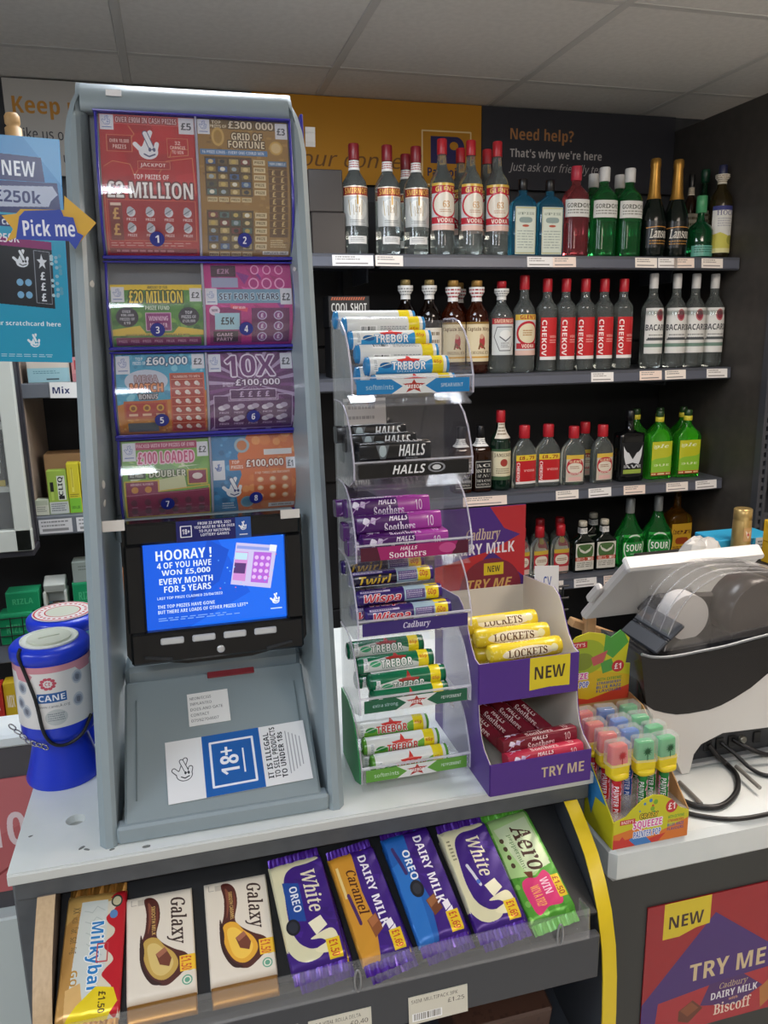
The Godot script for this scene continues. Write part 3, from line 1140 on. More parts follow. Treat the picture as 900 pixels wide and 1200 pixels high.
func ticket_5() -> Dictionary:
	var c := canvas(420, 400, "3fa3c8")
	for k in 60:
		c.disc(rng.randf_range(0, 100), rng.randf_range(0, 60), rng.randf_range(1, 4), ["5cb8d8", "2f8fb8", "7fcbe0"][k % 3])
	c.t("TOP", 22, 4, 8, 4, "f0f4f8")
	c.t("PRIZES OF", 19, 9, 14, 4, "f0f4f8")
	c.t("£60,000", 34, 4, 46, 11, "f4f6f8", "b", 0, "2a5f88", 1.2)
	c.e(33, 33, 24, 14, "c8cfe0")
	c.t("MEGA", 20, 26, 26, 8, "b8a8b8", "b", 0, "8a6a70", 0.8)
	c.t("MATCH", 15, 36, 36, 10, "e8893a", "b", 0, "7a3a1c", 1.3)
	c.p([22, 48, 46, 48, 44, 56, 24, 56], "46464e")
	c.t("BONUS", 24, 49, 21, 6, "d8d8de")
	c.p([0, 62, 14, 58, 60, 56, 62, 40, 100, 46, 100, 100, 0, 100], "c8802c")
	for k in 90:
		c.disc(rng.randf_range(0, 100), rng.randf_range(60, 98), rng.randf_range(1, 2.4), ["d8983a", "b06c20", "e0ac50"][k % 3])
	c.r(7, 57, 48, 23, "c05a1e")
	c.r(9, 60, 44, 17, "b02a1e")
	for i in 3:
		c.disc(17 + 15 * i, 66, 4.2, "d8a83a")
		c.disc(17 + 15 * i, 66, 2.4, "8a4a12")
		c.r(12 + 15 * i, 73, 10, 3, "e8c0a0")
	c.r(10, 85, 34, 12, "5f6a70")
	c.r(59, 24, 39, 74, "c8522c")
	c.r(60.5, 26, 36, 71, "a8321f")
	c.t("NUMBERS TO WIN", 63, 27, 30, 3, "f0d8c8")
	for j in 6:
		c.r(60.5, 31.5 + 11 * j, 36, 0.7, "e0a080")
		for i in 3:
			c.disc(67 + 11 * i, 36.5 + 11 * j, 2.6, "e6dcd6")
			c.disc(69 + 11 * i, 38 + 11 * j, 1.9, "d8c8c0")
	badge(c, 0.5, 2, 15, 22)
	price(c, "£2", 85, 1, 14, 18)
	return ink(c)


func ticket_6() -> Dictionary:
	var c := canvas(420, 400, "5e1f63")
	for k in 26:
		var a := k * TAU / 26
		c.p([50, 40, 50 + 90 * cos(a), 40 + 90 * sin(a), 50 + 90 * cos(a + 0.1), 40 + 90 * sin(a + 0.1)], "b39ac0" if k % 2 else "7a3a80")
	c.t("10X", 20, 4, 58, 26, "6a2a70", "b", 0, "e6dcec", 1.8)
	c.t("TOP PRIZES OF", 16, 38, 12, 5, "e8dcf0")
	c.t("£100,000", 31, 34, 52, 9, "eee6f2", "b", 0, "4a1650", 1.2)
	c.l([24, 47, 78, 47, 78, 59, 24, 59], 0.9, "d8c8e0", true)
	c.r(25, 48, 52, 10.5, "4f1855")
	for i in 4:
		c.t("£", 35 + 10 * i, 49.5, 5, 7, "cdb6d6")
	c.r(5, 55, 18, 43, "54195a")
	c.r(5, 60, 92, 38, "54195a")
	c.l([5, 54, 22, 54, 22, 61, 80, 61, 80, 54, 97, 54, 97, 98, 5, 98], 0.9, "c8b4d2", true)
	for j in 2:
		for i in 5:
			var x := 16.0 + 17 * i
			var y := 70.0 + 15 * j
			c.e(x - 2, y, 4.5, 3.2, "d8d0e0")
			c.e(x + 3, y - 2, 4.5, 3.2, "b8a8c4")
			c.t("PRIZE", x - 5, y + 5, 11, 2.6, "cdb8d6")
	badge(c, 1, 2, 14, 22)
	price(c, "£2", 85, 2, 14, 20)
	return ink(c)


func ticket_7() -> Dictionary:
	var c := canvas(420, 400, "6fa83a")
	for k in 50:
		c.p([rng.randf_range(0, 90), rng.randf_range(20, 60), rng.randf_range(5, 98), rng.randf_range(20, 60), rng.randf_range(5, 98), rng.randf_range(20, 60)], ["7fb848", "5f9a34", "a2c86a", "d8e2c0"][k % 4])
	c.r(14, 2, 72, 9, "b02a5c")
	c.t("PACKED WITH TOP PRIZES OF £100", 17, 4, 66, 4.6, "f0d0dc")
	c.t("£100 LOADED", 18, 14, 64, 14, "e0578e", "b", 0, "f0c8da", 1.4)
	c.t("£100 LOADED", 18, 14, 64, 14, "c83a74")
	c.r(6, 38, 20, 8, "404a3a")
	c.t("ALL PRIZES", 8, 40, 15, 4, "e0e4d8")
	c.t("DOUBLER", 30, 37, 42, 8, "e8e8d8", "b", 0, "4a5a2c", 1.3)
	c.p([26, 50, 70, 44, 72, 60, 34, 64], "d8dcb0")
	c.l([2, 49, 40, 49, 40, 63, 98, 58, 98, 98, 2, 98], 1.4, "e0b83a", true)
	c.r(3, 50, 36, 47, "8e1f4c")
	c.r(3, 64, 94, 33, "8e1f4c")
	c.p([40, 66, 98, 62, 98, 97, 40, 97], "8e1f4c")
	c.t("WINNING NUMBERS", 8, 51.5, 26, 3, "f0d0d8")
	for i in 2:
		c.disc(13 + 15 * i, 60, 4, "d8943a")
	c.l([74, 38, 96, 38, 96, 56, 74, 56], 1.2, "e0b83a", true)
	c.r(75, 39, 20, 16, "8e1f4c")
	c.e(85, 46, 6, 4, "e8dcd8")
	c.l([3, 67, 97, 64], 0.5, "c8809a")
	for j in 2:
		for i in 6:
			c.e(11 + 15.5 * i, 77 + 12 * j, 3.6, 4.4, "6a2a42")
			c.r(8 + 15.5 * i, 82.5 + 12 * j, 7, 2, "a8607c")
	badge(c, 1, 2, 15, 22)
	price(c, "£2", 86, 4, 13, 18)
	return ink(c)


func ticket_8() -> Dictionary:
	var c := canvas(420, 420, "d8702c")
	for k in 40:
		c.disc(rng.randf_range(35, 100), rng.randf_range(0, 100), rng.randf_range(2, 7), ["e08238", "c86020", "e89a52"][k % 3])
	c.p([0, 0, 44, 0, 30, 26, 34, 50, 26, 70, 30, 100, 0, 100], "2f7fb4")
	for k in 22:
		c.disc(rng.randf_range(0, 26), rng.randf_range(0, 98), rng.randf_range(1.5, 4), ["3f92c8", "256c9c", "59a8d4"][k % 3])
	c.e(36, 14, 9, 9, "9ab4c0")
	c.e(36, 14, 6, 6, "c87840")
	c.r(62, 20, 34, 7, "dedede")
	c.r(20, 31, 80, 13, "cf6a34")
	c.t("TOP", 23, 32, 9, 4, "f6e6da")
	c.t("PRIZES", 22, 38, 14, 4, "f6e6da")
	c.t("£100,000", 40, 32, 45, 10, "f2ece6", "b", 0, "8a3a14", 1.1)
	c.r(0.5, 31, 14, 24, "dfe2ea")
	c.hand(7.5, 40, 9, "4a68b0", "dfe2ea")
	c.r(88, 31, 11.5, 14, "e0e0e4")
	c.t("£1", 90, 34.5, 7, 8, "3a3d4a")
	c.hand(24, 66, 26, "eef0f4", "3a4a80")
	c.r(48, 48, 46, 38, "cf6426")
	c.t("FIND THREE LIKE AMOUNTS", 50, 47, 42, 3, "f4dcc8")
	for j in 3:
		for i in 3:
			c.e(56 + 15 * i, 57 + 11 * j, 4, 3.4, "e8b480")
			c.e(56 + 15 * i, 56.4 + 11 * j, 2.4, 2, "f4dcba")
	c.disc(40, 86, 8, "6fa0b4")
	c.disc(40, 86, 6, "4a88a8")
	c.r(66, 90, 32, 6, "e4e0da")
	c.t("NOT FOR SALE", 70, 91.5, 24, 3, "6a5a50")
	c.lines(10, 86, 16, 10, 3, "d8e4ee", 0.4)
	return ink(c)


# ---------------------------------------------------------------- shelving behind the counter and its bottles
const SHELF := [1.753, 1.40, 1.02, 0.71]
const SZ := -2.28          # front of the shelves
const WALLX := 1.825       # the side panel that closes the bay


func ticket_print(k: int) -> Dictionary:
	var c := canvas(96, 44, ["efe6dc", "ece9e6", "f0ddd0"][k % 3])
	c.lines(8, 14, 60, 40, 2, "8a8480", 0.4)
	c.r(8, 70, 78, 12, "8f8a88")
	return ink(c)


func shelving() -> void:
	var o := thing("spirits_shelving", "dark grey metal shelving along the back wall with four shelves of spirits", "shelves")
	var dark := mat("shelf_metal", "4b4e56", 0.45)
	var face := mat("shelf_edge", "565a66", 0.4)
	var back := mat("back_panel", "1d1d20", 0.6)
	for k in 4:
		piece(o, "back_panel", block(Vector3(1.25, 0.47, 0.012), 0.003), back, Vector3(1.2, 0.3 + 0.475 * k, -2.69))
		piece(o, "back_panel", block(Vector3(1.2, 0.47, 0.012), 0.003), back, Vector3(-0.04, 0.3 + 0.475 * k, -2.69))
	piece(o, "side_panel", block(Vector3(0.02, 2.2, 0.57), 0.003), worn("side_panel_paint", "3a3734", "45413d", 0.5), Vector3(WALLX + 0.01, 1.13, -2.405))
	var s := Shape.new()
	# slotted upright: two flanges joined by rungs, the slots left open
	for x in [-0.011, 0.011]:
		s.box(Vector3(WALLX + 0.012 + x, 1.13, -2.115), Vector3(0.012, 2.2, 0.03), 0.001)
	for k in 78:
		s.box(Vector3(WALLX + 0.012, 0.046 + 0.028 * k, -2.106), Vector3(0.012, 0.012, 0.008))
	piece(o, "slotted_upright", s.done(), mat("upright_metal", "3e4046", 0.4))
	var prints := [ticket_print(0), ticket_print(1), ticket_print(2)]
	var tags := [
		[[0.628, 0.083], [1.105, 0.085], [1.187, 0.078], [1.472, 0.078], [1.55, 0.07], [1.61, 0.075], [1.715, 0.08], [0.52, 0.12]],
		[[1.335, 0.08], [1.512, 0.082], [1.605, 0.078], [1.765, 0.08]],
		[[0.935, 0.15], [1.225, 0.082], [1.345, 0.084], [1.475, 0.082], [1.64, 0.085], [1.755, 0.084]],
		[[1.20, 0.045], [1.305, 0.085], [1.4, 0.05]]]
	for k in 4:
		var y: float = SHELF[k]
		for bay in 2:
			var x0: float = [0.6, -0.62][bay]
			var x1: float = [WALLX - 0.003, 0.585][bay]
			if bay == 1 and k > 1:
				continue
			var mx := (x0 + x1) / 2
			var sh := piece(o, "shelf", blocks([[Vector3(0, -0.008, -0.2), Vector3(x1 - x0, 0.016, 0.42)], [Vector3(0, -0.028, -0.001), Vector3(x1 - x0, 0.024, 0.018)]], 0.002), dark, Vector3(mx, y, SZ - 0.006))
			piece(sh, "price_strip", block(Vector3(x1 - x0 - 0.004, 0.034, 0.003), 0.001), face, Vector3(0, -0.019, 0.0095), rx(-6.0))
			for n in tags[k].size():
				var q: Array = tags[k][n]
				if (q[0] < 0.6) != (bay == 1):
					continue
				var pr: Dictionary = prints[(n + k) % 3]
				piece(sh, "price_ticket", card(q[1], 0.03, 0.001, pr), print_mat(pr), Vector3(q[0] - mx, -0.0195, 0.0122), rx(-6.0) * rz(0.6 * (n % 3) - 0.6))
			if bay == 0:
				for x in [x0 + 0.01, x1 - 0.12]:
					piece(sh, "bracket", block(Vector3(0.006, 0.05, 0.2), 0.002), dark, Vector3(x - mx, -0.043, -0.28))
	# the bay beyond the side panel
	o = thing("shelving_bay", "dark grey shelving bay beyond the upright at the end of the spirits shelves", "shelves")
	piece(o, "back_panel", block(Vector3(0.9, 2.1, 0.012), 0.003), mat("back_panel_grey", "34363b", 0.6), Vector3(2.31, 1.1, -2.69))
	for y in [0.62, 0.86, 1.1, 1.36, 1.62]:
		piece(o, "shelf", blocks([[Vector3(0, -0.008, -0.16), Vector3(0.9, 0.016, 0.33)], [Vector3(0, -0.026, 0), Vector3(0.9, 0.02, 0.012)]], 0.002), dark, Vector3(2.31, y, -2.36))
	posters()


func posters() -> void:
	# printed panels above the shelves
	var c := canvas(900, 330, "b9b6b0")
	c.t("Keep up to date", 3, 17, 60, 24, "c0873a")
	c.t("Like us on", 4, 50, 20, 12, "3c3c42", "n")
	c.t("follow us", 6, 74, 19, 12, "3c3c42", "n")
	var p := ink(c)
	lone("wall_poster", "grey-white wall panel with orange heading reading Keep up, behind the dispenser", "poster", card(0.72, 0.262, 0.008, p), print_mat(p), Vector3(-0.06, 2.14, -2.68))
	c = canvas(960, 330, "c1861f")
	c.t("at your convenience", 3, 62, 90, 24, "6f4a22", "ni")
	c.r(72.6, 33, 22.4, 64, "c1861f")
	c.l([72.6, 33, 95, 33, 95, 97, 72.6, 97], 0.6, "e8cf9a", true)
	c.r(76.5, 39, 12, 32, "2f2a5c")
	c.e(88, 51, 4, 12, "2f2a5c")
	c.r(81, 45, 2, 20, "c1861f")
	c.e(87.2, 50, 2, 5, "c1861f")
	c.t("PayPoint", 75, 76, 18, 14, "2f2a5c", "b")
	p = ink(c)
	lone("wall_poster", "orange-yellow wall panel with a framed logo above the shelves", "poster", card(0.77, 0.262, 0.008, p), print_mat(p), Vector3(0.685, 2.143, -2.68))
	c = canvas(900, 330, "32333a")
	c.t("Need help?", 14, 24, 32, 19, "b27c4c")
	c.t("That's why we're here", 14, 49, 47, 14, "c4c0bd")
	c.t("Just ask our friendly team", 13.5, 66, 52, 14, "bab6b4", "ni")
	p = ink(c)
	lone("wall_poster", "charcoal wall panel reading Need help? above the shelves", "poster", card(0.75, 0.262, 0.008, p), print_mat(p), Vector3(1.447, 2.143, -2.68))


func bottle(called: String, label: String, h: float, r: float, d: Dictionary) -> Node3D:
	var o := thing(called, label, "bottle")
	var body := []
	for q in d.body:
		body.append([q[0] * r, q[1] * h, q[2] if q.size() > 2 else d.get("flat", 1.0)])
	var power: float = d.get("power", 2.0)
	piece(o, "glass_body", bottle_mesh(body, power), d.glass)
	var cap := []
	for q in d.cap:
		cap.append([q[0] * r, q[1] * h])
	piece(o, "cap", lathe(cap, 18), d.cap_mat)
	for q in d.get("labels", []):   # bottom, top, half angle, print, finish
		piece(o, q[5] if q.size() > 5 else "paper_label", label_mesh(body, power, q[0] * h, q[1] * h, deg_to_rad(q[2]), q[3].uv), print_mat(q[3], q[4]))
	return o


func bottle_mesh(body: Array, power: float) -> ArrayMesh:
	var s := Shape.new()
	var rings := []
	for q in body:
		var pw := power if q[2] < 1.0 or power > 2.0 else 2.0
		rings.append(ring(q[0], q[0] * q[2], q[1], 28, pw if q[0] > body[-1][0] * 0.6 else 2.0))
	s.loft(rings)
	return s.done()


func label_mesh(body: Array, power: float, y0: float, y1: float, half: float, uv: Rect2) -> ArrayMesh:
	var f := func(u: float, v: float) -> Vector3:
		var y := lerpf(y1, y0, v)
		var r: float = body[-1][0]
		var fl: float = body[-1][2]
		for k in body.size() - 1:
			if body[k][1] >= y and body[k + 1][1] <= y:
				var t: float = inverse_lerp(body[k][1], body[k + 1][1], y) if body[k][1] > body[k + 1][1] else 0.0
				r = lerpf(body[k][0], body[k + 1][0], t)
				fl = lerpf(body[k][2], body[k + 1][2], t)
		var a := PI + (u - 0.5) * 2 * half
		var s := -sin(a)
		var d := -cos(a)
		var x := signf(s) * pow(absf(s), 2.0 / power) * r
		var z := signf(d) * pow(absf(d), 2.0 / power) * r * fl
		var away := Vector3(x, 0, z / maxf(0.05, fl * fl)).normalized()
		return Vector3(x, y, z) + away * 0.0009
	return sheet(f, maxi(14, ceili(half * 16)), 3, 0.0004, uv)


const ROUND_BODY := [[0.36, 0.86], [0.38, 0.8], [0.44, 0.755], [0.7, 0.705], [0.92, 0.66], [1.0, 0.6], [1.0, 0.3], [0.985, 0.1], [1.0, 0.04], [0.93, 0.006], [0.6, 0.0]]
const SCREW_CAP := [[0.38, 1.0], [0.42, 0.99], [0.42, 0.86], [0.41, 0.855]]


const ORDER := ["first", "second", "third", "fourth", "fifth", "sixth", "seventh"]


func set_out(proto: Node3D, row: int, spots: Array, labels: Array, group := "") -> void:
	# spots: [x, row depth 0 or 1, turn]; one label for each, or one for all
	for k in spots.size():
		var q: Array = spots[k]
		var at := Vector3(q[0], SHELF[row] + 0.0003, -2.345 - 0.1 * q[1])
		var turn := ry(q[2] if q.size() > 2 else 0.0)
		var label: String = labels[mini(k, labels.size() - 1)]
		if label.contains("%s"):
			label = label % ORDER[labels.slice(0, k).count(label) if labels.size() > 1 else k]
		if k == 0:
			proto.transform = Transform3D(turn, at)
			proto.set_meta("label", label)
			if group:
				proto.set_meta("group", group)
		else:
			copy(proto, at, turn, label, group)


func bottles() -> void:
	var clear := glass("clear_glass", "dde6e2", 0.07)
	var red_cap := mat("red_cap", "b3202b", 0.35)
	var wine_cap := mat("wine_red_cap", "7d1722", 0.35)
	var white_cap := mat("white_cap", "d9d9d6", 0.4)
	var black_cap := mat("black_cap", "111113", 0.3)
	var gold := mat("gold_foil", "b5883f", 0.35, 0.7)
	# --- top shelf: vodka with silver labels
	var c := canvas(200, 190, "b9bbb8")
	c.r(0, 0, 100, 26, "e8dccb")
	c.r(0, 3, 100, 20, "8e2a24")
	c.t("SMIRNOFF", 8, 5, 84, 15, "e0b45a", "b")
	c.e(50, 58, 34, 28, "cfcfc9")
	c.t("21", 42, 52, 16, 14, "8a7a62", "s")
	for k in 8:
		c.l([22 + 7 * k, 36 + (k % 3) * 6, 26 + 6 * k, 72 - (k % 2) * 8], 2, ["a9905a", "b4b5b0", "9a8a6a"][k % 3])
	c.l([50, 26, 50, 44], 5, "b08a3a")
	c.lines(25, 84, 50, 10, 2, "8f8f8c")
	var a := ink(c)
	c = canvas(120, 50, "e4e2dd")
	c.lines(12, 20, 76, 60, 3, "8a8a88")
	var small := ink(c)
	c = canvas(120, 60, "eceae6")
	c.lines(5, 15, 90, 70, 3, "a03038")
	var neck := ink(c)
	var o := bottle("vodka_bottle", "", 0.306, 0.0375, {"glass": clear, "cap_mat": wine_cap, "body": ROUND_BODY, "cap": SCREW_CAP,
		"labels": [[0.26, 0.615, 70, a, "foil"], [0.10, 0.17, 45, small, "paper"], [0.765, 0.85, 120, neck, "paper", "neck_label"]]})
	set_out(o, 0, [[0.546, 0], [0.645, 0, 6], [0.733, 0, -4], [0.731, 1]], ["silver-labelled vodka bottle with dark red cap, %s along from the dark cartons", "silver-labelled vodka bottle with dark red cap, %s along from the dark cartons", "silver-labelled vodka bottle with dark red cap, %s along from the dark cartons", "dark-red-capped vodka bottle half hidden behind the silver-labelled ones"], "silver-labelled vodka bottles on the top shelf")
	# --- vodka with a round cream medallion
	c = canvas(200, 220, "cfd3d2")
	c.r(0, 0, 100, 8, "d8b24a")
	c.r(0, 6, 100, 16, "a82430")
	c.t("GLEN'S", 16, 8, 68, 11, "e8c86a", "b")
	c.e(50, 46, 46, 30, "c22a36")
	c.e(50, 46, 40, 26, "e2d9c8")
	c.t("63", 40, 38, 22, 14, "c08a4a", "sb")
	c.lines(30, 56, 40, 8, 2, "b88a6a")
	c.r(0, 72, 100, 14, "b52a36")
	c.t("VODKA", 22, 74.5, 56, 9, "f0e4d4", "b")
	c.r(0, 88, 100, 12, "e0bcae")
	a = ink(c)
	var tall := ROUND_BODY.duplicate(true)
	tall[0] = [0.34, 0.87]
	var spec := {"glass": clear, "cap_mat": red_cap, "body": tall, "cap": [[0.36, 1.0], [0.4, 0.992], [0.4, 0.875], [0.39, 0.87]], "labels": [[0.22, 0.62, 72, a, "gloss"]]}
	o = bottle("vodka_bottle", "", 0.33, 0.037, spec)
	var front := "tall red-capped medallion vodka, %s along from the silver-labelled ones, top shelf front"
	var rear := "tall red-capped vodka in the top shelf's back row, %s from the silver-labelled ones"
	set_out(o, 0, [[0.814, 0], [0.905, 0, 5], [0.990, 0, -6], [0.910, 1], [0.998, 1]], [front, front, front, rear, rear], "red-capped vodka bottles on the top shelf")
	# --- flat blue gin bottles
	c = canvas(120, 240, "c9d2c2")
	c.l([6, 3, 94, 3, 94, 97, 6, 97], 3, "b8b070", true)
	c.r(14, 6, 72, 88, "d4dacb")
	c.t("SAPPHIRE", 22, 12, 56, 5, "6a7a6a", "s")
	c.e(50, 28, 16, 6, "8fa09a")
	c.disc(50, 40, 5, "b0503a")
	c.lines(22, 50, 56, 40, 7, "9aa69c", 0.35)
	a = ink(c)
	var flask := [[0.3, 0.86, 1.0], [0.31, 0.8, 1.0], [0.55, 0.77, 0.7], [0.85, 0.72, 0.62], [1.0, 0.66, 0.6], [1.0, 0.3, 0.6], [1.0, 0.04, 0.6], [0.95, 0.005, 0.6], [0.6, 0.0, 0.6]]
	o = bottle("gin_bottle", "", 0.228, 0.0425, {"glass": glass("blue_glass", "3fa9d6"), "cap_mat": black_cap, "power": 5.0, "body": flask, "cap": [[0.3, 1.0], [0.33, 0.99], [0.33, 0.86], [0.31, 0.855]],
		"labels": [[0.03, 0.64, 33, a, "paper"]]})
	set_out(o, 0, [[1.076, 0], [1.167, 0, -3]], ["square sky-blue gin bottle with black cap, %s along from the medallion vodkas"], "blue gin bottles on the top shelf")
	# --- fluted gin bottles, pink and green
	c = canvas(200, 130, "d9d9d4")
	c.t("GORDON'S", 10, 22, 80, 26, "56584f", "b")
	c.lines(12, 58, 76, 30, 2, "8a8a82")
	a = ink(c)
	var gin := [[0.34, 0.86], [0.35, 0.8], [0.5, 0.765], [0.8, 0.72], [0.97, 0.67], [1.0, 0.62], [1.0, 0.4], [0.98, 0.1], [1.0, 0.03], [0.93, 0.004], [0.6, 0.0]]
	var gcap := [[0.36, 1.0], [0.4, 0.99], [0.4, 0.85], [0.38, 0.845]]
	o = bottle("gin_bottle", "", 0.271, 0.0415, {"glass": glass("pink_glass", "d8606a"), "cap_mat": mat("pink_cap", "b83244", 0.35), "body": gin, "cap": gcap, "flat": 0.8, "power": 2.6, "labels": [[0.44, 0.63, 75, a, "paper"]]})
	set_out(o, 0, [[1.256, 0]], ["pink gin bottle with white band label and red cap on top shelf"])
	o = bottle("gin_bottle", "", 0.271, 0.0415, {"glass": glass("green_glass", "2fa357"), "cap_mat": white_cap, "body": gin, "cap": gcap, "flat": 0.8, "power": 2.6, "labels": [[0.44, 0.63, 75, a, "paper"]]})
	front = "white-capped green gin bottle, %s along from the pink gin, front of top shelf"
	rear = "white-capped green gin bottle in the back row, %s along from the pink gin"
	set_out(o, 0, [[1.354, 0], [1.444, 0, 5], [1.372, 1], [1.468, 1]], [front, front, rear, rear], "green gin bottles on the top shelf")
	# --- sparkling wine
	c = canvas(200, 150, "141614")
	c.l([0, 26, 40, 22, 100, 24], 2.5, "c0843a")
	c.t("Lanson", 14, 30, 74, 34, "e2ddd2", "sbi")
	c.lines(14, 72, 70, 20, 2, "a87a3c")
	a = ink(c)
	var fizz := [[0.34, 0.9], [0.36, 0.8], [0.4, 0.66], [0.62, 0.57], [0.88, 0.47], [1.0, 0.4], [1.0, 0.2], [1.0, 0.03], [0.9, 0.004], [0.6, 0.0]]
	o = bottle("sparkling_wine_bottle", "", 0.304, 0.040, {"glass": mat("black_green_glass", "0b1410", 0.06), "cap_mat": gold, "body": fizz, "cap": [[0.3, 1.0], [0.4, 0.99], [0.42, 0.93], [0.37, 0.9], [0.4, 0.8], [0.46, 0.66], [0.56, 0.6], [0.57, 0.595]],
		"labels": [[0.1, 0.37, 65, a, "gloss"]]})
	set_out(o, 0, [[1.534, 0, 4], [1.618, 0, -10]], ["gold-necked sparkling wine bottle, %s along from the green gins on top shelf"], "sparkling wine bottles on the top shelf")
	# --- end of the top shelf
	c = canvas(100, 60, "d8d0c0")
	c.lines(10, 12, 80, 76, 4, "7a6a50")
	var plain := ink(c)
	o = bottle("liqueur_bottle", "dark brown liqueur bottle half hidden behind green one at end of top shelf", 0.281, 0.0245, {"glass": glass("brown_glass", "5a2f16"), "cap_mat": black_cap, "body": ROUND_BODY, "cap": SCREW_CAP, "labels": [[0.765, 0.86, 120, plain, "paper", "neck_label"], [0.2, 0.55, 60, plain, "paper"]]})
	set_out(o, 0, [[1.742, 1]], ["dark brown liqueur bottle half hidden behind green one at end of top shelf"])
	o = bottle("liqueur_bottle", "", 0.299, 0.0245, {"glass": glass("deep_green_glass", "1c6b3e"), "cap_mat": mat("dark_green_cap", "12402c", 0.3), "body": ROUND_BODY, "cap": [[0.55, 1.0], [0.6, 0.99], [0.6, 0.87], [0.5, 0.86]], "labels": [[0.25, 0.55, 60, plain, "paper"]]})
	set_out(o, 0, [[1.793, 1]], ["tall green liqueur bottle with dark green cap behind the squat green one"])
	c = canvas(160, 60, "62a896")
	c.lines(10, 15, 80, 60, 3, "2a5a4c")
	a = ink(c)
	var squat := [[0.26, 0.8], [0.28, 0.66], [0.34, 0.6], [0.8, 0.52], [1.0, 0.44], [1.0, 0.2], [1.0, 0.03], [0.93, 0.004], [0.6, 0]]
	o = bottle("liqueur_bottle", "", 0.197, 0.041, {"glass": glass("mint_green_glass", "1f8f55"), "cap_mat": mat("pale_green_cap", "4a9a68", 0.35), "body": squat, "cap": [[0.38, 1.0], [0.42, 0.99], [0.42, 0.74], [0.36, 0.73]], "labels": [[0.03, 0.2, 70, a, "gloss"]]})
	set_out(o, 0, [[1.713, 0]], ["squat emerald liqueur bottle with pale green cap and teal foot label"])
	c = canvas(160, 240, "d8d8d2")
	c.r(0, 0, 100, 9, "3a3f7a")
	c.t("HOCK", 16, 10, 66, 10, "4a4a78", "s")
	c.lines(20, 26, 60, 20, 4, "a8a8b0")
	c.p([0, 62, 30, 56, 70, 66, 100, 58, 100, 90, 0, 90], "c8c25a")
	c.e(70, 72, 16, 10, "a0a046")
	c.r(0, 90, 100, 10, "ddd8a0")
	a = ink(c)
	o = bottle("wine_bottle", "", 0.293, 0.036, {"glass": glass("amber_green_glass", "6a5a2e"), "cap_mat": mat("navy_cap", "262a4c", 0.35), "body": ROUND_BODY, "cap": [[0.34, 1.0], [0.38, 0.99], [0.38, 0.9], [0.36, 0.86]], "labels": [[0.06, 0.56, 75, a, "paper"], [0.8, 0.9, 120, plain, "paper", "neck_label"]]})
	set_out(o, 0, [[1.785, 0]], ["white-labelled wine bottle with navy cap at the end of the top shelf"])
	# --- second shelf
	c = canvas(200, 230, "d8c9a6")
	c.r(0, 0, 100, 5, "8a6a30")
	c.t("Captain Morgan", 6, 12, 88, 11, "5a3a22", "sb")
	c.e(52, 46, 9, 16, "a8383a")
	c.e(50, 34, 6, 6, "c8a080")
	c.l([42, 62, 46, 50, 60, 62], 5, "7a4a2a")
	c.t("ORIGINAL RUM", 20, 68, 60, 7, "5a3a22", "s")
	c.r(0, 80, 100, 4, "c8963c")
	c.r(0, 92, 100, 8, "3a2414")
	a = ink(c)
	var rum := glass("rum_glass", "7a3418")
	spec = {"glass": rum, "cap_mat": mat("gold_band_cap", "b0894a", 0.4, 0.3), "body": ROUND_BODY, "cap": [[0.4, 1.0], [0.44, 0.99], [0.44, 0.93], [0.42, 0.93]], "labels": [[0.1, 0.56, 78, a, "paper"], [0.78, 0.93, 150, neck, "paper", "neck_label"]]}
	o = bottle("rum_bottle", "", 0.283, 0.038, spec)
	set_out(o, 1, [[0.850, 0], [0.928, 0, 4], [0.905, 1]], ["cream-labelled dark rum bottle, %s along from the mint tray, second shelf", "cream-labelled dark rum bottle, %s along from the mint tray, second shelf", "rum bottle in the second row, behind the two cream-labelled ones"], "rum bottles on the second shelf")
	spec = {"glass": glass("dark_spirit_glass", "2e1a12"), "cap_mat": mat("pale_gold_cap", "a8935e", 0.4, 0.3), "body": ROUND_BODY, "cap": [[0.36, 1.0], [0.4, 0.99], [0.4, 0.94], [0.38, 0.94]], "labels": [[0.8, 0.94, 150, small, "paper", "neck_label"], [0.1, 0.5, 70, plain, "paper"]]}
	o = bottle("whisky_bottle", "", 0.285, 0.037, spec)
	set_out(o, 1, [[0.697, 0], [0.773, 0]], ["dark whisky bottle behind the blue mint tray, %s along from the black cartons"], "whisky bottles behind the mint tray")
	c = canvas(200, 200, "cdd0ce")
	c.r(0, 0, 100, 16, "b03038")
	c.t("SMIRNOFF", 10, 3, 80, 10, "e6d2b0", "b")
	c.l([20, 24, 80, 24, 90, 50, 70, 88, 30, 88, 10, 50], 2.5, "6a6a6c", true)
	c.e(50, 44, 20, 12, "e0e0dc")
	c.l([30, 50, 50, 62, 70, 50], 3, "55555a")
	c.lines(34, 66, 32, 16, 3, "8a8a8a")
	a = ink(c)
	o = bottle("vodka_bottle", "", 0.281, 0.037, {"glass": clear, "cap_mat": red_cap, "body": ROUND_BODY, "cap": [[0.36, 1.0], [0.4, 0.99], [0.4, 0.92], [0.38, 0.92]], "labels": [[0.2, 0.6, 70, a, "paper"], [0.8, 0.92, 150, small, "paper", "neck_label"]]})
	set_out(o, 1, [[1.011, 0]], ["vodka bottle with red cap, white neck band and shield label on second shelf"])
	c = canvas(200, 230, "c9ccca")
	c.r(0, 0, 100, 14, "d2b045")
	c.t("GLEN'S", 20, 2, 60, 10, "9a2028", "b")
	c.e(50, 46, 44, 30, "b82a34")
	c.e(50, 46, 36, 24, "dccfae")
	c.lines(30, 38, 40, 16, 3, "a8703a")
	c.r(6, 70, 88, 14, "b02a34")
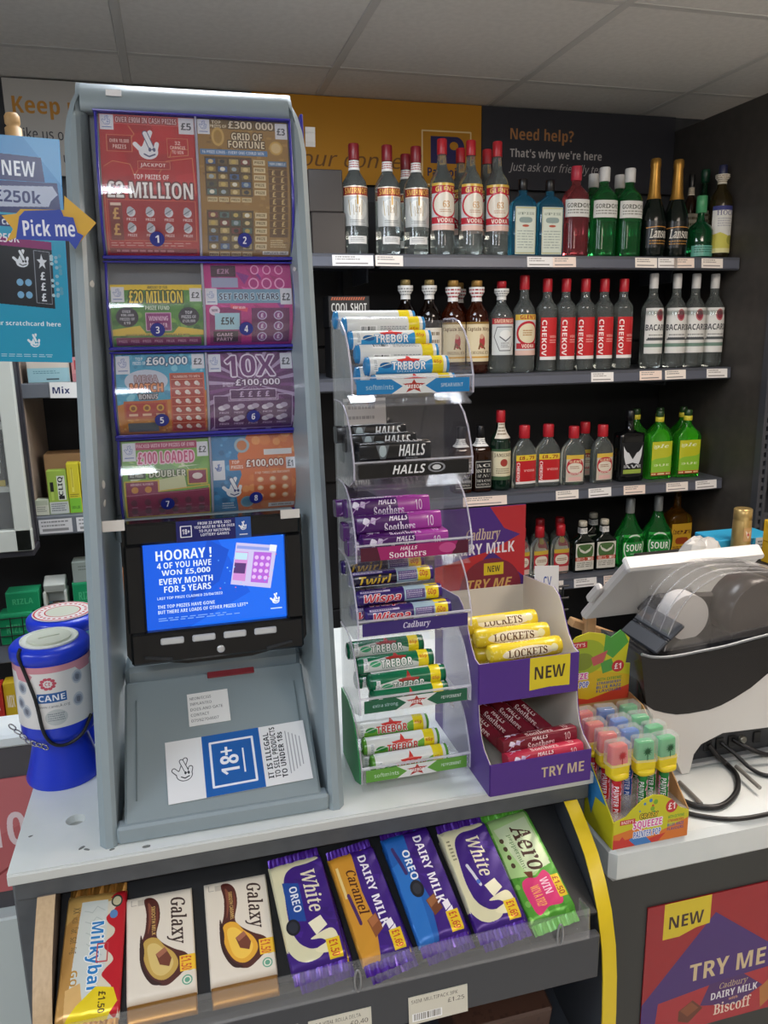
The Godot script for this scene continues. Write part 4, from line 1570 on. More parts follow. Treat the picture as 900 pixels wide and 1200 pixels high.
	c.t("VODKA", 26, 72.5, 48, 9, "efe2d0")
	c.r(0, 88, 100, 12, "d8b4a6")
	a = ink(c)
	o = bottle("vodka_bottle", "", 0.299, 0.036, {"glass": clear, "cap_mat": red_cap, "body": ROUND_BODY, "cap": SCREW_CAP, "labels": [[0.18, 0.6, 70, a, "gloss"]]})
	set_out(o, 1, [[1.089, 0]], ["vodka bottle with yellow and red medallion label on second shelf"])
	c = canvas(160, 250, "c2282c")
	c.t("CHEKOV", 8, 6, 22, 84, "f0e2dc", "b", 1)
	c.t("VODKA", 44, 42, 40, 6, "e8b0a8", "b")
	c.lines(44, 52, 40, 10, 2, "e8a8a0")
	c.r(0, 92, 100, 8, "e8e4e0")
	a = ink(c)
	var slim := [[0.42, 0.86], [0.44, 0.8], [0.6, 0.76], [0.9, 0.72], [1.0, 0.68], [1.0, 0.3], [1.0, 0.03], [0.93, 0.004], [0.6, 0.0]]
	o = bottle("vodka_bottle", "", 0.289, 0.0318, {"glass": clear, "cap_mat": red_cap, "body": slim, "cap": [[0.42, 1.0], [0.47, 0.99], [0.47, 0.87], [0.45, 0.86]], "labels": [[0.13, 0.585, 62, a, "gloss"]]})
	set_out(o, 1, [[1.168, 0, 2], [1.234, 0, 10], [1.303, 0, -8], [1.371, 0, 0], [1.442, 0, 4]], ["slim red-labelled vodka bottle, %s along from the yellow and red medallion bottle"], "red-labelled vodka bottles on the second shelf")
	c = canvas(200, 230, "dcdcd8")
	c.disc(56, 16, 15, "b8686a")
	c.disc(56, 16, 11, "8a3040")
	c.t("BACARDI", 3, 36, 94, 13, "33353c", "b")
	c.lines(16, 58, 68, 6, 1, "7a7a78")
	c.r(8, 68, 84, 3, "55585a")
	for k in 10:
		c.e(16 + 7 * k, 67, 4, 2.6, "4a4e50")
	c.r(0, 78, 100, 8, "6f8a7c")
	c.r(0, 86, 100, 14, "dcdcd8")
	a = ink(c)
	o = bottle("rum_bottle", "", 0.306, 0.0360, {"glass": clear, "cap_mat": white_cap, "body": ROUND_BODY, "cap": [[0.36, 1.0], [0.4, 0.99], [0.4, 0.85], [0.38, 0.845]], "labels": [[0.16, 0.64, 72, a, "paper"]]})
	set_out(o, 1, [[1.552, 0, 4], [1.640, 0, -12], [1.713, 0, -14], [1.7865, 0, -8]], ["white rum bottle with round red emblem, %s along from the red-labelled vodkas"], "white rum bottles on the second shelf")
	# --- third shelf
	c = canvas(160, 200, "161616")
	c.l([8, 6, 92, 6, 92, 94, 8, 94], 3, "d6d2c8", true)
	c.t("JACK", 22, 14, 56, 14, "dcd8ce", "sb")
	c.t("DANIEL'S", 14, 32, 72, 12, "dcd8ce", "sb")
	c.t("Old No.7", 28, 50, 44, 10, "dcd8ce", "si")
	c.t("Tennessee", 16, 66, 68, 10, "dcd8ce", "s")
	c.lines(22, 82, 56, 8, 2, "b8b4aa")
	a = ink(c)
	var square := [[0.36, 0.84], [0.38, 0.76], [0.6, 0.72], [0.95, 0.66], [1.0, 0.6], [1.0, 0.3], [1.0, 0.03], [0.93, 0.004], [0.6, 0.0]]
	o = bottle("whiskey_bottle", "", 0.213, 0.0315, {"glass": glass("whisky_glass", "5e2c10"), "cap_mat": black_cap, "power": 5.0, "body": square, "cap": [[0.38, 1.0], [0.42, 0.99], [0.42, 0.84], [0.4, 0.835]], "labels": [[0.06, 0.5, 42, a, "paper"], [0.7, 0.82, 120, small, "paper", "neck_label"]]})
	set_out(o, 2, [[0.945, 0], [0.878, 0]], ["square whiskey bottle with black label beside the green-glass one, third shelf", "square whiskey bottle with black label seen through the clear trays"])
	c = canvas(160, 190, "d9cfae")
	c.r(0, 0, 100, 8, "3a5a3a")
	c.t("JAMESON", 12, 14, 76, 14, "5a4a3a", "sb")
	c.e(50, 44, 14, 12, "a03a30")
	c.lines(20, 62, 60, 20, 3, "8a8066")
	c.r(0, 88, 100, 12, "3f5a3c")
	a = ink(c)
	o = bottle("whiskey_bottle", "", 0.26, 0.0335, {"glass": mat("bottle_green_glass", "10251a", 0.05), "cap_mat": red_cap, "body": ROUND_BODY, "cap": [[0.4, 1.0], [0.44, 0.99], [0.44, 0.86], [0.4, 0.85]], "labels": [[0.14, 0.53, 75, a, "paper"], [0.66, 0.86, 60, plain, "paper", "neck_label"]]})
	set_out(o, 2, [[1.015, 0]], ["dark green whiskey bottle with cream label and red cap on third shelf"])
	c = canvas(160, 220, "bd2a2e")
	c.r(0, 0, 100, 20, "e0c23a")
	c.t("£8.79", 20, 4, 60, 12, "8a2a22")
	c.t("CHEKOV", 6, 26, 18, 64, "f0e2dc", "b", 1)
	c.t("VODKA", 42, 50, 42, 8, "e8b0a8")
	c.r(0, 92, 100, 8, "e4dfda")
	a = ink(c)
	var hip := [[0.36, 0.82, 1.0], [0.37, 0.77, 1.0], [0.6, 0.72, 0.7], [0.88, 0.64, 0.56], [1.0, 0.54, 0.52], [1.0, 0.3, 0.5], [1.0, 0.04, 0.5], [0.95, 0.005, 0.5], [0.6, 0, 0.5]]
	var hip_cap := [[0.38, 1.0], [0.42, 0.985], [0.42, 0.81], [0.4, 0.8]]
	o = bottle("vodka_flask", "", 0.208, 0.0425, {"glass": clear, "cap_mat": red_cap, "power": 2.8, "body": hip, "cap": hip_cap, "labels": [[0.08, 0.54, 52, a, "gloss"]]})
	set_out(o, 2, [[1.100, 0, 3], [1.186, 0, -4]], ["price-marked red-labelled vodka flask, %s along from the green whiskey bottle"], "price-marked vodka flasks on the third shelf")
	c = canvas(180, 220, "cdbfae")
	c.r(0, 0, 100, 16, "d8b64a")
	c.e(50, 44, 46, 30, "b6303a")
	c.t("GLEN'S", 24, 20, 52, 9, "f0dcb0")
	c.e(50, 48, 38, 18, "e0d6c4")
	c.lines(28, 42, 44, 12, 2, "9a6a4a")
	c.t("VODKA", 26, 64, 48, 8, "f0e4d6")
	c.r(20, 82, 60, 14, "e0b4ac")
	a = ink(c)
	o = bottle("vodka_flask", "", 0.197, 0.0415, {"glass": clear, "cap_mat": red_cap, "power": 2.8, "body": hip, "cap": hip_cap, "labels": [[0.06, 0.52, 40, a, "gloss"]]})
	set_out(o, 2, [[1.280, 0, -6], [1.388, 0, 4], [1.377, 1]], ["flat medallion vodka flask, %s along from the price-marked flasks on third shelf", "flat medallion vodka flask, %s along from the price-marked flasks on third shelf", "red-capped vodka flask in second row of third shelf"], "medallion vodka flasks on the third shelf")
	c = canvas(160, 180, "17181a")
	c.p([20, 10, 45, 30, 50, 50, 55, 30, 82, 8, 74, 40, 58, 66, 50, 60, 40, 66, 26, 40], "d6d8da")
	c.t("HAWK", 28, 66, 44, 10, "c8cacc", "b")
	c.r(24, 80, 52, 12, "9ab04a")
	a = ink(c)
	var block_body := [[0.28, 0.86, 1.0], [0.29, 0.74, 1.0], [0.5, 0.7, 0.7], [0.98, 0.68, 0.56], [1.0, 0.62, 0.55], [1.0, 0.3, 0.55], [1.0, 0.03, 0.55], [0.95, 0.004, 0.55], [0.6, 0, 0.55]]
	o = bottle("liqueur_bottle", "", 0.241, 0.0485, {"glass": mat("black_glass", "08090a", 0.05), "cap_mat": black_cap, "power": 6.0, "body": block_body, "cap": [[0.26, 1.0], [0.3, 0.99], [0.3, 0.86], [0.28, 0.855]], "labels": [[0.08, 0.56, 38, a, "paper"]]})
	set_out(o, 2, [[1.490, 0]], ["square black bottle with pale bird emblem on third shelf"])
	c = canvas(160, 220, "c3c62e")
	c.t("Apple", 16, 8, 44, 14, "e9efc8", "sbi")
	c.p([0, 56, 40, 50, 100, 40, 100, 90, 0, 90], "8fc23a")
	c.t("SOURZ", 30, 66, 40, 7, "dbe8b0")
	c.r(0, 91, 100, 9, "a83a28")
	c.lines(8, 93, 84, 5, 1, "e8d8a0", 0.8)
	a = ink(c)
	o = bottle("apple_liqueur_bottle", "", 0.235, 0.047, {"glass": glass("lime_glass", "4fd83a"), "cap_mat": mat("dark_green_screw", "22401f", 0.35), "power": 6.0, "body": [[0.26, 0.9, 1.0], [0.27, 0.8, 1.0], [0.4, 0.74, 0.8], [0.85, 0.66, 0.56], [1.0, 0.6, 0.52], [1.0, 0.3, 0.5], [1.0, 0.03, 0.5], [0.95, 0.004, 0.5], [0.6, 0, 0.5]],
		"cap": [[0.24, 1.0], [0.28, 0.99], [0.28, 0.9], [0.26, 0.895]], "labels": [[0.06, 0.56, 36, a, "gloss"]]})
	for k in [o]:
		var collar := canvas(40, 24, "d8cc3a")
		collar.r(20, 30, 60, 30, "4a4a1a")
		var cp := ink(collar)
		piece(k, "neck_collar", lathe([[0.0142, 0.214], [0.0148, 0.213], [0.0148, 0.199], [0.0142, 0.198]], 18), mat("yellow_collar", "d2c63a", 0.5))
	front = "bright green lime-labelled liqueur bottle at the front, %s along from the black bottle"
	rear = "bright green liqueur bottle in the back row, %s along from the black bottle"
	set_out(o, 2, [[1.605, 0, 2], [1.717, 0, -2], [1.577, 1], [1.673, 1], [1.769, 1]], [front, front, rear, rear, rear], "green liqueur bottles on the third shelf")
	# --- bottom shelf
	c = canvas(140, 180, "cfc3b0")
	c.r(0, 0, 100, 18, "c8a83e")
	c.r(0, 18, 100, 60, "b8363e")
	c.e(50, 46, 40, 22, "ded4c2")
	c.lines(24, 40, 52, 14, 2, "8a5a3a")
	c.r(10, 80, 80, 18, "dfb2aa")
	a = ink(c)
	o = bottle("vodka_miniature", "", 0.172, 0.0345, {"glass": clear, "cap_mat": red_cap, "power": 2.6, "body": hip, "cap": [[0.4, 1.0], [0.46, 0.985], [0.46, 0.79], [0.42, 0.78]], "labels": [[0.06, 0.52, 46, a, "gloss"]]})
	front = "small red-capped vodka flask, bottom shelf front, %s towards the herbal liqueurs"
	rear = "small red-capped vodka flask, bottom shelf back row, %s towards the herbal liqueurs"
	set_out(o, 3, [[1.096, 0], [1.165, 0, 4], [1.243, 0, -3], [1.135, 1], [1.215, 1], [1.292, 1]], [front, front, front, rear, rear, rear], "small vodka flasks on the bottom shelf")
	c = canvas(140, 220, "d6d2c6")
	c.e(50, 30, 34, 26, "4a6a3a")
	c.l([36, 14, 50, 36, 64, 14], 6, "d6d2c6")
	c.r(0, 52, 100, 14, "b8402a")
	c.t("HERB", 14, 54, 72, 10, "efe0d0", "sb")
	c.lines(20, 72, 60, 20, 3, "8a867a")
	a = ink(c)
	o = bottle("herbal_liqueur_bottle", "", 0.178, 0.041, {"glass": mat("dark_flask_glass", "0d140f", 0.06), "cap_mat": mat("cream_cap", "cfc9b8", 0.4), "power": 6.0, "body": [[0.3, 0.88, 1.0], [0.31, 0.76, 1.0], [0.45, 0.7, 0.8], [0.95, 0.62, 0.56], [1.0, 0.58, 0.55], [1.0, 0.03, 0.55], [0.95, 0.004, 0.55], [0.6, 0, 0.55]],
		"cap": [[0.32, 1.0], [0.36, 0.98], [0.36, 0.9], [0.32, 0.895]], "labels": [[0.05, 0.58, 36, a, "paper"], [0.76, 0.87, 120, small, "paper", "neck_label"]]})
	set_out(o, 3, [[1.327, 0], [1.411, 0, -3], [1.425, 1]], ["cream-labelled dark herbal liqueur bottle, %s along from the small vodka flasks", "cream-labelled dark herbal liqueur bottle, %s along from the small vodka flasks", "dark herbal liqueur bottle in second row of bottom shelf"], "herbal liqueur bottles on the bottom shelf")
	c = canvas(220, 200, "2c9a3c")
	c.disc(50, 50, 46, "d2e2d0")
	c.disc(50, 50, 41, "2c8a40")
	c.t("SOUR", 16, 34, 68, 26, "eef4ea", "b")
	c.lines(34, 68, 32, 6, 1, "cfe0cc")
	a = ink(c)
	o = bottle("sour_liqueur_bottle", "", 0.245, 0.0550, {"glass": glass("sour_green_glass", "27b04a"), "cap_mat": mat("grey_cap", "8f9494", 0.35, 0.3), "body": [[0.26, 0.86], [0.27, 0.78], [0.36, 0.72], [0.55, 0.62], [0.85, 0.52], [1.0, 0.42], [0.98, 0.26], [0.88, 0.12], [0.84, 0.03], [0.8, 0.004], [0.5, 0]], "flat": 0.75, "power": 2.2,
		"cap": [[0.24, 1.0], [0.28, 0.99], [0.28, 0.8], [0.27, 0.79]], "labels": [[0.1, 0.5, 46, a, "gloss"]]})
	set_out(o, 3, [[1.509, 0], [1.621, 0, -16]], ["green sour liqueur bottle, %s along from the herbal liqueurs on bottom shelf"], "sour liqueur bottles on the bottom shelf")
	c = canvas(140, 180, "d2a52c")
	c.t("Cuervo", 14, 20, 72, 18, "5a2a14", "sbi")
	c.disc(50, 62, 16, "a0461e")
	c.lines(16, 82, 68, 12, 2, "6a3a14")
	a = ink(c)
	o = bottle("tequila_bottle", "", 0.26, 0.049, {"glass": glass("tequila_glass", "c88a24"), "cap_mat": mat("bronze_cap", "5a3a1a", 0.4, 0.3), "power": 5.0, "body": [[0.26, 0.9, 1.0], [0.28, 0.68, 1.0], [0.5, 0.62, 0.9], [0.95, 0.55, 0.8], [1.0, 0.5, 0.8], [1.0, 0.03, 0.8], [0.95, 0.004, 0.8], [0.6, 0, 0.8]],
		"cap": [[0.22, 1.0], [0.26, 0.99], [0.26, 0.84], [0.24, 0.83]], "labels": [[0.06, 0.46, 40, a, "paper"]]})
	set_out(o, 3, [[1.77, 1]], ["square golden tequila bottle at the end of the bottom shelf"])
	# --- other goods on these shelves
	c = canvas(260, 180, "1c1c1e")
	for k in 14:
		c.p([8 + 6 * k, 2, 12 + 6 * k, 2, 9 + 6 * k, 12, 5 + 6 * k, 12], "b05a3a")
	c.t("COOL SHOT", 6, 22, 88, 30, "c9c7c2", "b")
	c.lines(10, 62, 80, 20, 2, "7a7a78")
	a = ink(c)
	var s := Shape.new()
	s.box(Vector3.ZERO, Vector3(0.125, 0.09, 0.09), 0.002, {"f": a.uv}, part_of(a.uv, 50, 90, 1, 1))
	lone("drink_carton", "black carton with orange zigzag top and bold white lettering behind mint tray", "box", s.done(), print_mat(a, "card"), Vector3(0.515, 1.40 + 0.148 + 0.045, -2.36))
	s = Shape.new()
	s.box(Vector3.ZERO, Vector3(0.12, 0.148, 0.09), 0.002, {}, part_of(a.uv, 50, 90, 1, 1))
	lone("drink_carton", "plain black carton under the one with the orange zigzag top", "box", s.done(), print_mat(a, "card"), Vector3(0.515, 1.40 + 0.0743, -2.36))
	s = Shape.new()
	s.box(Vector3.ZERO, Vector3(0.1, 0.115, 0.1), 0.003)
	var box := lone("dark_carton", "dark grey glossy carton stacked beside the silver-labelled vodka, the lower one", "box", s.done(), mat("dark_carton_gloss", "3b3735", 0.25), Vector3(0.46, SHELF[0] + 0.0577, -2.36))
	var up: Node3D = copy(box, Vector3(0.455, SHELF[0] + 0.173, -2.365), Basis.IDENTITY, "dark grey glossy carton stacked beside the silver-labelled vodka, the upper one")


# ---------------------------------------------------------------- counters and the chocolate rack
func counters() -> void:
	var white := worn("white_laminate", "d3dad9", "e2e6e4", 0.32, 0.012, 2.0)
	var grey := worn("grey_laminate", "4c5054", "565a5e", 0.5, 0.03, 4.0)
	# main counter: worktop with a cable hole
	var o := thing("shop_counter", "white-topped grey shop counter carrying the dispenser and sweet displays", "counter")
	var q := PackedVector2Array([Vector2(-0.217, -0.83), Vector2(0.5, -0.83), Vector2(0.5, -1.45), Vector2(-0.217, -1.45)])
	var hole := Vector2(-0.155, -0.916)
	q = PackedVector2Array([Vector2(-0.217, 0.83), Vector2(0.5, 0.83), Vector2(0.5, 1.45), Vector2(-0.217, 1.45), Vector2(-0.217, 0.9161)])
	for k in 25:
		q.append(Vector2(hole.x, -hole.y) + Vector2.from_angle(PI - 0.004 - k * (TAU - 0.008) / 24) * 0.0115)
	q.append(Vector2(-0.217, 0.9159))
	var s := Shape.new()
	s.extrude(q, Transform3D(Basis(Vector3.RIGHT, Vector3.FORWARD, Vector3.UP), Vector3(0, 0.9425, 0)), 0.015)
	piece(o, "worktop", s.done(), white)
	piece(o, "edge_band", block(Vector3(0.717, 0.013, 0.004), 0.0015), mat("edge_white", "c9cdca", 0.35), Vector3(0.1415, 0.9425, -0.829))
	piece(o, "fascia", block(Vector3(0.71, 0.023, 0.02), 0.002), grey, Vector3(0.1415, 0.9234, -0.842))
	piece(o, "side_panel", block(Vector3(0.026, 0.935, 0.6), 0.002), grey, Vector3(-0.203, 0.4675, -1.14))
	piece(o, "side_panel", block(Vector3(0.02, 0.935, 0.6), 0.002), grey, Vector3(0.486, 0.4675, -1.14))
	piece(o, "back_board", block(Vector3(0.66, 0.935, 0.016), 0.002), mat("rack_dark", "1f2124", 0.5), Vector3(0.142, 0.4675, -0.95))
	piece(o, "under_board", block(Vector3(0.66, 0.012, 0.1), 0.002), mat("rack_dark", "1f2124", 0.5), Vector3(0.142, 0.927, -0.9))
	piece(o, "hole_sleeve", lathe([[0.0114, 0.0], [0.0114, -0.02], [0.002, -0.0202]], 24), mat("sleeve_grey", "a9aba6", 0.6), Vector3(-0.155, 0.94, -0.916))
	var scuff := mat("scuff_mark", "6f7270", 0.8)
	for k in [[-0.203, -0.896, 0.003, 20], [-0.124, -0.903, 0.003, 0], [-0.142, -0.856, 0.005, 40], [-0.136, -0.851, 0.004, -30], [-0.108, -0.843, 0.004, 10], [-0.07, -0.837, 0.006, 5]]:
		piece(o, "scuff", scrap(k[2] * 1.6, k[2] * 0.7, int(k[0] * -1000)), scuff, Vector3(k[0], 0.9503, k[1]), ry(k[3]) * rx(-90.0))
	# counter to the left, set back, with a red poster on its front
	o = thing("side_counter", "white-topped counter with dark front and red poster, set back beyond the collecting tins", "counter")
	piece(o, "worktop", block(Vector3(1.3, 0.02, 0.075), 0.004), white, Vector3(-0.872, 0.94, -1.2025))
	piece(o, "front_panel", block(Vector3(1.29, 0.93, 0.02), 0.002), mat("front_panel_dark", "4a474b", 0.5), Vector3(-0.872, 0.465, -1.18))
	piece(o, "plinth", block(Vector3(1.29, 0.66, 0.03), 0.003), mat("plinth_white", "c3ccca", 0.5), Vector3(-0.872, 0.33, -1.158))
	var c := canvas(700, 420, "b85a5e")
	c.p([40, 0, 100, 0, 100, 30, 60, 60], "c06468")
	c.t("10p", 70, 30, 26, 40, "e4cdd0", "b")
	c.l([58, 100, 78, 78, 99, 74], 1.2, "8a2a30")
	c.t("off", 80, 80, 17, 14, "9a363c", "sbi")
	var p := ink(c)
	piece(o, "poster", card(0.34, 0.19, 0.002, p), print_mat(p, "gloss"), Vector3(-0.393, 0.785, -1.1685))
	# lower counter to the right with the till things
	o = thing("till_counter", "lower white counter beside the chocolate rack, with dark front", "counter")
	piece(o, "worktop", block(Vector3(1.3, 0.05, 0.62), 0.008), white, Vector3(1.127, 0.875, -1.05))
	piece(o, "front_panel", block(Vector3(1.28, 0.78, 0.02), 0.002), mat("till_front_dark", "3c3e3d", 0.55), Vector3(1.13, 0.46, -0.787))
	c = canvas(800, 800, "a3202a")
	c.p([0, 72, 50, 14, 100, 52, 100, 100, 0, 100], "4a2a78")
	c.p([50, 14, 100, 52, 100, 0], "a3202a")
	c.p([12, 0, 46, 0, 46, 21, 36, 22, 24, 26, 12, 26], "e0c828")
	c.t("NEW", 16, 10, 25, 9, "3a2420")
	c.t("TRY ME", 34, 50, 58, 13, "d8c39a", "b")
	c.p([12, 74, 62, 68, 100, 66, 100, 100, 10, 100], "b02a36")
	c.p([50, 69, 76, 67, 92, 80, 72, 90, 44, 84], "4f2a6c")
	c.t("Cadbury", 58, 70, 22, 6, "c8b090", "si")
	c.t("DAIRY MILK", 52, 76.5, 36, 5.5, "e6e2ea", "b")
	c.t("with", 66, 83, 7, 2.4, "d8a080")
	c.t("Biscoff", 55, 85.5, 29, 9, "ecd6c8", "sb")
	c.p([28, 84, 38, 78, 46, 86, 36, 95, 28, 92], "6a3420")
	c.p([29, 84, 37, 79, 43, 85, 35, 90], "8a4a2c")
	c.p([90, 82, 100, 74, 100, 92, 92, 98], "b8783c")
	p = ink(c)
	piece(o, "poster", card(0.215, 0.215, 0.002, p), print_mat(p, "gloss"), Vector3(0.6655, 0.6645, -0.7755))
	rack()


func rack_curve() -> Array:
	return [[0.915, -0.832], [0.905, -0.815], [0.89, -0.793], [0.875, -0.774], [0.85, -0.754], [0.82, -0.737], [0.78, -0.724], [0.74, -0.718], [0.69, -0.715], [0.62, -0.714], [0.4, -0.714], [0.1, -0.714]]


func rack() -> void:
	var o := thing("sweet_rack", "dark sloping confectionery rack under the counter edge, with curved yellow-edged side", "rack")
	var dark := mat("rack_grey", "3b3e44", 0.4)
	for side in 2:
		var x: float = [-0.18, 0.468][side]
		var q := PackedVector2Array()
		for e in rack_curve():
			q.append(Vector2(-e[1], e[0]))
		q.append(Vector2(0.94, 0.1))
		q.append(Vector2(0.94, 0.915))
		var s := Shape.new()
		s.extrude(q, Transform3D(Basis(Vector3.FORWARD, Vector3.UP, Vector3.RIGHT), Vector3(x, 0, 0)), 0.018)
		var panel := piece(o, "side_panel", s.done(), [mat("wood_core", "5f5650", 0.5), dark][side])
		s = Shape.new()
		var rows := []
		for e in rack_curve():
			rows.append([Vector3(x - 0.0095, e[0], e[1]), Vector3(x - 0.0095, e[0], e[1] + 0.0022), Vector3(x + 0.0095, e[0], e[1] + 0.0022), Vector3(x + 0.0095, e[0], e[1])])
		for k in 3:
			var strip := []
			for r in rows:
				strip.append([r[k], r[k + 1]])
			s.grid(strip, Rect2(0, 0, 1, 1), k + 1)
		piece(panel, "edging", s.done(), [worn("wood_edge", "b49a78", "c8ae8a", 0.5, 0.03, 20.0), mat("yellow_edge", "dfc21c", 0.35)][side], Vector3.ZERO, Basis.IDENTITY, ["pale wood edging", "yellow edging"][side])
	# sloping shelf, front ledge, ticket strip
	piece(o, "sloping_shelf", block(Vector3(0.628, 0.008, 0.17), 0.001), mat("rack_dark", "1f2124", 0.5), Vector3(0.144, 0.8605, -0.81), rx(30.0))
	piece(o, "shelf_front", block(Vector3(0.622, 0.062, 0.012), 0.002), dark, Vector3(0.142, 0.774, -0.724))
	piece(o, "front_ledge", blocks([[Vector3(0, 0, 0), Vector3(0.604, 0.04, 0.003)], [Vector3(0, -0.019, -0.012), Vector3(0.604, 0.003, 0.022)], [Vector3(0.301, 0, -0.012), Vector3(0.003, 0.04, 0.022)]], 0.0008), pane("ledge_acrylic", "e6ecf0", 0.04, 0.03), Vector3(0.134, 0.826, -0.716), rx(-4.0), "clear acrylic ledge")
	for x in [0.394, 0.148]:
		var s := Shape.new()
		var path := []
		for k in 17:
			var a := k * TAU / 16
			path.append(Vector3(0.0035 * cos(a), 0.014 * sin(a), 0.002))
		s.tube(path, 0.0012, 6)
		piece(o, "wire_clip", s.done(), mat("wire_steel", "9a9ca0", 0.3, 0.8), Vector3(x, 0.826, -0.712))
	for q in [[0.244, "SKIM MULTIPACK 3PK", "£1.25"], [0.128, "MC & VITAL ROLLA DELTA", "£0.40"], [0.045, "MINI BISCUIT", "£1.00"]]:
		var c := canvas(220, 110, "d9d5c6")
		c.t(q[1], 5, 12, 78, 13, "6a665c", "n")
		c.t(q[2], 66, 34, 28, 15, "5a564c", "n")
		c.bars(6, 62, 50, 28, "7a766c")
		var p := ink(c)
		piece(o, "price_ticket", card(0.072, 0.036, 0.001, p), print_mat(p), Vector3(q[0], 0.762, -0.7165), rx(-3.0) * rz(0.4))
	piece(o, "lower_shelf", block(Vector3(0.624, 0.01, 0.2), 0.001), dark, Vector3(0.144, 0.605, -0.82), rx(12.0))
	# a brown carton on the shelf below
	var c := canvas(300, 200, "4a3228")
	c.p([30, 0, 58, 0, 48, 60, 22, 60], "b02a30")
	c.t("THE", 32, 14, 18, 30, "e6c23a", "b", 1)
	c.specks(60, "3d2820", 3.0)
	var p := ink(c)
	var s := Shape.new()
	s.box(Vector3.ZERO, Vector3(0.13, 0.075, 0.09), 0.003, {"t": p.uv, "f": part_of(p.uv, 0, 60, 100, 40)}, part_of(p.uv, 90, 90, 1, 1))
	lone("biscuit_carton", "brown carton with a red and yellow band on the shelf under the chocolate bars", "box", s.done(), print_mat(p, "card"), Vector3(0.345, 0.653, -0.80), rx(12.0))
	bars()


func slope(x: float, b: float, off := 0.0) -> Vector3:   # a point on the sloping shelf
	return Vector3(x, 0.823 + b * 0.5 + off * 0.866, -0.735 - b * 0.866 + off * 0.5)


func bar_mesh(w: float, l: float, t: float, uv: Rect2, plump: float) -> ArrayMesh:   # a wrapped block lying flat, top up, long side along y
	var s := Shape.new()
	var face := []
	var left := []
	var right := []
	var n := 24
	for i in n + 1:
		var v := i / float(n)
		var e := 0.25 + 0.75 * pow(sin(PI * v), 0.16) if v > 0 and v < 1 else 0.25
		var row := []
		for j in 9:
			var q := j / 4.0 - 1.0
			var crease := 0.00035 * (sin(v * 61.0 + q * 9.0) + sin(v * 23.0 - q * 17.0) * 1.3) * (1.0 if plump > 0.0 else 0.0) * (0.6 + 1.4 * absf(v - 0.5))
			row.append(Vector3(q * (w / 2 - 0.0015), (0.5 - v) * l, t * e * (1.0 + plump * (1.0 - q * q)) + crease))
		face.append(row)
		left.append([Vector3(-w / 2, (0.5 - v) * l, 0.0), Vector3(-w / 2, (0.5 - v) * l, t * e * 0.85), row[0]])
		right.append([row[8], Vector3(w / 2, (0.5 - v) * l, t * e * 0.85), Vector3(w / 2, (0.5 - v) * l, 0.0)])
	s.grid(face, uv, 1)
	s.grid(left, part_of(uv, 0, 0, 2, 100), 2)
	s.grid(right, part_of(uv, 98, 0, 2, 100), 3)
	s.box(Vector3(0, 0, t * 0.125), Vector3(w * 0.998, l, t * 0.25), 0.0, {}, part_of(uv, 1, 50, 1, 1))
	return s.done()


func crimp(w: float, l: float, uv: Rect2) -> ArrayMesh:   # pleated end of a wrapper
	var s := Shape.new()
	var top := []
	var low := []
	for k in 25:
		var x := (k / 24.0 - 0.5) * w
		var z := 0.002 + 0.0012 * (k % 2)
		top.append(Vector3(x, l / 2, z))
		low.append(Vector3(x, -l / 2, z - 0.0012 + 0.0016 * sin(k * 1.3)))
	s.grid([top, low], uv, -1)
	var tb := []
	var lb := []
	for k in 25:
		tb.append(top[24 - k] - Vector3(0, 0, 0.0008))
		lb.append(low[24 - k] - Vector3(0, 0, 0.0008))
	s.grid([tb, lb], uv, -1)
	return s.done()


func choc(called: String, label: String, p: Dictionary, x: float, b0: float, w: float, l: float, tilt: float, foil: Material, finish: String, group: String, second := "") -> void:
	var o := thing(called, label, "chocolate bar", Vector3.ZERO, group)
	piece(o, "wrapper", bar_mesh(w, l, 0.0105, p.uv, 0.12 if finish == "foil" else 0.0), print_mat(p, finish))
	if finish == "foil":
		piece(o, "foil_end", crimp(w * 0.97, 0.012, Rect2(0, 0, 1, 1)), foil, Vector3(0, -l / 2 - 0.005, 0.0015))
		piece(o, "foil_end", crimp(w * 0.97, 0.01, Rect2(0, 0, 1, 1)), foil, Vector3(0, l / 2 + 0.004, 0.0015))
	else:
		piece(o, "foil_end", bar_mesh(w * 0.985, 0.02, 0.0098, Rect2(0, 0, 1, 1), 0.0), foil, Vector3(0, -l / 2 - 0.0095, 0.0))
	var b := rx(-60.0) * rz(tilt)
	var lift := 0.0138 if second else 0.0012
	o.transform = Transform3D(b, slope(x, b0 + l / 2, lift))
	if second:
		copy(o, slope(x + 0.005, b0 + l / 2 - 0.004, 0.0006), rx(-60.0) * rz(tilt + 2.0), second, group)


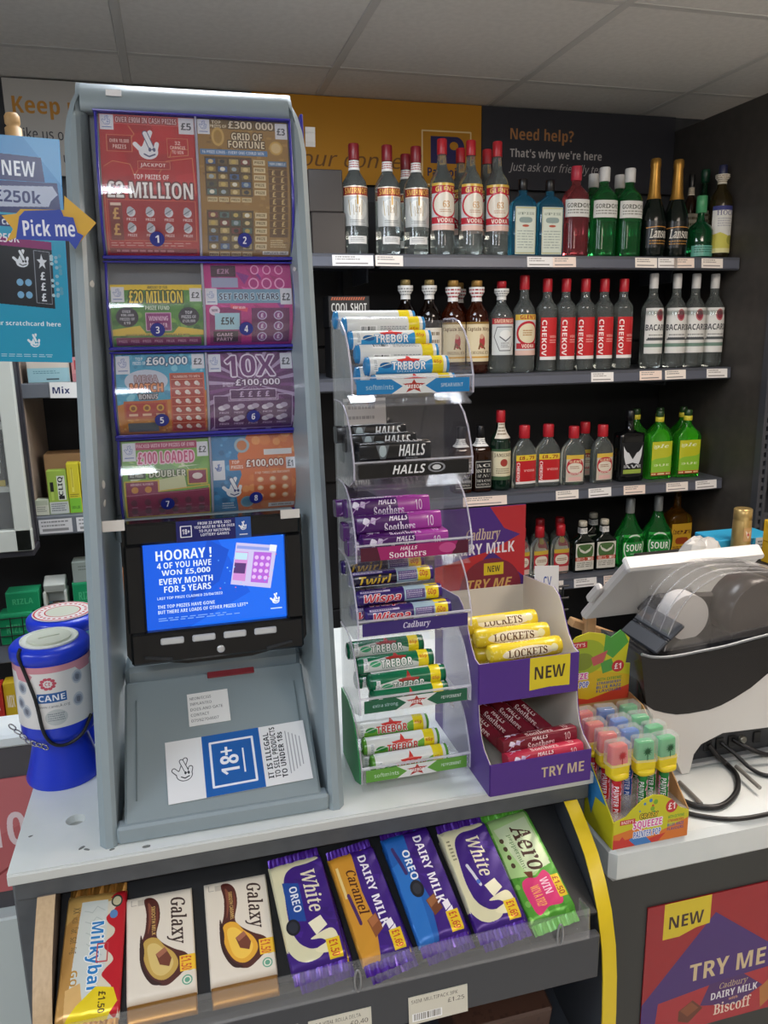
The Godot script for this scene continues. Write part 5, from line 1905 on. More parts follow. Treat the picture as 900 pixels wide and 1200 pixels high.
func bars() -> void:
	var g := "chocolate bars on the sloping rack"
	var gold := mat("gold_wrap", "a87a3a", 0.35, 0.7)
	var purple := mat("purple_wrap", "4a2090", 0.28, 0.35)
	var cream := mat("cream_wrap", "d8c8a0", 0.35, 0.1)
	var green := mat("green_wrap", "5fb040", 0.3, 0.15)
	# white chocolate bar with red waves
	var c := canvas(240, 460, "d9d2bf")
	c.r(0, 0, 24, 100, "b98d4c")
	c.p([0, 0, 100, 0, 100, 8, 30, 12, 0, 26], "c9a35e")
	c.p([24, 8, 70, 8, 74, 62, 40, 96, 14, 96], "cfd5d0")
	for k in 6:
		c.l([30 + k * 3, 16 + 9 * k, 44, 18 + 9 * k, 52, 13 + 9 * k, 66, 17 + 9 * k], 1.2, "b4beba")
	var wave := [100, 4, 76, 6]
	for k in 17:
		wave.append_array([76 + 9 * sin(k * 1.45) + 2, 8 + k * 5])
	wave.append_array([78, 92, 100, 92])
	c.sp(wave, "bf1f2c")
	c.disc(86, 10, 10, "3a4038")
	c.disc(86, 10, 7.5, "cfc8a4")
	c.disc(82, 21, 7, "5a88c0")
	for k in 5:
		c.t(["xx", "kcal", "fat", "sat", "sug"][k], 10, 12 + 8 * k, 12, 5, "6a5a3a", "n", 1)
	c.t("Milkybar", 38, 26, 30, 54, "2a7fc4", "b", 1, "eef2f2", 1.6)
	c.l([58, 44, 76, 44, 76, 58, 58, 58], 2, "c04a50", true)
	c.t("GOLD", 16, 62, 12, 22, "b98a3a", "b", 1)
	c.p([10, 76, 34, 72, 42, 92, 12, 98], "d8b070")
	c.p([30, 88, 60, 76, 90, 78, 98, 88, 80, 100, 10, 100], "e8cf20")
	c.t("£1.50", 66, 80, 12, 15, "4a3a10", "b", 1)
	var p := ink(c)
	choc("chocolate_bar", "white chocolate bar with blue lettering and red waves, next to the wooden edge", p, -0.132, 0.0, 0.064, 0.132, -3.5, gold, "foil", g)
	for k in 2:
		c = canvas(240, 440, "d6cebf")
		c.l([6, 4, 6, 10, 14, 10], 0.8, "8a847a")
		c.r(16, 5, 12, 6, "b8b0a2")
		c.sp([26, 6, 38, 5, 48, 12, 50, 26, 44, 42, 52, 50, 70, 58, 88, 64, 98, 74, 96, 80, 84, 80, 74, 84, 58, 89, 40, 86, 26, 77, 19, 64, 20, 50, 27, 36, 29, 20], "4a1f18")
		c.sp([24, 48, 34, 44, 46, 46, 56, 54, 70, 62, 76, 72, 68, 80, 54, 84, 40, 81, 30, 73, 24, 62], "d8a030" if k else "b8984a")
		c.sp([30, 52, 42, 50, 56, 58, 68, 68, 64, 76, 52, 80, 40, 77, 33, 68], "e6bc4a" if k else "cdb46e")
		c.sp([20, 40, 25, 54, 24, 68, 34, 80, 50, 87, 36, 86, 24, 76, 18, 62], "2e120e")
		c.sp([32, 10, 38, 16, 36, 30, 31, 40, 33, 24], "7a4432")
		c.sp([46, 14, 48, 26, 42, 38, 44, 24], "6a3426")
		c.p([42, 60, 56, 55, 66, 66, 62, 73, 48, 70], "6a3624")
		c.p([42, 60, 56, 55, 60, 59, 47, 64], "9a6048")
		c.t("SMOOTH CARAMEL" if k else "SMOOTH MILK", 37, 14, 6, 28, "c8a860", "b", 1)
		c.t("Galaxy", 60, 9, 32, 46, "33211c", "sbi", 1)
		c.r(78, 66, 22, 14, "e3b62a")
		c.t("£1.50", 80, 67, 16, 12, "c0522a", "b", 1)
		c.disc(88, 88, 8, "5f9a80")
		c.disc(88, 88, 6, "d6d8c8")
		c.disc(88, 88, 4, "5f9a80")
		p = ink(c)
		choc("chocolate_bar", ["cream chocolate bar with dark swirl, beside the red-waved bar", "cream caramel chocolate bar with dark and orange swirl, beside the purple ones"][k], p, [-0.060, 0.027][k], 0.006, 0.073, 0.113, 0.0, gold, "card", g)
	# purple family
	for k in 4:
		c = canvas(240, 440, "3a1a7a")
		for n in 10:
			var x := rng.randf_range(0, 80)
			var y := rng.randf_range(0, 90)
			c.p([x, y, x + 24, y + 3, x + 18, y + 8], ["44228a", "341670"][n % 2])
		if k == 0 or k == 3:
			c.sp([-8, -6, 70, -4, 96, 4, 74, 7, 40, 8, 22, 16, 15, 36, 13, 60, 22, 76, 42, 84, 66, 86, 52, 93, 24, 93, 4, 84, -8, 60], "d8d5b2")
			c.t("White", 54 if k == 0 else 46, 14, 30, 40, "e2dcc0", "sbi", 1)
			if k == 0:
				c.p([16, 20, 46, 24, 44, 60, 14, 56], "1f4a9a")
				c.t("OREO", 26, 26, 15, 24, "e8ecf4", "b", 1)
				c.disc(18, 62, 13, "1c1e26")
				c.disc(18, 62, 9, "2e323e")
			else:
				c.l([28, 40, 40, 60], 6, "cfd0dc")
				c.disc(38, 57, 4, "4a6ac0")
				c.lines(6, 12, 8, 22, 6, "6a6a52")
			c.p([46, 62, 72, 58, 80, 68, 56, 74], "ece8cc")
			c.sp([44, 76, 70, 72, 88, 72, 94, 80, 84, 90, 60, 90, 48, 86, 70, 82, 62, 78], "e2deba")
		elif k == 1:
			c.p([0, 0, 50, 0, 44, 40, 50, 70, 36, 100, 0, 100], "c9902f")
			c.t("Caramel", 24, 18, 22, 42, "4a2412", "sbi", 1)
			c.r(6, 12, 6, 30, "e0c888")
			c.l([14, 40, 20, 66], 7, "4a2a60")
			c.p([34, 66, 56, 62, 62, 76, 40, 82], "8a5230")
			c.p([36, 66, 54, 63, 57, 69, 40, 73], "a86a42")
			c.t("DAIRY MILK", 60, 8, 18, 68, "eceaf2", "b", 1)
		else:
			c.p([0, 0, 46, 0, 40, 40, 50, 64, 40, 100, 0, 100], "1f5fb0")
			c.p([0, 30, 20, 26, 34, 60, 30, 100, 0, 100], "2a72c4")
			c.t("OREO", 28, 18, 16, 28, "eef2f8", "b", 1)
			c.l([12, 14, 22, 38], 7, "3a2a68")
			c.disc(32, 54, 14, "1c1e26")
			c.disc(32, 54, 9, "30343e")
			c.p([40, 66, 62, 62, 68, 76, 48, 80], "6f4026")
			c.p([42, 66, 60, 63, 62, 69, 46, 73], "94603c")
			c.t("DAIRY MILK", 62, 8, 18, 64, "eceaf2", "b", 1)
		if k == 1 or k == 2:
			c.p([70, 72, 84, 70, 86, 76, 72, 79], "e6e4ee")
			c.p([72, 80, 88, 76, 88, 81, 74, 85], "e6e4ee")
		c.r(70, 80, 26, 17, "e0c024")
		c.t(["£1.50", "£1.69", "£1.69", "£1.69"][k], 75, 81.5, 16, 14, "c04a2a", "b", 1)
		p = ink(c)
		var names := ["purple and cream white chocolate bar with blue biscuit panel", "gold and purple caramel milk chocolate bar on rack", "blue and purple milk chocolate biscuit bar on rack", "purple and cream white chocolate bar beside the green mint bar"]
		var under := ["second bar lying under the white chocolate bar with blue panel", "second bar lying under the gold and purple caramel bar", "second bar lying under the blue and purple biscuit bar", "second bar lying under the white bar beside the mint bar"]
		choc("chocolate_bar", names[k], p, [0.104, 0.176, 0.247, 0.320][k], [0.0, -0.006, 0.0, 0.0][k], [0.064, 0.058, 0.062, 0.064][k], [0.122, 0.126, 0.132, 0.126][k], [5.0, 8.0, 6.5, 5.0][k], purple, "foil", g, under[k])
	# green mint bar
	c = canvas(240, 460, "4f9a34")
	for n in 70:
		c.disc(rng.randf_range(0, 100), rng.randf_range(0, 100), rng.randf_range(2, 6), ["62ac40", "458c2e", "7abc58"][n % 3])
	c.p([6, 0, 96, 2, 96, 52, 50, 62, 0, 58], "a8cf8c")
	c.p([10, 12, 90, 8, 94, 56, 40, 60, 30, 50], "c6d8b4")
	c.t("Aero", 44, 14, 42, 44, "3f2318", "sbi", 1)
	c.t("peppermint", 30, 20, 12, 34, "4a7a40", "s", 1)
	for n in 30:
		c.disc(rng.randf_range(40, 88), rng.randf_range(14, 56), 1.4, "c6d8b4")
	for n in 4:
		c.disc(16, 24 + 8 * n, 4.5, "4a3a28")
	c.p([30, 56, 48, 58, 40, 68], "6a3a22")
	c.sp([14, 68, 30, 62, 50, 64, 74, 60, 84, 74, 82, 90, 50, 90, 20, 93], "d83a78")
	c.t("WIN", 54, 66, 18, 14, "f6d2e0", "b", 1)
	c.t("WIN A TRIP", 28, 70, 20, 18, "f2b060", "b", 1)
	c.r(80, 66, 18, 20, "e0c024")
	c.t("£1.50", 82, 68, 13, 16, "a04a1a", "b", 1)
	p = ink(c)
	choc("chocolate_bar", "green bubbly mint chocolate bar with pink panel, against the grey rack side", p, 0.389, 0.0, 0.064, 0.136, 7.0, green, "foil", g)


# ---------------------------------------------------------------- mint trays, card stand and lollies
func roll_mesh(l: float, r: float, uv: Rect2, power := 2.0, flat := 1.0, twist := true) -> ArrayMesh:
	# a stick pack along x; print runs round it, its middle row facing the front
	var s := Shape.new()
	var rows := []
	var n := 20
	var xs := [[-0.5, 0.55], [-0.485, 0.95], [-0.47, 0.9], [-0.455, 1.0], [-0.25, 1.0], [0.0, 1.0], [0.25, 1.0], [0.455, 1.0], [0.47, 0.9], [0.485, 0.95], [0.5, 0.55]] if twist else [[-0.5, 0.94], [-0.49, 1.0], [-0.25, 1.0], [0.0, 1.0], [0.25, 1.0], [0.49, 1.0], [0.5, 0.94]]
	for i in n + 1:
		var a := i * TAU / n
		var y := signf(sin(a)) * pow(absf(sin(a)), 2.0 / power) * r * flat
		var z := -signf(cos(a)) * pow(absf(cos(a)), 2.0 / power) * r
		var row := []
		for q in xs:
			row.append(Vector3(q[0] * l, y * q[1], z * q[1]))
		rows.append(row)
	# columns are unevenly spaced, so lay the print on strip by strip
	for j in xs.size() - 1:
		var strip := []
		for row in rows:
			strip.append([row[j], row[j + 1]])
		s.grid(strip, part_of(uv, (xs[j][0] + 0.5) * 100, 0, (xs[j + 1][0] - xs[j][0]) * 100, 100), 1)
	for e in [0, xs.size() - 1]:
		var lid := []
		for i in n:
			lid.append(rows[i][e])
		s.fan(lid, e > 0, part_of(uv, 1 if e == 0 else 98, 50, 1, 1).position)
	return s.done()


func mint_print(kind: int) -> Dictionary:   # 0 spearmint blue, 1 dark green, 2 pale green
	var base: String = ["2f93cf", "0e6a46", "6fae3c"][kind]
	var c := canvas(420, 300, "dfe2df" if kind != 1 else base)
	var dark: String = ["2a86c2", "0b5a3c", "5a9a34"][kind]
	# front face, rows 30 to 66
	if kind == 1:
		c.p([8, 48, 40, 40, 78, 56, 78, 66, 8, 66], "cfd4cf")
	else:
		c.r(4, 28, 92, 42, "e2e4e0")
		c.p([12, 56, 30, 50, 44, 57, 56, 57, 78, 42, 78, 70, 12, 70], base)
	c.p([50, 26, 53, 40, 64, 42, 60, 48, 40, 48, 36, 42, 47, 40], "d03a34" if kind != 1 else "a83430")
	c.t("TREBOR", 30, 46, 40, 14, "f6f4f2" if kind != 2 else "c8362c", "b", 0, dark if kind != 2 else "e2e4e0", 0.7)
	c.e(23, 52, 7, 5, ["1d5f9a", "3fa070", "2f8a3c"][kind])
	c.l([17, 54, 23, 51, 29, 49], 0.8, "dfeadf")
	c.t(["SPEARMINT", "EXTRA STRONG", "PEPPERMINT"][kind], 36, 61.5, 28, 4, ["e8f0f6", "c8ccc8", "3f7a34"][kind], "n")
	c.r(9, 40, 5, 22, "eef0ee")
	c.lines(9.6, 42, 4, 18, 6, "8a9298", 0.5)
	# reverse, rows 72 to 100 and 0 to 24
	for y in [2.0, 74.0]:
		c.r(4, y, 92, 22, "e0e2e0")
		c.bars(20, y + 3, 20, 16, "33363a")
		c.lines(44, y + 4, 34, 15, 5, "8a8f94", 0.4)
	c.r(0, 0, 5, 100, dark)
	c.r(95, 0, 5, 100, dark)
	c.r(78, 0, 13, 100, "e6d21e")
	for y in [8.0, 44.0, 80.0]:
		c.t("65p", 80, y, 9, 8, "c8622a")
	return ink(c)


func stick_print(bg: String, mid: String, word: String, word2: String, ink_c: String, style := "bi") -> Dictionary:
	var c := canvas(420, 260, bg)
	c.p([56, 0, 100, 0, 100, 100, 66, 100], mid)
	for k in 5:   # four faces, the word on each
		var y := -9.0 + 25.0 * k
		if word2:
			c.t(word, 38, y + 2, 22, 5.5, ink_c, "bi")
			c.t(word2, 32, y + 8.5, 36, 10, ink_c, "sb")
			c.p([10, y + 2, 16, y + 6, 13, y + 11, 7, y + 8], "e6dcec")
			c.p([18, y + 2, 23, y + 5, 21, y + 10, 16, y + 8], "cdbcd8")
			c.l([4, y + 16, 12, y + 9, 28, y + 4], 0.6, "b89ac8")
			c.t("10", 82, y + 5, 8, 9, ink_c, "n")
		else:
			c.t(word, 54, y + 3, 38, 10, ink_c, style)
			c.p([22, y + 2, 42, y + 2, 35, y + 16, 29, y + 16], "5e6468")
			c.e(32, y + 8, 5, 5, "a9b8bc")
			c.lines(64, y + 15, 22, 5, 1, "8f9498", 0.6)
	return ink(c)


func tray(y: float, strip: Dictionary, label: String, tint := "eceaf8", cardboard := "") -> Node3D:
	# y is the top of the front strip
	var o := thing("mint_tray", label, "tray", Vector3(0.193, y - 0.02, -0.868))
	var clear := pane("tray_acrylic", tint, 0.025, 0.03)
	var w := 0.148
	var q := PackedVector2Array()
	for e in [[0.0, 0.0], [0.0, 0.02], [0.006, 0.036], [0.016, 0.055], [0.03, 0.071], [0.048, 0.082], [0.066, 0.086], [0.105, 0.086], [0.105, -0.012], [0.03, -0.012]]:
		q.append(Vector2(e[0], e[1]))
	var s := Shape.new()
	s.extrude(q, Transform3D(Basis(Vector3.FORWARD, Vector3.UP, Vector3.RIGHT), Vector3(0.001, 0, 0)), 0.002)
	var left := piece(o, "side_pane", s.done(), clear)
	s = Shape.new()
	s.extrude(q, Transform3D(Basis(Vector3.FORWARD, Vector3.UP, Vector3.RIGHT), Vector3(w - 0.001, 0, 0)), 0.002)
	piece(o, "side_pane", s.done(), clear)
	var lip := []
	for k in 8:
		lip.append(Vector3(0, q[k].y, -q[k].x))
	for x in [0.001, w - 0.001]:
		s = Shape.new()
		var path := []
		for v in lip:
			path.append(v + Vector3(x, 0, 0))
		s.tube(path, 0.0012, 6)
		piece(o, "polished_edge", s.done(), pane("edge_acrylic", "e6e2f0", 0.35, 0.06))  # pale tube painted in as the bright line along each pane edge
	piece(o, "front_pane", block(Vector3(w - 0.0042, 0.02, 0.002), 0.0005), clear, Vector3(w / 2, 0.01, -0.001))
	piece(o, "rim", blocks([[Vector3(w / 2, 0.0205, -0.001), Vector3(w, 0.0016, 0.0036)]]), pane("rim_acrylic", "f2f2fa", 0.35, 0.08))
	s = Shape.new()
	s.box(Vector3(w / 2, -0.013, -0.0675), Vector3(w - 0.004, 0.002, 0.075))
	s.box(Vector3(w / 2, -0.0065, -0.016), Vector3(w - 0.004, 0.002, 0.03), 0.0, {}, Rect2(), rx(22.0))
	piece(o, "floor_pane", s.done(), clear)
	piece(o, "back_pane", block(Vector3(w - 0.0042, 0.096, 0.002)), clear, Vector3(w / 2, 0.037, -0.104))
	piece(o, "label_strip", card(w - 0.012, 0.0165, 0.0008, strip), print_mat(strip, "gloss"), Vector3(w / 2, 0.0098, 0.0006))
	if cardboard:
		s = Shape.new()
		s.extrude(q, Transform3D(Basis(Vector3.FORWARD, Vector3.UP, Vector3.RIGHT), Vector3(-0.0012, 0, 0)), 0.001)
		piece(o, "side_card", s.done(), mat("side_card_green", cardboard, 0.45), Vector3.ZERO, Basis.IDENTITY, "green card side")
	return o


func strip_print(base: String, mid: String, word: String, style: int) -> Dictionary:
	var c := canvas(520, 66, base)
	if style == 0:
		c.p([30, 0, 70, 0, 60, 50, 70, 100, 30, 100, 40, 50], "dcdedd")
		c.p([50, 4, 52, 30, 60, 34, 54, 56, 56, 92, 50, 72, 43, 92, 46, 56, 40, 34, 48, 30], "a8342e")
		c.t("TREBOR", 43, 40, 14, 26, "f2f0ee")
		c.t(mid, 8, 34, 24, 34, "b9d4dc" if base < "2" else "cfe0d0", "n")
		c.t(word, 74, 38, 20, 24, "dde6e8", "n")
	elif style == 1:
		c.t(word, 30, 16, 30, 64, "e8e8e8", "bi")
		c.e(70, 45, 8, 36, "8a8c90")
		c.e(70, 45, 6, 26, base)
		c.e(70, 45, 4, 18, "d0d2d4")
	elif style == 2:
		c.p([15, 0, 90, 0, 84, 100, 18, 100], "a01f66")
		c.e(80, 45, 8, 38, "c04a88")
		c.t("HALLS", 36, 12, 16, 26, "f0dce8", "bi")
		c.t("Soothers", 26, 42, 34, 48, "f4e6ee", "sb")
	else:
		c.t("Cadbury", 38, 18, 26, 62, "d6cfe6", "sbi")
	return ink(c)


func stack_packs(called: String, label: String, mesh: ArrayMesh, m: Material, tray_y: float, spots: Array, group: String, kind := "sweets") -> void:
	# spots: x, rise above the strip top, depth behind the strip, turn about its length, yaw
	var first: Node3D = null
	var n := -1
	for q in spots:
		n += 1
		var own: String = label % ORDER[n] if label.contains("%s") else label
		var at := Vector3(q[0], tray_y + q[1], -0.868 - q[2])
		var b: Basis = ry(q[4] if q.size() > 4 else 0.0) * rx(q[3])
		if first == null:
			first = lone(called, own, kind, mesh, m, at, b, group)
		else:
			copy(first, at, b, own, group)


func mint_tower() -> void:
	var ys := [1.474, 1.377, 1.277, 1.182, 1.080, 0.9845]
	tray(ys[0], strip_print("1f7fbe", "softmints", "SPEARMINT", 0), "top clear tray with a blue label strip, full of blue and white mint rolls")
	tray(ys[1], strip_print("141416", "", "HALLS", 1), "clear tray with a black label strip holding black sweet packs")
	tray(ys[2], strip_print("50122c", "", "", 2), "clear tray with a magenta label strip holding purple sweet packs")
	tray(ys[3], strip_print("33206e", "", "", 3), "clear tray with a plain purple label strip holding chocolate bars")
	tray(ys[4], strip_print("0b5a3c", "extra strong", "PEPPERMINT", 0), "clear tray with a dark green label strip holding dark green mint rolls")
	tray(ys[5], strip_print("5c9a34", "softmints", "PEPPERMINT", 0), "lowest clear tray with a pale green strip and a green card side", "eef2ee", "1f9a52")
	var p := mint_print(0)
	var roll := roll_mesh(0.103, 0.0112, p.uv)
	var m := print_mat(p, "gloss")
	stack_packs("mint_roll", "blue and white mint roll in the top tray, lettering up, %s from the strip", roll, m, ys[0], [[0.271, -0.008, 0.016, -4, 0], [0.266, 0.012, 0.026, -14, 0], [0.252, 0.042, 0.049, -20, 0]], "blue mint rolls in the top tray", "mints")
	stack_packs("mint_roll", "blue and white mint roll in the top tray, bar code up, %s from strip", roll, m, ys[0], [[0.258, 0.026, 0.040, 165, 0], [0.248, 0.058, 0.062, 160, 0], [0.242, 0.066, 0.082, 150, 0], [0.262, 0.0, 0.06, 170, 0]], "blue mint rolls in the top tray", "mints")
	p = stick_print("17181b", "232529", "HALLS", "", "e6e8ea")
	roll = roll_mesh(0.088, 0.0115, p.uv, 6.0, 0.95, false)
	stack_packs("sweet_pack", "black sweet pack in the second tray, %s in the pile from its strip", roll, print_mat(p, "gloss"), ys[1], [[0.246, 0.0105, 0.018, 0, 1], [0.243, -0.0115, 0.022, 0, 0], [0.236, 0.018, 0.045, -4, -2], [0.231, 0.026, 0.0705, -6, 0], [0.24, -0.005, 0.047, 0, 0], [0.238, 0.002, 0.0715, 0, 0]], "black sweet packs in the second tray")
	var note := canvas(200, 80, "d8d2ce")
	note.lines(10, 20, 70, 50, 2, "a8a2a0", 0.3)
	var np := ink(note)
	lone("blank_card", "blank cream card standing at the back of the black packs' tray", "card", card(0.055, 0.05, 0.001, np), print_mat(np), Vector3(0.232, 1.419, -0.966), rx(-6.0))
	p = stick_print("4a1a62", "a03a9a", "HALLS", "Soothers", "ecdff0")
	roll = roll_mesh(0.108, 0.012, p.uv, 5.0, 0.95, false)
	stack_packs("sweet_pack", "purple sweet pack in the third tray, %s in the pile from its strip", roll, print_mat(p, "gloss"), ys[2], [[0.258, -0.001, 0.018, 0, 1], [0.254, 0.019, 0.033, -12, 0], [0.246, 0.035, 0.054, -14, 1], [0.243, 0.005, 0.06, 0, 0], [0.24, 0.030, 0.084, -10, -1], [0.246, -0.012, 0.05, 0, 0]], "purple sweet packs in the third tray")
	# small chocolate bars
	for kind in 2:
		var c := canvas(420, 300, "33206a")
		c.r(54, 0, 30, 100, "9fb9c8")
		c.r(84, 0, 16, 100, "3a2478")
		for k in 3:
			var y := 4.0 + 33 * k
			c.r(4, y, 34, 5, "c8bcd8")
			c.lines(6, y + 1, 30, 3, 1, "5a4a7a", 0.8)
			if kind == 0:
				c.t("Wispa", 8, y + 8, 42, 18, "c8283a", "bi", 0, "eedce0", 0.8)
			else:
				c.r(4, y + 7, 50, 20, "191430")
				c.t("Twirl", 10, y + 9, 38, 16, "d8b43a", "bi")
			c.r(56, y + 6, 22, 16, "5a4a80")
			c.lines(57, y + 8, 20, 12, 4, "b8b0cc", 0.4)
			c.r(79, y, 15, 30, "e8d224")
			c.t("60p", 81, y + 8, 10, 12, "c05a2a")
		p = ink(c)
		roll = roll_mesh(0.112, 0.0135, p.uv, 2.6, 0.75)
		if kind == 0:
			stack_packs("small_chocolate_bar", "purple red-lettered chocolate bar in the fourth tray, %s from its strip", roll, print_mat(p, "gloss"), ys[3], [[0.262, 0.002, 0.019, -8, 1], [0.255, 0.019, 0.035, -16, 0], [0.25, -0.003, 0.047, 0, 0]], "small chocolate bars in the fourth tray", "chocolate bar")
		else:
			stack_packs("small_chocolate_bar", "dark gold-lettered chocolate bar in the fourth tray, %s behind the red-lettered ones", roll, print_mat(p, "gloss"), ys[3], [[0.25, 0.038, 0.053, -18, 1], [0.246, 0.047, 0.08, -20, 0]], "small chocolate bars in the fourth tray", "chocolate bar")
	p = mint_print(1)
	roll = roll_mesh(0.104, 0.0118, p.uv)
	stack_packs("mint_roll", "dark green mint roll in the fifth tray, %s in the pile from its strip", roll, print_mat(p, "gloss"), ys[4], [[0.261, 0.012, 0.024, 12, 1], [0.25, 0.028, 0.040, -30, 0], [0.243, 0.041, 0.061, -28, -1], [0.262, -0.007, 0.0165, 20, 0], [0.25, 0.005, 0.049, 0, 0]], "dark green mint rolls in the fifth tray", "mints")
	p = mint_print(2)
	roll = roll_mesh(0.106, 0.0115, p.uv)
	stack_packs("mint_roll", "pale green mint roll in the lowest tray, %s in the pile from its strip", roll, print_mat(p, "gloss"), ys[5], [[0.262, -0.004, 0.019, 4, 1], [0.256, 0.010, 0.038, -6, 0], [0.248, 0.022, 0.06, -24, -1], [0.25, -0.014, 0.05, 0, 0]], "pale green mint rolls in the lowest tray", "mints")


func card_stand() -> void:
	var o := thing("card_display_stand", "two-tier purple cardboard display stand with red backing card on the counter", "display stand")
	var purple := mat("purple_card", "4b2484", 0.42)
	var inner := mat("white_card", "d9d3c8", 0.6)
	var x0 := 0.347
	var x1 := 0.488
	var side := pts([0.818, 0.9503, 0.818, 0.994, 0.826, 0.998, 0.838, 1.004, 0.848, 1.016, 0.855, 1.034, 0.859, 1.057, 0.859, 1.112, 0.872, 1.114, 0.886, 1.126, 0.897, 1.142, 0.906, 1.158, 0.917, 1.171, 0.934, 1.178, 1.03, 1.166, 1.03, 0.9503])
	for k in 2:
		var s := Shape.new()
		var x: float = [x0, x1][k]
		s.extrude(side, Transform3D(Basis(Vector3.FORWARD, Vector3.UP, Vector3.RIGHT), Vector3(x, 0, 0)), 0.0012)
		piece(o, "side_card", s.done(), purple)
		s = Shape.new()
		s.extrude(side, Transform3D(Basis(Vector3.FORWARD, Vector3.UP, Vector3.RIGHT), Vector3(x + [0.001, -0.001][k], 0, 0)), 0.0008)
		piece(o, "inner_card", s.done(), inner)
	var c := canvas(520, 160, "4b2484")
	c.t("TRY ME", 50, 34, 43, 32, "c9b694")
	var p := ink(c)
	piece(o, "lip", card(x1 - x0 - 0.001, 0.044, 0.0014, p), print_mat(p, "card"), Vector3((x0 + x1) / 2, 0.9723, -0.8172))
	c = canvas(520, 190, "4b2484")
	c.p([50, 0, 91, 0, 91, 80, 70, 78, 50, 82], "dcc81e")
	c.t("NEW", 55, 24, 31, 32, "33261c")
	p = ink(c)
	piece(o, "lip", card(x1 - x0 - 0.001, 0.055, 0.0014, p), print_mat(p, "card"), Vector3((x0 + x1) / 2, 1.0845, -0.8582))
	piece(o, "tier_floor", block(Vector3(0.139, 0.002, 0.2)), inner, Vector3(0.4175, 0.9515, -0.92))
	piece(o, "tier_floor", block(Vector3(0.139, 0.002, 0.16)), inner, Vector3(0.4175, 1.058, -0.94))
	piece(o, "back_card", block(Vector3(0.14, 0.2, 0.0015)), inner, Vector3(0.4175, 1.052, -1.03))
	c = canvas(460, 600, "4a2480")
	c.p([100, 0, 100, 26, 76, 18, 60, 0], "b8242e")
	c.p([0, 46, 60, 36, 100, 22, 100, 60, 60, 80, 0, 66], "b8242e")
	c.p([30, 60, 62, 36, 100, 60, 100, 100, 10, 100], "47247c")
	c.e(62, 66, 34, 24, "7c2036")
	c.p([0, 78, 30, 92, 20, 100, 0, 100], "b8242e")
	c.t("Cadbury", 34, 17, 38, 12, "cdb9a0", "sbi")
	c.t("DAIRY MILK", 14, 29, 74, 9, "ece8f0", "b")
	c.r(54, 46, 22, 10, "d8bf22")
	c.t("NEW", 58, 48.5, 14, 5, "3a2a1c")
	c.t("TRY ME", 36, 59, 50, 8, "c9a45e", "bi")
	c.p([36, 76, 90, 68, 92, 88, 40, 94], "a0242c")
	c.t("DAIRY MILK", 44, 77, 30, 4, "e8d8d8", "b")
	c.t("Biscoff", 46, 82.5, 26, 6, "e8c8b0", "sb")
	c.p([70, 86, 86, 78, 88, 82, 72, 90], "b87a40")
	p = ink(c)
	piece(o, "header_card", card(0.142, 0.185, 0.0015, p), print_mat(p, "card"), Vector3(0.418, 1.182, -1.0325), Basis.IDENTITY, "red and purple header card")
	# yellow throat-sweet rolls
	c = canvas(420, 300, "e0c42a")
	for k in 3:
		var y := 4.0 + 33 * k
		c.specks(40, "ecd860", 1.6, 0, y, 100, 30)
		c.e(50, y + 14, 36, 11, "ecdfc0")
		c.t("LOCKETS", 22, y + 7, 54, 13, "5a3410", "sb")
		c.lines(30, y + 22, 40, 5, 1, "b07a2a", 0.5)
		c.e(86, y + 12, 5, 7, "e8e2b0")
	c.r(14, 70, 40, 12, "d8c88a")
	c.bars(30, 2, 24, 12, "4a4a3a")
	p = ink(c)
	var roll := roll_mesh(0.104, 0.0125, p.uv)
	var first := lone("sweet_roll", "yellow throat-sweet roll touching the lip marked NEW, lettering up", "sweets", roll, print_mat(p, "gloss"), Vector3(0.418, 1.117, -0.876), ry(3.0) * rx(-8.0), "yellow throat-sweet rolls")
	for q in [[0.408, 1.131, -0.896, -14, -1, 0], [0.402, 1.141, -0.919, -150, 2, 1], [0.415, 1.092, -0.8735, 30, 4, 2], [0.41, 1.106, -0.9, 60, -3, 3], [0.404, 1.116, -0.925, 60, -3, 4]]:
		copy(first, Vector3(q[0], q[1], q[2]), ry(q[4]) * rx(q[3]), "yellow throat-sweet roll, %s in the pile behind the one touching the lip" % ORDER[int(q[5])], "yellow throat-sweet rolls")
	# dark red sticks below
	p = stick_print("6e1626", "7a1e30", "HALLS", "Soothers", "e6d2d4")
	roll = roll_mesh(0.108, 0.0098, p.uv, 4.0, 0.95, false)
	var m := print_mat(p, "gloss")
	first = lone("sweet_pack", "dark red sweet pack lying across the lower card tray", "sweets", roll, m, Vector3(0.425, 1.0045, -0.8455), ry(4.0) * rx(-10.0), "dark red sweet packs in the lower card tray")
	var n := -1
	for q in [[0.376, 0.994, -0.915, 0, 62], [0.399, 0.996, -0.915, 0, 62], [0.422, 0.998, -0.915, 0, 62], [0.445, 1.0, -0.915, 0, 62]]:
		n += 1
		copy(first, Vector3(q[0], q[1], q[2]), ry(-q[4]) * rz(-22.0) * rx(40.0), "dark red sweet pack leaning in the lower card tray, %s along from the mint trays" % ORDER[n], "dark red sweet packs leaning in the lower card tray")
	p = stick_print("b02c46", "c83a54", "HALLS", "Soothers", "f2dcde")
	roll = roll_mesh(0.108, 0.0105, p.uv, 4.0, 0.95, false)
	lone("sweet_pack", "bright red sweet pack lying at the front of the lower card tray", "sweets", roll, print_mat(p, "gloss"), Vector3(0.426, 0.990, -0.8305), ry(3.0) * rx(-12.0))
	c = canvas(160, 150, "e6e6e4")
	c.t("£Y", 34, 30, 36, 44, "2a4a9a", "n")
	p = ink(c)
	lone("price_note", "white note with blue handwriting behind the purple card stand", "note", card(0.04, 0.055, 0.001, p), print_mat(p), Vector3(0.528, 1.147, -1.035), rx(-10.0) * rz(-4.0))
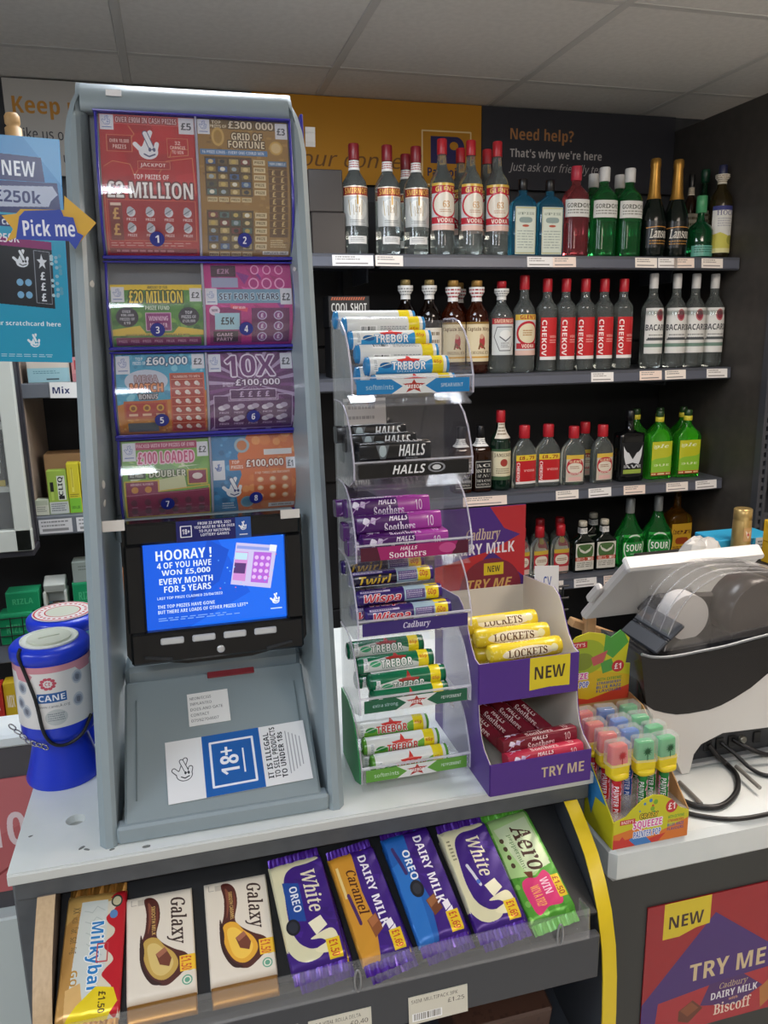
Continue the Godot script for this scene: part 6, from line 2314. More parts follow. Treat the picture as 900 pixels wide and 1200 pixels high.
	lone("note_holder", "small grey stand holding the handwritten note", "holder", blocks([[Vector3(0, 0.006, 0), Vector3(0.05, 0.012, 0.05)], [Vector3(0, 0.11, 0), Vector3(0.006, 0.2, 0.004)]], 0.002), mat("holder_grey", "7d7f82", 0.4), Vector3(0.528, 0.9, -1.043))


func lolly(kind: int) -> Array:   # [node] with clear head, juice, yellow collar and printed tube
	var cols := ["e0524e", "2f6fc0", "3fae6a"]
	var words := ["red", "blue", "green"]
	var o := thing("squeeze_lolly", "", "lolly")
	var c := canvas(220, 120, ["b8242c", "1f4a9a", "1f7a36"][kind])
	c.t("SQUEEZE", 10, 20, 60, 26, "e84a9a", "b", 0, "f4e8f0", 1.0)
	c.t("PAINTER POP", 12, 52, 56, 16, "e8e8f0", "b")
	c.t("SQUEEZE", 10, 72, 60, 20, "e84a9a", "b", 0, "f4e8f0", 1.0)
	c.p([76, 30, 82, 40, 92, 44, 82, 52, 80, 66, 74, 54, 66, 48, 74, 42], cols[kind])
	var p := ink(c)
	piece(o, "tube", roll_mesh(0.075, 0.0062, p.uv, 2.0, 1.0, false), print_mat(p, "gloss"), Vector3(0, 0.0415, 0), rz(-90.0) * rx(0.0))
	piece(o, "collar", lathe([[0.0095, 0.0], [0.0128, -0.0015], [0.0128, -0.006], [0.008, -0.010]], 18, 3.0), mat("lolly_yellow", "e0c81e", 0.35), Vector3(0, 0.089, 0))
	var s := Shape.new()
	s.loft([ring(0.0134, 0.0084, 0.012, 20, 6.0), ring(0.0138, 0.009, 0.010, 20, 6.0), ring(0.0132, 0.0088, 0.0, 20, 6.0)])
	piece(o, "yellow_base", s.done(), mat("lolly_yellow", "e0c81e", 0.35), Vector3(0, 0.0885, 0))
	s = Shape.new()
	s.loft([ring(0.0108, 0.0062, 0.0225, 20, 6.0), ring(0.0112, 0.0066, 0.0205, 20, 6.0), ring(0.0118, 0.0072, 0.0, 20, 6.0)])
	piece(o, "candy", s.done(), mat("candy_" + words[kind], cols[kind], 0.3, 0.0, {"backlight_enabled": true, "backlight": Color(cols[kind])}), Vector3(0, 0.1008, 0))
	s = Shape.new()
	s.loft([ring(0.0136, 0.0086, 0.0290, 24, 8.0), ring(0.0146, 0.0096, 0.0275, 24, 8.0), ring(0.0150, 0.0100, 0.0, 24, 8.0)])
	piece(o, "clear_cap", s.done(), pane("lolly_cap", "f2f6f4", 0.18, 0.06), Vector3(0, 0.099, 0))
	# splat mark printed on the cap's face
	var q := PackedVector2Array()
	for k in 20:
		q.append(Vector2.from_angle(k * TAU / 20) * (0.0062 if k % 2 else 0.0026))
	s = Shape.new()
	s.extrude(q, Transform3D.IDENTITY, 0.0004)
	s.box(Vector3(0, -0.007, 0), Vector3(0.0008, 0.009, 0.0004))
	piece(o, "splat", s.done(), mat("splat_" + words[kind], ["a81f24", "12388a", "0c4a26"][kind], 0.4), Vector3(0, 0.1135, 0.0103))
	return [o]


func lolly_box() -> void:
	var o := thing("lolly_box", "bright yellow-green card display box of squeeze lollies on till counter", "display box")
	var c := canvas(520, 300, "c9c41e")
	c.p([0, 70, 30, 62, 60, 80, 100, 60, 100, 100, 0, 100], "d8772a")
	c.p([0, 80, 40, 92, 70, 84, 60, 100, 0, 100], "c8322c")
	c.p([30, 100, 20, 84, 40, 78, 52, 100], "3a7ac0")
	c.t("SQUEEZE", 26, 50, 38, 18, "d83a9a", "b", 0, "f0e6ec", 1.2)
	c.t("PAINTER POP", 27, 71, 36, 13, "3a5ab8", "b", 0, "e8ecf4", 0.8)
	c.t("CRAZY", 34, 36, 24, 10, "e6c21e", "b", 0, "3a3a18", 0.8)
	c.r(8, 42, 20, 10, "c02a30")
	c.t("BAZZY'S", 10, 44, 16, 6, "f0dcd8")
	c.disc(76, 30, 8, "c02a34")
	c.t("£1", 71.5, 23, 9, 14, "f6ecec")
	for k in 4:
		c.t(["WITH EXTREME", "STRAWBERRY", "BLUE RAZZ", "FLAVOURS"][k], 72, 50 + 8.5 * k, 22, 6, ["3a8a3a", "b82a34", "2a4aa0", "4a3a8a"][k])
	for k in 10:
		c.disc(rng.randf_range(4, 60), rng.randf_range(4, 40), rng.randf_range(1, 3), ["4a9a3a", "3a7ac0", "c8322c", "7aa82a"][k % 4])
	c.p([8, 84, 12, 76, 16, 84, 24, 82, 18, 90, 22, 98, 12, 94, 4, 98], "c8322c")
	var p := ink(c)
	var q := pts([0, 0, 0.105, 0, 0.105, 0.036, 0.092, 0.042, 0.08, 0.055, 0.067, 0.063, 0.053, 0.066, 0.039, 0.062, 0.026, 0.052, 0.016, 0.042, 0, 0.037])
	var s := Shape.new()
	s.extrude(q, Transform3D(Basis.IDENTITY, Vector3(0.478, 0.9003, -0.742)), 0.0014, p.uv)
	piece(o, "front_card", s.done(), print_mat(p, "card"))
	c = canvas(260, 260, "bcb81e")
	c.p([0, 40, 40, 60, 100, 44, 100, 100, 0, 100], "c6c024")
	c.p([30, 20, 42, 40, 60, 34, 52, 54, 66, 68, 46, 66, 36, 86, 30, 64, 12, 62, 26, 48], "2f7fc0")
	p = ink(c)
	for k in 2:
		s = Shape.new()
		s.extrude(pts([0.742, 0.9003, 0.742, 0.937, 0.8, 0.985, 0.85, 1.026, 0.885, 1.03, 0.885, 0.9003]), Transform3D(Basis(Vector3.FORWARD, Vector3.UP, Vector3.RIGHT), Vector3([0.478, 0.583][k], 0, 0)), 0.0014, p.uv)
		piece(o, "side_card", s.done(), print_mat(p, "card") if k == 0 else mat("kraft_card", "b98f5c", 0.6))
	piece(o, "floor_card", block(Vector3(0.103, 0.002, 0.143)), mat("kraft_card", "b98f5c", 0.6), Vector3(0.5305, 0.9015, -0.8135))
	piece(o, "lolly_rack", block(Vector3(0.102, 0.0012, 0.14)), pane("insert_clear", "e8e4da", 0.25, 0.2), Vector3(0.5305, 0.938, -0.8135), Basis.IDENTITY, "clear insert")
	c = canvas(420, 460, "c8c426")
	c.p([0, 62, 40, 52, 100, 66, 100, 100, 0, 100], "d2b01e")
	c.p([0, 84, 40, 94, 100, 80, 100, 100, 0, 100], "c8402a")
	c.e(34, 34, 30, 24, "9ab02a")
	c.e(30, 40, 16, 12, "7f8f2c")
	c.p([62, 4, 86, 0, 96, 20, 74, 40, 60, 30], "4a9a3c")
	c.p([56, 44, 72, 40, 78, 56, 60, 60], "4f9a44")
	c.p([42, 36, 66, 28, 60, 44, 46, 48], "c05a5c")
	c.r(4, 12, 32, 9, "c02a30")
	c.t("BAZZY'S", 7, 14, 26, 5, "f0dcd8")
	c.t("SQUEEZE", -6, 56, 44, 10, "d83a9a", "b", 0, "f0e6ec", 1.2)
	c.t("PAINTER POP", -4, 68, 44, 8, "3a4ab0", "b", 0, "e8ecf4", 1.0)
	c.disc(82, 52, 9, "c02a34")
	c.t("£1", 77, 48, 10, 8, "f6ecec")
	for k in 4:
		c.t(["WITH EXTREME", "STRAWBERRY", "BLUE RAZZ", "FLAVOURS"][k], 52, 66 + 5.5 * k, 36, 4, ["3a8a3a", "2a4aa0", "2a4aa0", "4a3a8a"][k])
	p = ink(c)
	s = Shape.new()
	s.extrude(pts([0, 0, 0.105, 0, 0.105, 0.052, 0.098, 0.053, 0.102, 0.09, 0.088, 0.103, 0.074, 0.094, 0.062, 0.1, 0.04, 0.105, 0.02, 0.1, 0.006, 0.086, 0, 0.06]), Transform3D(Basis.IDENTITY, Vector3(0.478, 1.02, -0.887)), 0.0014, p.uv)
	piece(o, "header_card", s.done(), print_mat(p, "card"), Vector3.ZERO, Basis.IDENTITY, "yellow-green cut-out header card")
	piece(o, "back_card", block(Vector3(0.105, 0.12, 0.0014)), mat("kraft_card", "b98f5c", 0.6), Vector3(0.5305, 0.9605, -0.887))
	var g := "squeeze lollies in the yellow-green box"
	var protos := []
	for k in 3:
		protos.append(lolly(k)[0])
	var used := [false, false, false]
	var grid := [[0, 2, 2], [0, 1, 2], [0, 1, 2], [0, 1, 2]]
	for r in 4:
		for k in 3:
			var kind: int = grid[r][k]
			var at := Vector3([0.4945, 0.5285, 0.5615][k] + 0.002 * ((r + k) % 2), 0.9027, -0.763 - 0.0305 * r)
			var b := ry([4, -6, 3][(r + k) % 3]) * rx([-2.0, -1.0, 0.0, 0.0][r])
			var label: String = "%s squeeze lolly standing %s" % [["red", "blue", "green"][kind], ["behind the front card, in the middle of its row" if k == 1 else "right behind the printed front card of its box", "in the second row of the lolly box", "in the third row of the lolly box", "against the header card of the lolly box"][r]]
			if not used[kind]:
				used[kind] = true
				protos[kind].transform = Transform3D(b, at)
				protos[kind].set_meta("label", label)
				protos[kind].set_meta("group", g)
			else:
				copy(protos[kind], at, b, label, g)


# ---------------------------------------------------------------- till end: printer, till screen and odds and ends
func along_z(q: PackedVector2Array, z0: float, z1: float) -> ArrayMesh:   # outline in x, y drawn out along z
	var s := Shape.new()
	s.extrude(q, Transform3D(Basis.IDENTITY, Vector3(0, 0, (z0 + z1) / 2)), absf(z1 - z0))
	return s.done()


func smooth_line(q: Array, n := 6) -> Array:
	var c := Curve3D.new()
	for k in q.size():
		var a: Vector3 = q[maxi(k - 1, 0)]
		var b: Vector3 = q[mini(k + 1, q.size() - 1)]
		c.add_point(q[k], (a - b) / 6, (b - a) / 6)
	var out := []
	for k in q.size() - 1:
		for j in n:
			out.append(c.sample(k, j / float(n)))
	out.append(q[-1])
	return out


func printer() -> void:
	var o := thing("ticket_printer", "black and white ticket printer with clear domed lid on the till counter", "printer")
	var white := mat("printer_white", "dcdad6", 0.25)
	var black := mat("printer_black", "17181b", 0.25)
	var zf := -0.862
	var zb := -0.965
	# white lower shell: front and rear flank with an arched cut-out, and a deck
	var flank := pts([0.596, 1.018, 0.612, 0.99, 0.639, 0.948, 0.662, 0.9012, 0.674, 0.9012, 0.679, 0.93, 0.690, 0.944, 0.725, 0.956, 0.80, 0.953, 0.90, 0.953, 0.935, 0.944, 0.942, 0.93, 0.946, 0.9012, 0.958, 0.9012, 0.985, 0.96, 0.99, 1.06, 0.90, 1.075, 0.84, 1.062, 0.791, 1.038, 0.765, 1.02, 0.737, 1.007, 0.718, 1.0, 0.699, 0.996, 0.665, 0.995, 0.645, 0.9965, 0.626, 1.002, 0.608, 1.009])
	piece(o, "white_shell", along_z(flank, zf, zf - 0.014), white)
	piece(o, "white_shell", along_z(flank, zb + 0.014, zb), white)
	piece(o, "port_panel", blocks([[Vector3(0.81, 0.932, -0.885), Vector3(0.27, 0.05, 0.01)], [Vector3(0.81, 0.925, -0.92), Vector3(0.27, 0.04, 0.06)]], 0.002), mat("port_dark", "2a2c30", 0.4))
	piece(o, "base_plate", block(Vector3(0.28, 0.006, 0.09), 0.002), mat("base_silver", "a9acae", 0.35, 0.3), Vector3(0.81, 0.9055, -0.914))
	piece(o, "aerial_socket", lathe([[0.0045, 0.006], [0.006, 0.005], [0.006, 0.0]], 16), mat("socket_brass", "9c9a90", 0.3, 0.8), Vector3(0.773, 0.93, -0.880), rx(90.0))
	for x in [0.693, 0.715, 0.735, 0.756, 0.80, 0.84]:
		piece(o, "socket", block(Vector3(0.013, 0.018, 0.004), 0.001), mat("socket_black", "0e0f11", 0.4), Vector3(x, 0.929, -0.8795))
	# black upper shell
	var upper := pts([0.583, 1.093, 0.590, 1.05, 0.596, 1.019, 0.608, 1.01, 0.626, 1.003, 0.645, 0.9975, 0.665, 0.996, 0.699, 0.997, 0.718, 1.001, 0.737, 1.008, 0.765, 1.021, 0.791, 1.039, 0.84, 1.063, 0.90, 1.076, 0.99, 1.061, 0.992, 1.105, 0.90, 1.104, 0.785, 1.096, 0.72, 1.088, 0.674, 1.085, 0.631, 1.083, 0.602, 1.086])
	piece(o, "black_shell", along_z(upper, zf + 0.001, zb - 0.001), black)
	var rim := []
	for q in [[0.585, 1.094], [0.602, 1.088], [0.631, 1.085], [0.674, 1.087], [0.72, 1.09], [0.785, 1.098], [0.9, 1.106], [0.99, 1.106]]:
		rim.append(Vector3(q[0], q[1], zf - 0.001))
	var s := Shape.new()
	s.tube(smooth_line(rim, 4), 0.0022, 8)
	piece(o, "rim", s.done(), mat("rim_grey", "8c9094", 0.3, 0.4))
	# ribbed paper chute at the near end
	s = Shape.new()
	for k in 9:
		s.box(Vector3(0.5955 + 0.0012 * k, 1.084 - 0.0085 * k, -0.913), Vector3(0.02, 0.005, 0.09), 0.0015)
	piece(o, "ribbed_chute", s.done(), black)
	piece(o, "chute_core", block(Vector3(0.022, 0.09, 0.086), 0.004), black, Vector3(0.601, 1.035, -0.913))
	piece(o, "cutter_plate", blocks([[Vector3(-0.016, 0, 0), Vector3(0.024, 0.006, 0.088)], [Vector3(0.0135, 0, 0), Vector3(0.029, 0.006, 0.088)], [Vector3(-0.0025, 0, 0.038), Vector3(0.004, 0.006, 0.012)], [Vector3(-0.0025, 0, -0.038), Vector3(0.004, 0.006, 0.012)]], 0.002), mat("plate_dark", "303237", 0.4), Vector3(0.632, 1.107, -0.912), rz(40.0))
	# clear dome with ribs, paper roll inside
	var arc := []
	for q in [[0.628, 1.088], [0.633, 1.112], [0.642, 1.135], [0.655, 1.156], [0.673, 1.173], [0.695, 1.185], [0.72, 1.191], [0.76, 1.190], [0.80, 1.184], [0.86, 1.165], [0.93, 1.125], [0.96, 1.104]]:
		arc.append(Vector3(q[0], q[1], 0))
	var fine := smooth_line(arc, 3)
	var f := func(u: float, v: float) -> Vector3:
		var k := u * (fine.size() - 1)
		var a: Vector3 = fine[floori(k)]
		var b: Vector3 = fine[mini(floori(k) + 1, fine.size() - 1)]
		return a.lerp(b, k - floorf(k)) + Vector3(0, 0, lerpf(zb + 0.012, zf - 0.012, v))
	piece(o, "clear_dome", sheet(f, 33, 2, 0.002, Rect2(0, 0, 1, 1)), pane("dome_clear", "b9b2ae", 0.07, 0.03))
	var wall := PackedVector2Array()
	for v in fine:
		wall.append(Vector2(v.x, v.y))
	piece(o, "dome_wall", along_z(wall, zf - 0.012, zf - 0.0135), pane("dome_clear", "b9b2ae", 0.07, 0.03))
	s = Shape.new()
	for z in [zf - 0.012, -0.893, -0.915, -0.938]:
		var path := []
		for v in fine:
			path.append(v + Vector3(0, 0.001, z))
		s.tube(path, 0.0009, 6)
	piece(o, "dome_ribs", s.done(), pane("rib_clear", "c8c6c6", 0.3, 0.1))
	s = Shape.new()
	s.loft([ring(0.034, 0.034, 0.014, 28), ring(0.034, 0.034, -0.014, 28)])
	piece(o, "paper_roll", s.done(), mat("roll_paper", "dad6d2", 0.7), Vector3(0.69, 1.118, -0.925), rx(90.0))
	piece(o, "roll_holder", lathe([[0.05, 0.05], [0.054, 0.046], [0.054, 0.0], [0.02, -0.002]], 28), mat("holder_smoke", "3a3431", 0.3), Vector3(0.80, 1.115, -0.945), rx(90.0))
	piece(o, "print_head", block(Vector3(0.13, 0.06, 0.012), 0.004), mat("head_dark", "2c2826", 0.4), Vector3(0.72, 1.112, -0.943), rz(-4.0))
	# leads and rods lying about it
	var lead := mat("cable_black", "121214", 0.4)
	var leads := [
		["black_lead", "black lead curling out of the printer ports and across the counter", [Vector3(0.716, 0.93, -0.878), Vector3(0.726, 0.915, -0.868), Vector3(0.736, 0.9045, -0.86), Vector3(0.728, 0.9045, -0.83), Vector3(0.700, 0.9045, -0.797), Vector3(0.661, 0.9045, -0.777), Vector3(0.632, 0.9045, -0.784), Vector3(0.617, 0.9045, -0.808), Vector3(0.608, 0.9045, -0.85), Vector3(0.606, 0.9045, -0.9)], 0.004],
		["black_lead", "black lead lying along the near edge of the till counter", [Vector3(0.594, 0.9035, -0.83), Vector3(0.605, 0.9035, -0.785), Vector3(0.628, 0.9035, -0.763), Vector3(0.663, 0.9035, -0.748), Vector3(0.72, 0.9035, -0.746), Vector3(0.8, 0.9035, -0.752)], 0.003],
		["black_lead", "black lead from the middle socket of the printer running off along the counter", [Vector3(0.737, 0.93, -0.878), Vector3(0.748, 0.92, -0.862), Vector3(0.760, 0.906, -0.84), Vector3(0.775, 0.9035, -0.82), Vector3(0.83, 0.9035, -0.80)], 0.003],
		["black_lead", "black lead plugged in beside the round brass socket", [Vector3(0.757, 0.932, -0.878), Vector3(0.772, 0.925, -0.858), Vector3(0.80, 0.915, -0.85), Vector3(0.86, 0.905, -0.845)], 0.0035],
		["grey_rod", "thin grey rod lying on the counter beside the lolly box", [Vector3(0.644, 0.9033, -0.843), Vector3(0.640, 0.9033, -0.79)], 0.0028],
		["grey_rod", "thin grey rod lying on the counter under the printer arch", [Vector3(0.738, 0.9105, -0.845), Vector3(0.732, 0.9105, -0.79)], 0.0028]]
	for q in leads:
		s = Shape.new()
		s.tube(smooth_line(q[2], 5), q[3], 8)
		lone(q[0], q[1], "cable" if q[0] == "black_lead" else "rod", s.done(), lead if q[0] == "black_lead" else mat("rod_grey", "8a8782", 0.35, 0.3))


func till_end() -> void:
	printer()
	# till screen seen from behind
	var o := thing("till_screen", "pale grey tilted till screen seen from behind the printer", "screen")
	var at := Vector3(0.801, 1.0925, -1.1165)
	var b := rx(45.0)
	piece(o, "back_cover", block(Vector3(0.258, 0.188, 0.018), 0.005), mat("till_grey", "c4beb9", 0.3), at, b)
	piece(o, "top_edge", block(Vector3(0.258, 0.012, 0.026), 0.004), mat("till_white", "d9d7d4", 0.3), at + b * Vector3(0, 0.092, -0.001), b)
	piece(o, "display", block(Vector3(0.24, 0.165, 0.002)), mat("till_glass", "0a0b0d", 0.1), at + b * Vector3(0, 0, -0.0105), b)
	piece(o, "port_cover", block(Vector3(0.09, 0.05, 0.012), 0.004), mat("till_dark", "1c1d20", 0.4), at + b * Vector3(0.01, -0.04, 0.013), b)
	piece(o, "card_reader", block(Vector3(0.012, 0.05, 0.016), 0.004), mat("till_grey", "c4beb9", 0.3), at + b * Vector3(-0.136, -0.01, -0.004), b)
	piece(o, "stand", blocks([[Vector3(0.81, 0.97, -1.16), Vector3(0.06, 0.13, 0.03)], [Vector3(0.81, 0.908, -1.17), Vector3(0.18, 0.016, 0.16)]], 0.004), mat("till_dark", "1c1d20", 0.4))
	# crumpled clear bag on a low unit behind
	o = thing("back_unit", "low dark unit behind the till with goods along its top", "unit")
	piece(o, "top", block(Vector3(0.7, 0.02, 0.22), 0.003), mat("unit_dark", "2a2624", 0.6), Vector3(1.4, 0.985, -1.5))
	piece(o, "body", block(Vector3(0.68, 0.9, 0.2), 0.003), mat("unit_dark", "2a2624", 0.6), Vector3(1.4, 0.525, -1.5))
	o = thing("wooden_crate", "pale wooden frame with curved leg under the till screen", "crate")
	var wood := worn("pine_wood", "a9835a", "bb9468", 0.5, 0.02, 6.0)
	var s := Shape.new()
	s.tube(smooth_line([Vector3(0.66, 0.901, -1.25), Vector3(0.674, 0.95, -1.25), Vector3(0.67, 0.99, -1.25), Vector3(0.65, 1.01, -1.25)], 4), 0.008, 8)
	piece(o, "curved_leg", s.done(), wood)
	piece(o, "crosspiece", blocks([[Vector3(0.76, 0.955, -1.27), Vector3(0.13, 0.016, 0.02), rz(-24.0)], [Vector3(0.735, 0.95, -1.26), Vector3(0.02, 0.1, 0.02)]], 0.002), wood)
	o = thing("wire_basket", "black wire basket behind the card stand at the back of the counter", "basket")
	s = Shape.new()
	for k in 6:
		s.tube([Vector3(0.56 + 0.03 * k, 0.901, -1.33), Vector3(0.55 + 0.034 * k, 1.03, -1.34)], 0.0022, 6)
		s.tube([Vector3(0.55, 0.905 + 0.025 * k, -1.33), Vector3(0.73, 0.905 + 0.025 * k, -1.335)], 0.0022, 6)
	piece(o, "wire_mesh", s.done(), mat("wire_black", "18191b", 0.4))
	piece(o, "liner", block(Vector3(0.17, 0.12, 0.1), 0.01), mat("liner_black", "131416", 0.6), Vector3(0.64, 0.963, -1.39))
	var g := RandomNumberGenerator.new()
	g.seed = 5
	var rings := []
	for q in [[0.02, 0.068], [0.038, 0.063], [0.048, 0.045], [0.056, 0.015], [0.055, 0.0]]:
		var r := []
		for k in 14:
			var a := -k * TAU / 14 - PI / 2
			var w: float = q[0] * g.randf_range(0.8, 1.15)
			r.append(Vector3(cos(a) * w, q[1] * g.randf_range(0.9, 1.1), -sin(a) * w * -0.7))
		rings.append(r)
	s = Shape.new()
	s.loft(rings, Rect2(0, 0, 1, 1), true, -1)
	lone("plastic_bag", "crumpled translucent plastic bag lying behind the till screen", "bag", s.done(), mat("crumpled_plastic", "c4c2be", 0.25, 0.0, {"backlight_enabled": true, "backlight": Color("b8b8b4")}), Vector3(1.115, 0.9955, -1.45))
	o = thing("jar_bottle", "brown bottle with tall gold cap standing behind the till screen", "bottle", Vector3(1.248, 0.9955, -1.48))
	piece(o, "glass_body", lathe([[0.02, 0.02], [0.026, 0.014], [0.027, 0.002], [0.02, 0.0]], 24), mat("brown_jar", "4a2a12", 0.1))
	piece(o, "gold_cap", lathe([[0.018, 0.124], [0.0205, 0.122], [0.0205, 0.1], [0.0195, 0.098], [0.0205, 0.096], [0.0215, 0.05], [0.022, 0.018]], 24), mat("gold_cap", "b59a62", 0.3, 0.6))
	var c := canvas(80, 80, "b08a5a")
	c.p([20, 20, 50, 40, 80, 20, 66, 54, 50, 80, 34, 54], "d8c8b8")
	c.disc(50, 50, 12, "a03a34")
	var p := ink(c)
	piece(o, "cap_emblem", label_mesh([[0.0215, 0.1, 1.0], [0.0222, 0.02, 1.0]], 2.0, 0.05, 0.082, 0.5, p.uv), print_mat(p, "gloss"))
	c = canvas(300, 100, "2f9ac4")
	c.p([48, 0, 62, 0, 50, 100, 40, 100], "1f6f94")
	c.r(64, 0, 36, 100, "d6dadb")
	c.lines(68, 20, 28, 60, 3, "5a6a70", 0.4)
	p = ink(c)
	s = Shape.new()
	s.box(Vector3.ZERO, Vector3(0.16, 0.045, 0.09), 0.002, {"f": p.uv}, part_of(p.uv, 10, 10, 1, 1))
	lone("blue_carton", "long blue and white carton lying beside the gold-capped bottle", "box", s.done(), print_mat(p, "card"), Vector3(1.285, 1.0182, -1.545))
	c = canvas(120, 120, "c8a02a")
	c.r(0, 0, 100, 30, "b83a44")
	c.t("BLEND", 10, 40, 80, 18, "6a3a14", "b")
	c.lines(10, 66, 80, 24, 3, "7a5a20")
	p = ink(c)
	s = Shape.new()
	s.box(Vector3.ZERO, Vector3(0.09, 0.05, 0.05), 0.002, {"f": p.uv}, part_of(p.uv, 50, 95, 1, 1))
	var k1 := lone("tobacco_pack", "yellow tobacco pack with red band, upper one of two behind the till screen", "pack", s.done(), print_mat(p, "gloss"), Vector3(1.33, 0.9955 + 0.075, -1.43))
	copy(k1, Vector3(1.332, 0.9955 + 0.0251, -1.432), Basis.IDENTITY, "yellow tobacco pack under the upper one behind the till screen")
	k1.position.y = 0.9955 + 0.0755


# ---------------------------------------------------------------- left: tins, poster, arrow, tobacco shelves
func tin(label: String, at: Vector3, turn: float) -> Node3D:
	var o := thing("collecting_tin", label, "collecting tin", at, "blue charity collecting tins", turn)
	var blue := mat("tin_blue", "1736c4", 0.3)
	piece(o, "base", lathe([[0.034, 0.064], [0.0345, 0.055], [0.037, 0.045], [0.0405, 0.03], [0.0455, 0.012], [0.048, 0.004], [0.047, 0.0]], 36), blue)
	piece(o, "can", lathe([[0.0462, 0.178], [0.0465, 0.176], [0.0465, 0.075], [0.045, 0.068], [0.034, 0.062], [0.033, 0.06]], 36), blue)
	piece(o, "lid", lathe([[0.034, 0.1925], [0.046, 0.191], [0.0495, 0.187], [0.0495, 0.176], [0.047, 0.174]], 36), blue)
	return o


func tins() -> void:
	var o := tin("blue collecting tin with a white printed wrap and chain, beside the dispenser", Vector3(-0.1815, 0.9503, -1.035), 0.0)
	var c := canvas(1000, 330, "d6d4d2")
	c.r(0, 0, 100, 10, "c88a94")
	c.p([38, 0, 44, 14, 42, 24, 36, 22, 34, 0], "c88a94")
	c.p([58, 0, 72, 0, 72, 18, 64, 18, 62, 10], "c88a94")
	for k in 10:
		var a := k * TAU / 10
		c.e(50 + 2.6 * cos(a), 27 + 7.8 * sin(a), 0.9, 2.4, "b84a5c")
	c.t("CE", 48.9, 24, 2.2, 6, "b84a5c")
	c.r(45, 42, 12, 15, "2a5a9a")
	c.t("CANE", 45.6, 45, 10.8, 9.5, "e6eaf0")
	c.t("www.caneuk.org", 45, 61, 13, 6, "6a6a70", "n")
	c.e(52, 82, 4.6, 13, "b8bcbc")
	c.lines(48.6, 75, 7, 14, 4, "7a8288", 0.4)
	for q in [[38, 34], [39, 72], [62.5, 26], [62, 62], [36, 60]]:
		c.e(q[0], q[1], 2.6, 11, "b4bac2")
		c.sp([q[0] - 2, q[1], q[0] - 0.6, q[1] - 7, q[0] + 1.4, q[1] - 5, q[0] + 2, q[1] + 3, q[0] + 0.4, q[1] + 8, q[0] - 1.4, q[1] + 6], "8d94a2")
		c.sp([q[0] - 0.6, q[1] - 4, q[0] + 1, q[1] - 2, q[0] + 0.6, q[1] + 5, q[0] - 0.8, q[1] + 3], "6a6f7c")
	for q in [[12, 40], [80, 40], [90, 60], [20, 70]]:
		c.e(q[0], q[1], 4, 14, "9aa4b4")
	var p := ink(c)
	var body := [[0.0465, 0.2, 1.0], [0.0465, 0.05, 1.0]]
	piece(o, "paper_wrap", label_mesh(body, 2.0, 0.088, 0.172, PI * 0.999, p.uv), print_mat(p, "gloss"))
	piece(o, "lid_ring", lathe([[0.0345, 0.0], [0.0345, 0.0025], [0.036, 0.0015], [0.036, -0.002], [0.034, -0.002]], 32), mat("tin_white", "d8dbd0", 0.4), Vector3(0, 0.1932, 0))
	var disc := PackedVector2Array()
	for k in 33:
		disc.append(Vector2.from_angle(PI + 0.002 + k * (TAU - 0.004) / 32) * 0.027)
	disc.append_array(pts([-0.0131, 0.0001, -0.013, 0.0018, 0.013, 0.0018, 0.013, -0.0018, -0.013, -0.0018, -0.0131, -0.0001]))
	var ds := Shape.new()   # cream disc with the coin slot cut through it
	ds.extrude(disc, Transform3D(ry(20.0) * Basis(Vector3.RIGHT, Vector3.FORWARD, Vector3.UP), Vector3(0, 0.1945, 0)), 0.003)
	piece(o, "lid_disc", ds.done(), mat("lid_cream", "c3c6b4", 0.5))
	var s := Shape.new()
	s.tube(smooth_line([Vector3(-0.029, 0.1955, 0.034), Vector3(-0.031, 0.188, 0.0405), Vector3(-0.0275, 0.172, 0.0408), Vector3(-0.0165, 0.13, 0.0465), Vector3(-0.011, 0.085, 0.0485), Vector3(0.0, 0.066, 0.047), Vector3(0.016, 0.063, 0.043), Vector3(0.033, 0.072, 0.038), Vector3(0.044, 0.09, 0.022)], 5), 0.0022, 8)
	piece(o, "cord", s.done(), mat("cord_black", "101114", 0.5), Vector3.ZERO, Basis.IDENTITY, "black security cord")
	for k in 7:
		s = Shape.new()
		var path := []
		for j in 13:
			var a := j * TAU / 12
			path.append(Vector3(cos(a) * 0.0052, sin(a) * 0.003, 0))
		s.tube(path, 0.0009, 5)
		piece(o, "chain_link", s.done(), mat("chain_steel", "9c9ca0", 0.25, 0.9), Vector3(-0.053 + 0.0068 * k, 0.085 - 0.0048 * minf(k, 3.0) - 0.001 * k, 0.02 + 0.0045 * k), ry(-20.0) * rz(-32.0) * rx(90.0 * (k % 2)))
	var o2 := tin("blue collecting tin with red and white lid, standing behind the printed one", Vector3(-0.178, 0.9503, -1.14), 0.6)
	c = canvas(240, 240, "d6d4cf")
	c.disc(50, 50, 48, "c03a44")
	c.disc(50, 50, 45, "ded6d2")
	for k in 26:
		var a := k * TAU / 26
		c.disc(50 + 38 * cos(a), 50 + 38 * sin(a), 2.6, "c04a54")
	c.disc(50, 50, 30, "c03a44")
	c.disc(50, 50, 28, "c6c8b6")
	p = ink(c)
	s = Shape.new()
	s.extrude(round_poly(0.041, 36), Transform3D(Basis(Vector3.RIGHT, Vector3.FORWARD, Vector3.UP), Vector3(0, 0.1932, 0)), 0.0012, p.uv)
	piece(o2, "lid_label", s.done(), print_mat(p, "gloss"), Vector3.ZERO, Basis.IDENTITY, "red and white ring label")
	c = canvas(400, 160, "cfd6da")
	c.r(0, 0, 100, 14, "6fa8cc")
	c.lines(10, 24, 80, 60, 5, "8a9098", 0.4)
	p = ink(c)
	piece(o2, "paper_wrap", label_mesh(body, 2.0, 0.088, 0.172, PI * 0.999, p.uv), print_mat(p, "gloss"))


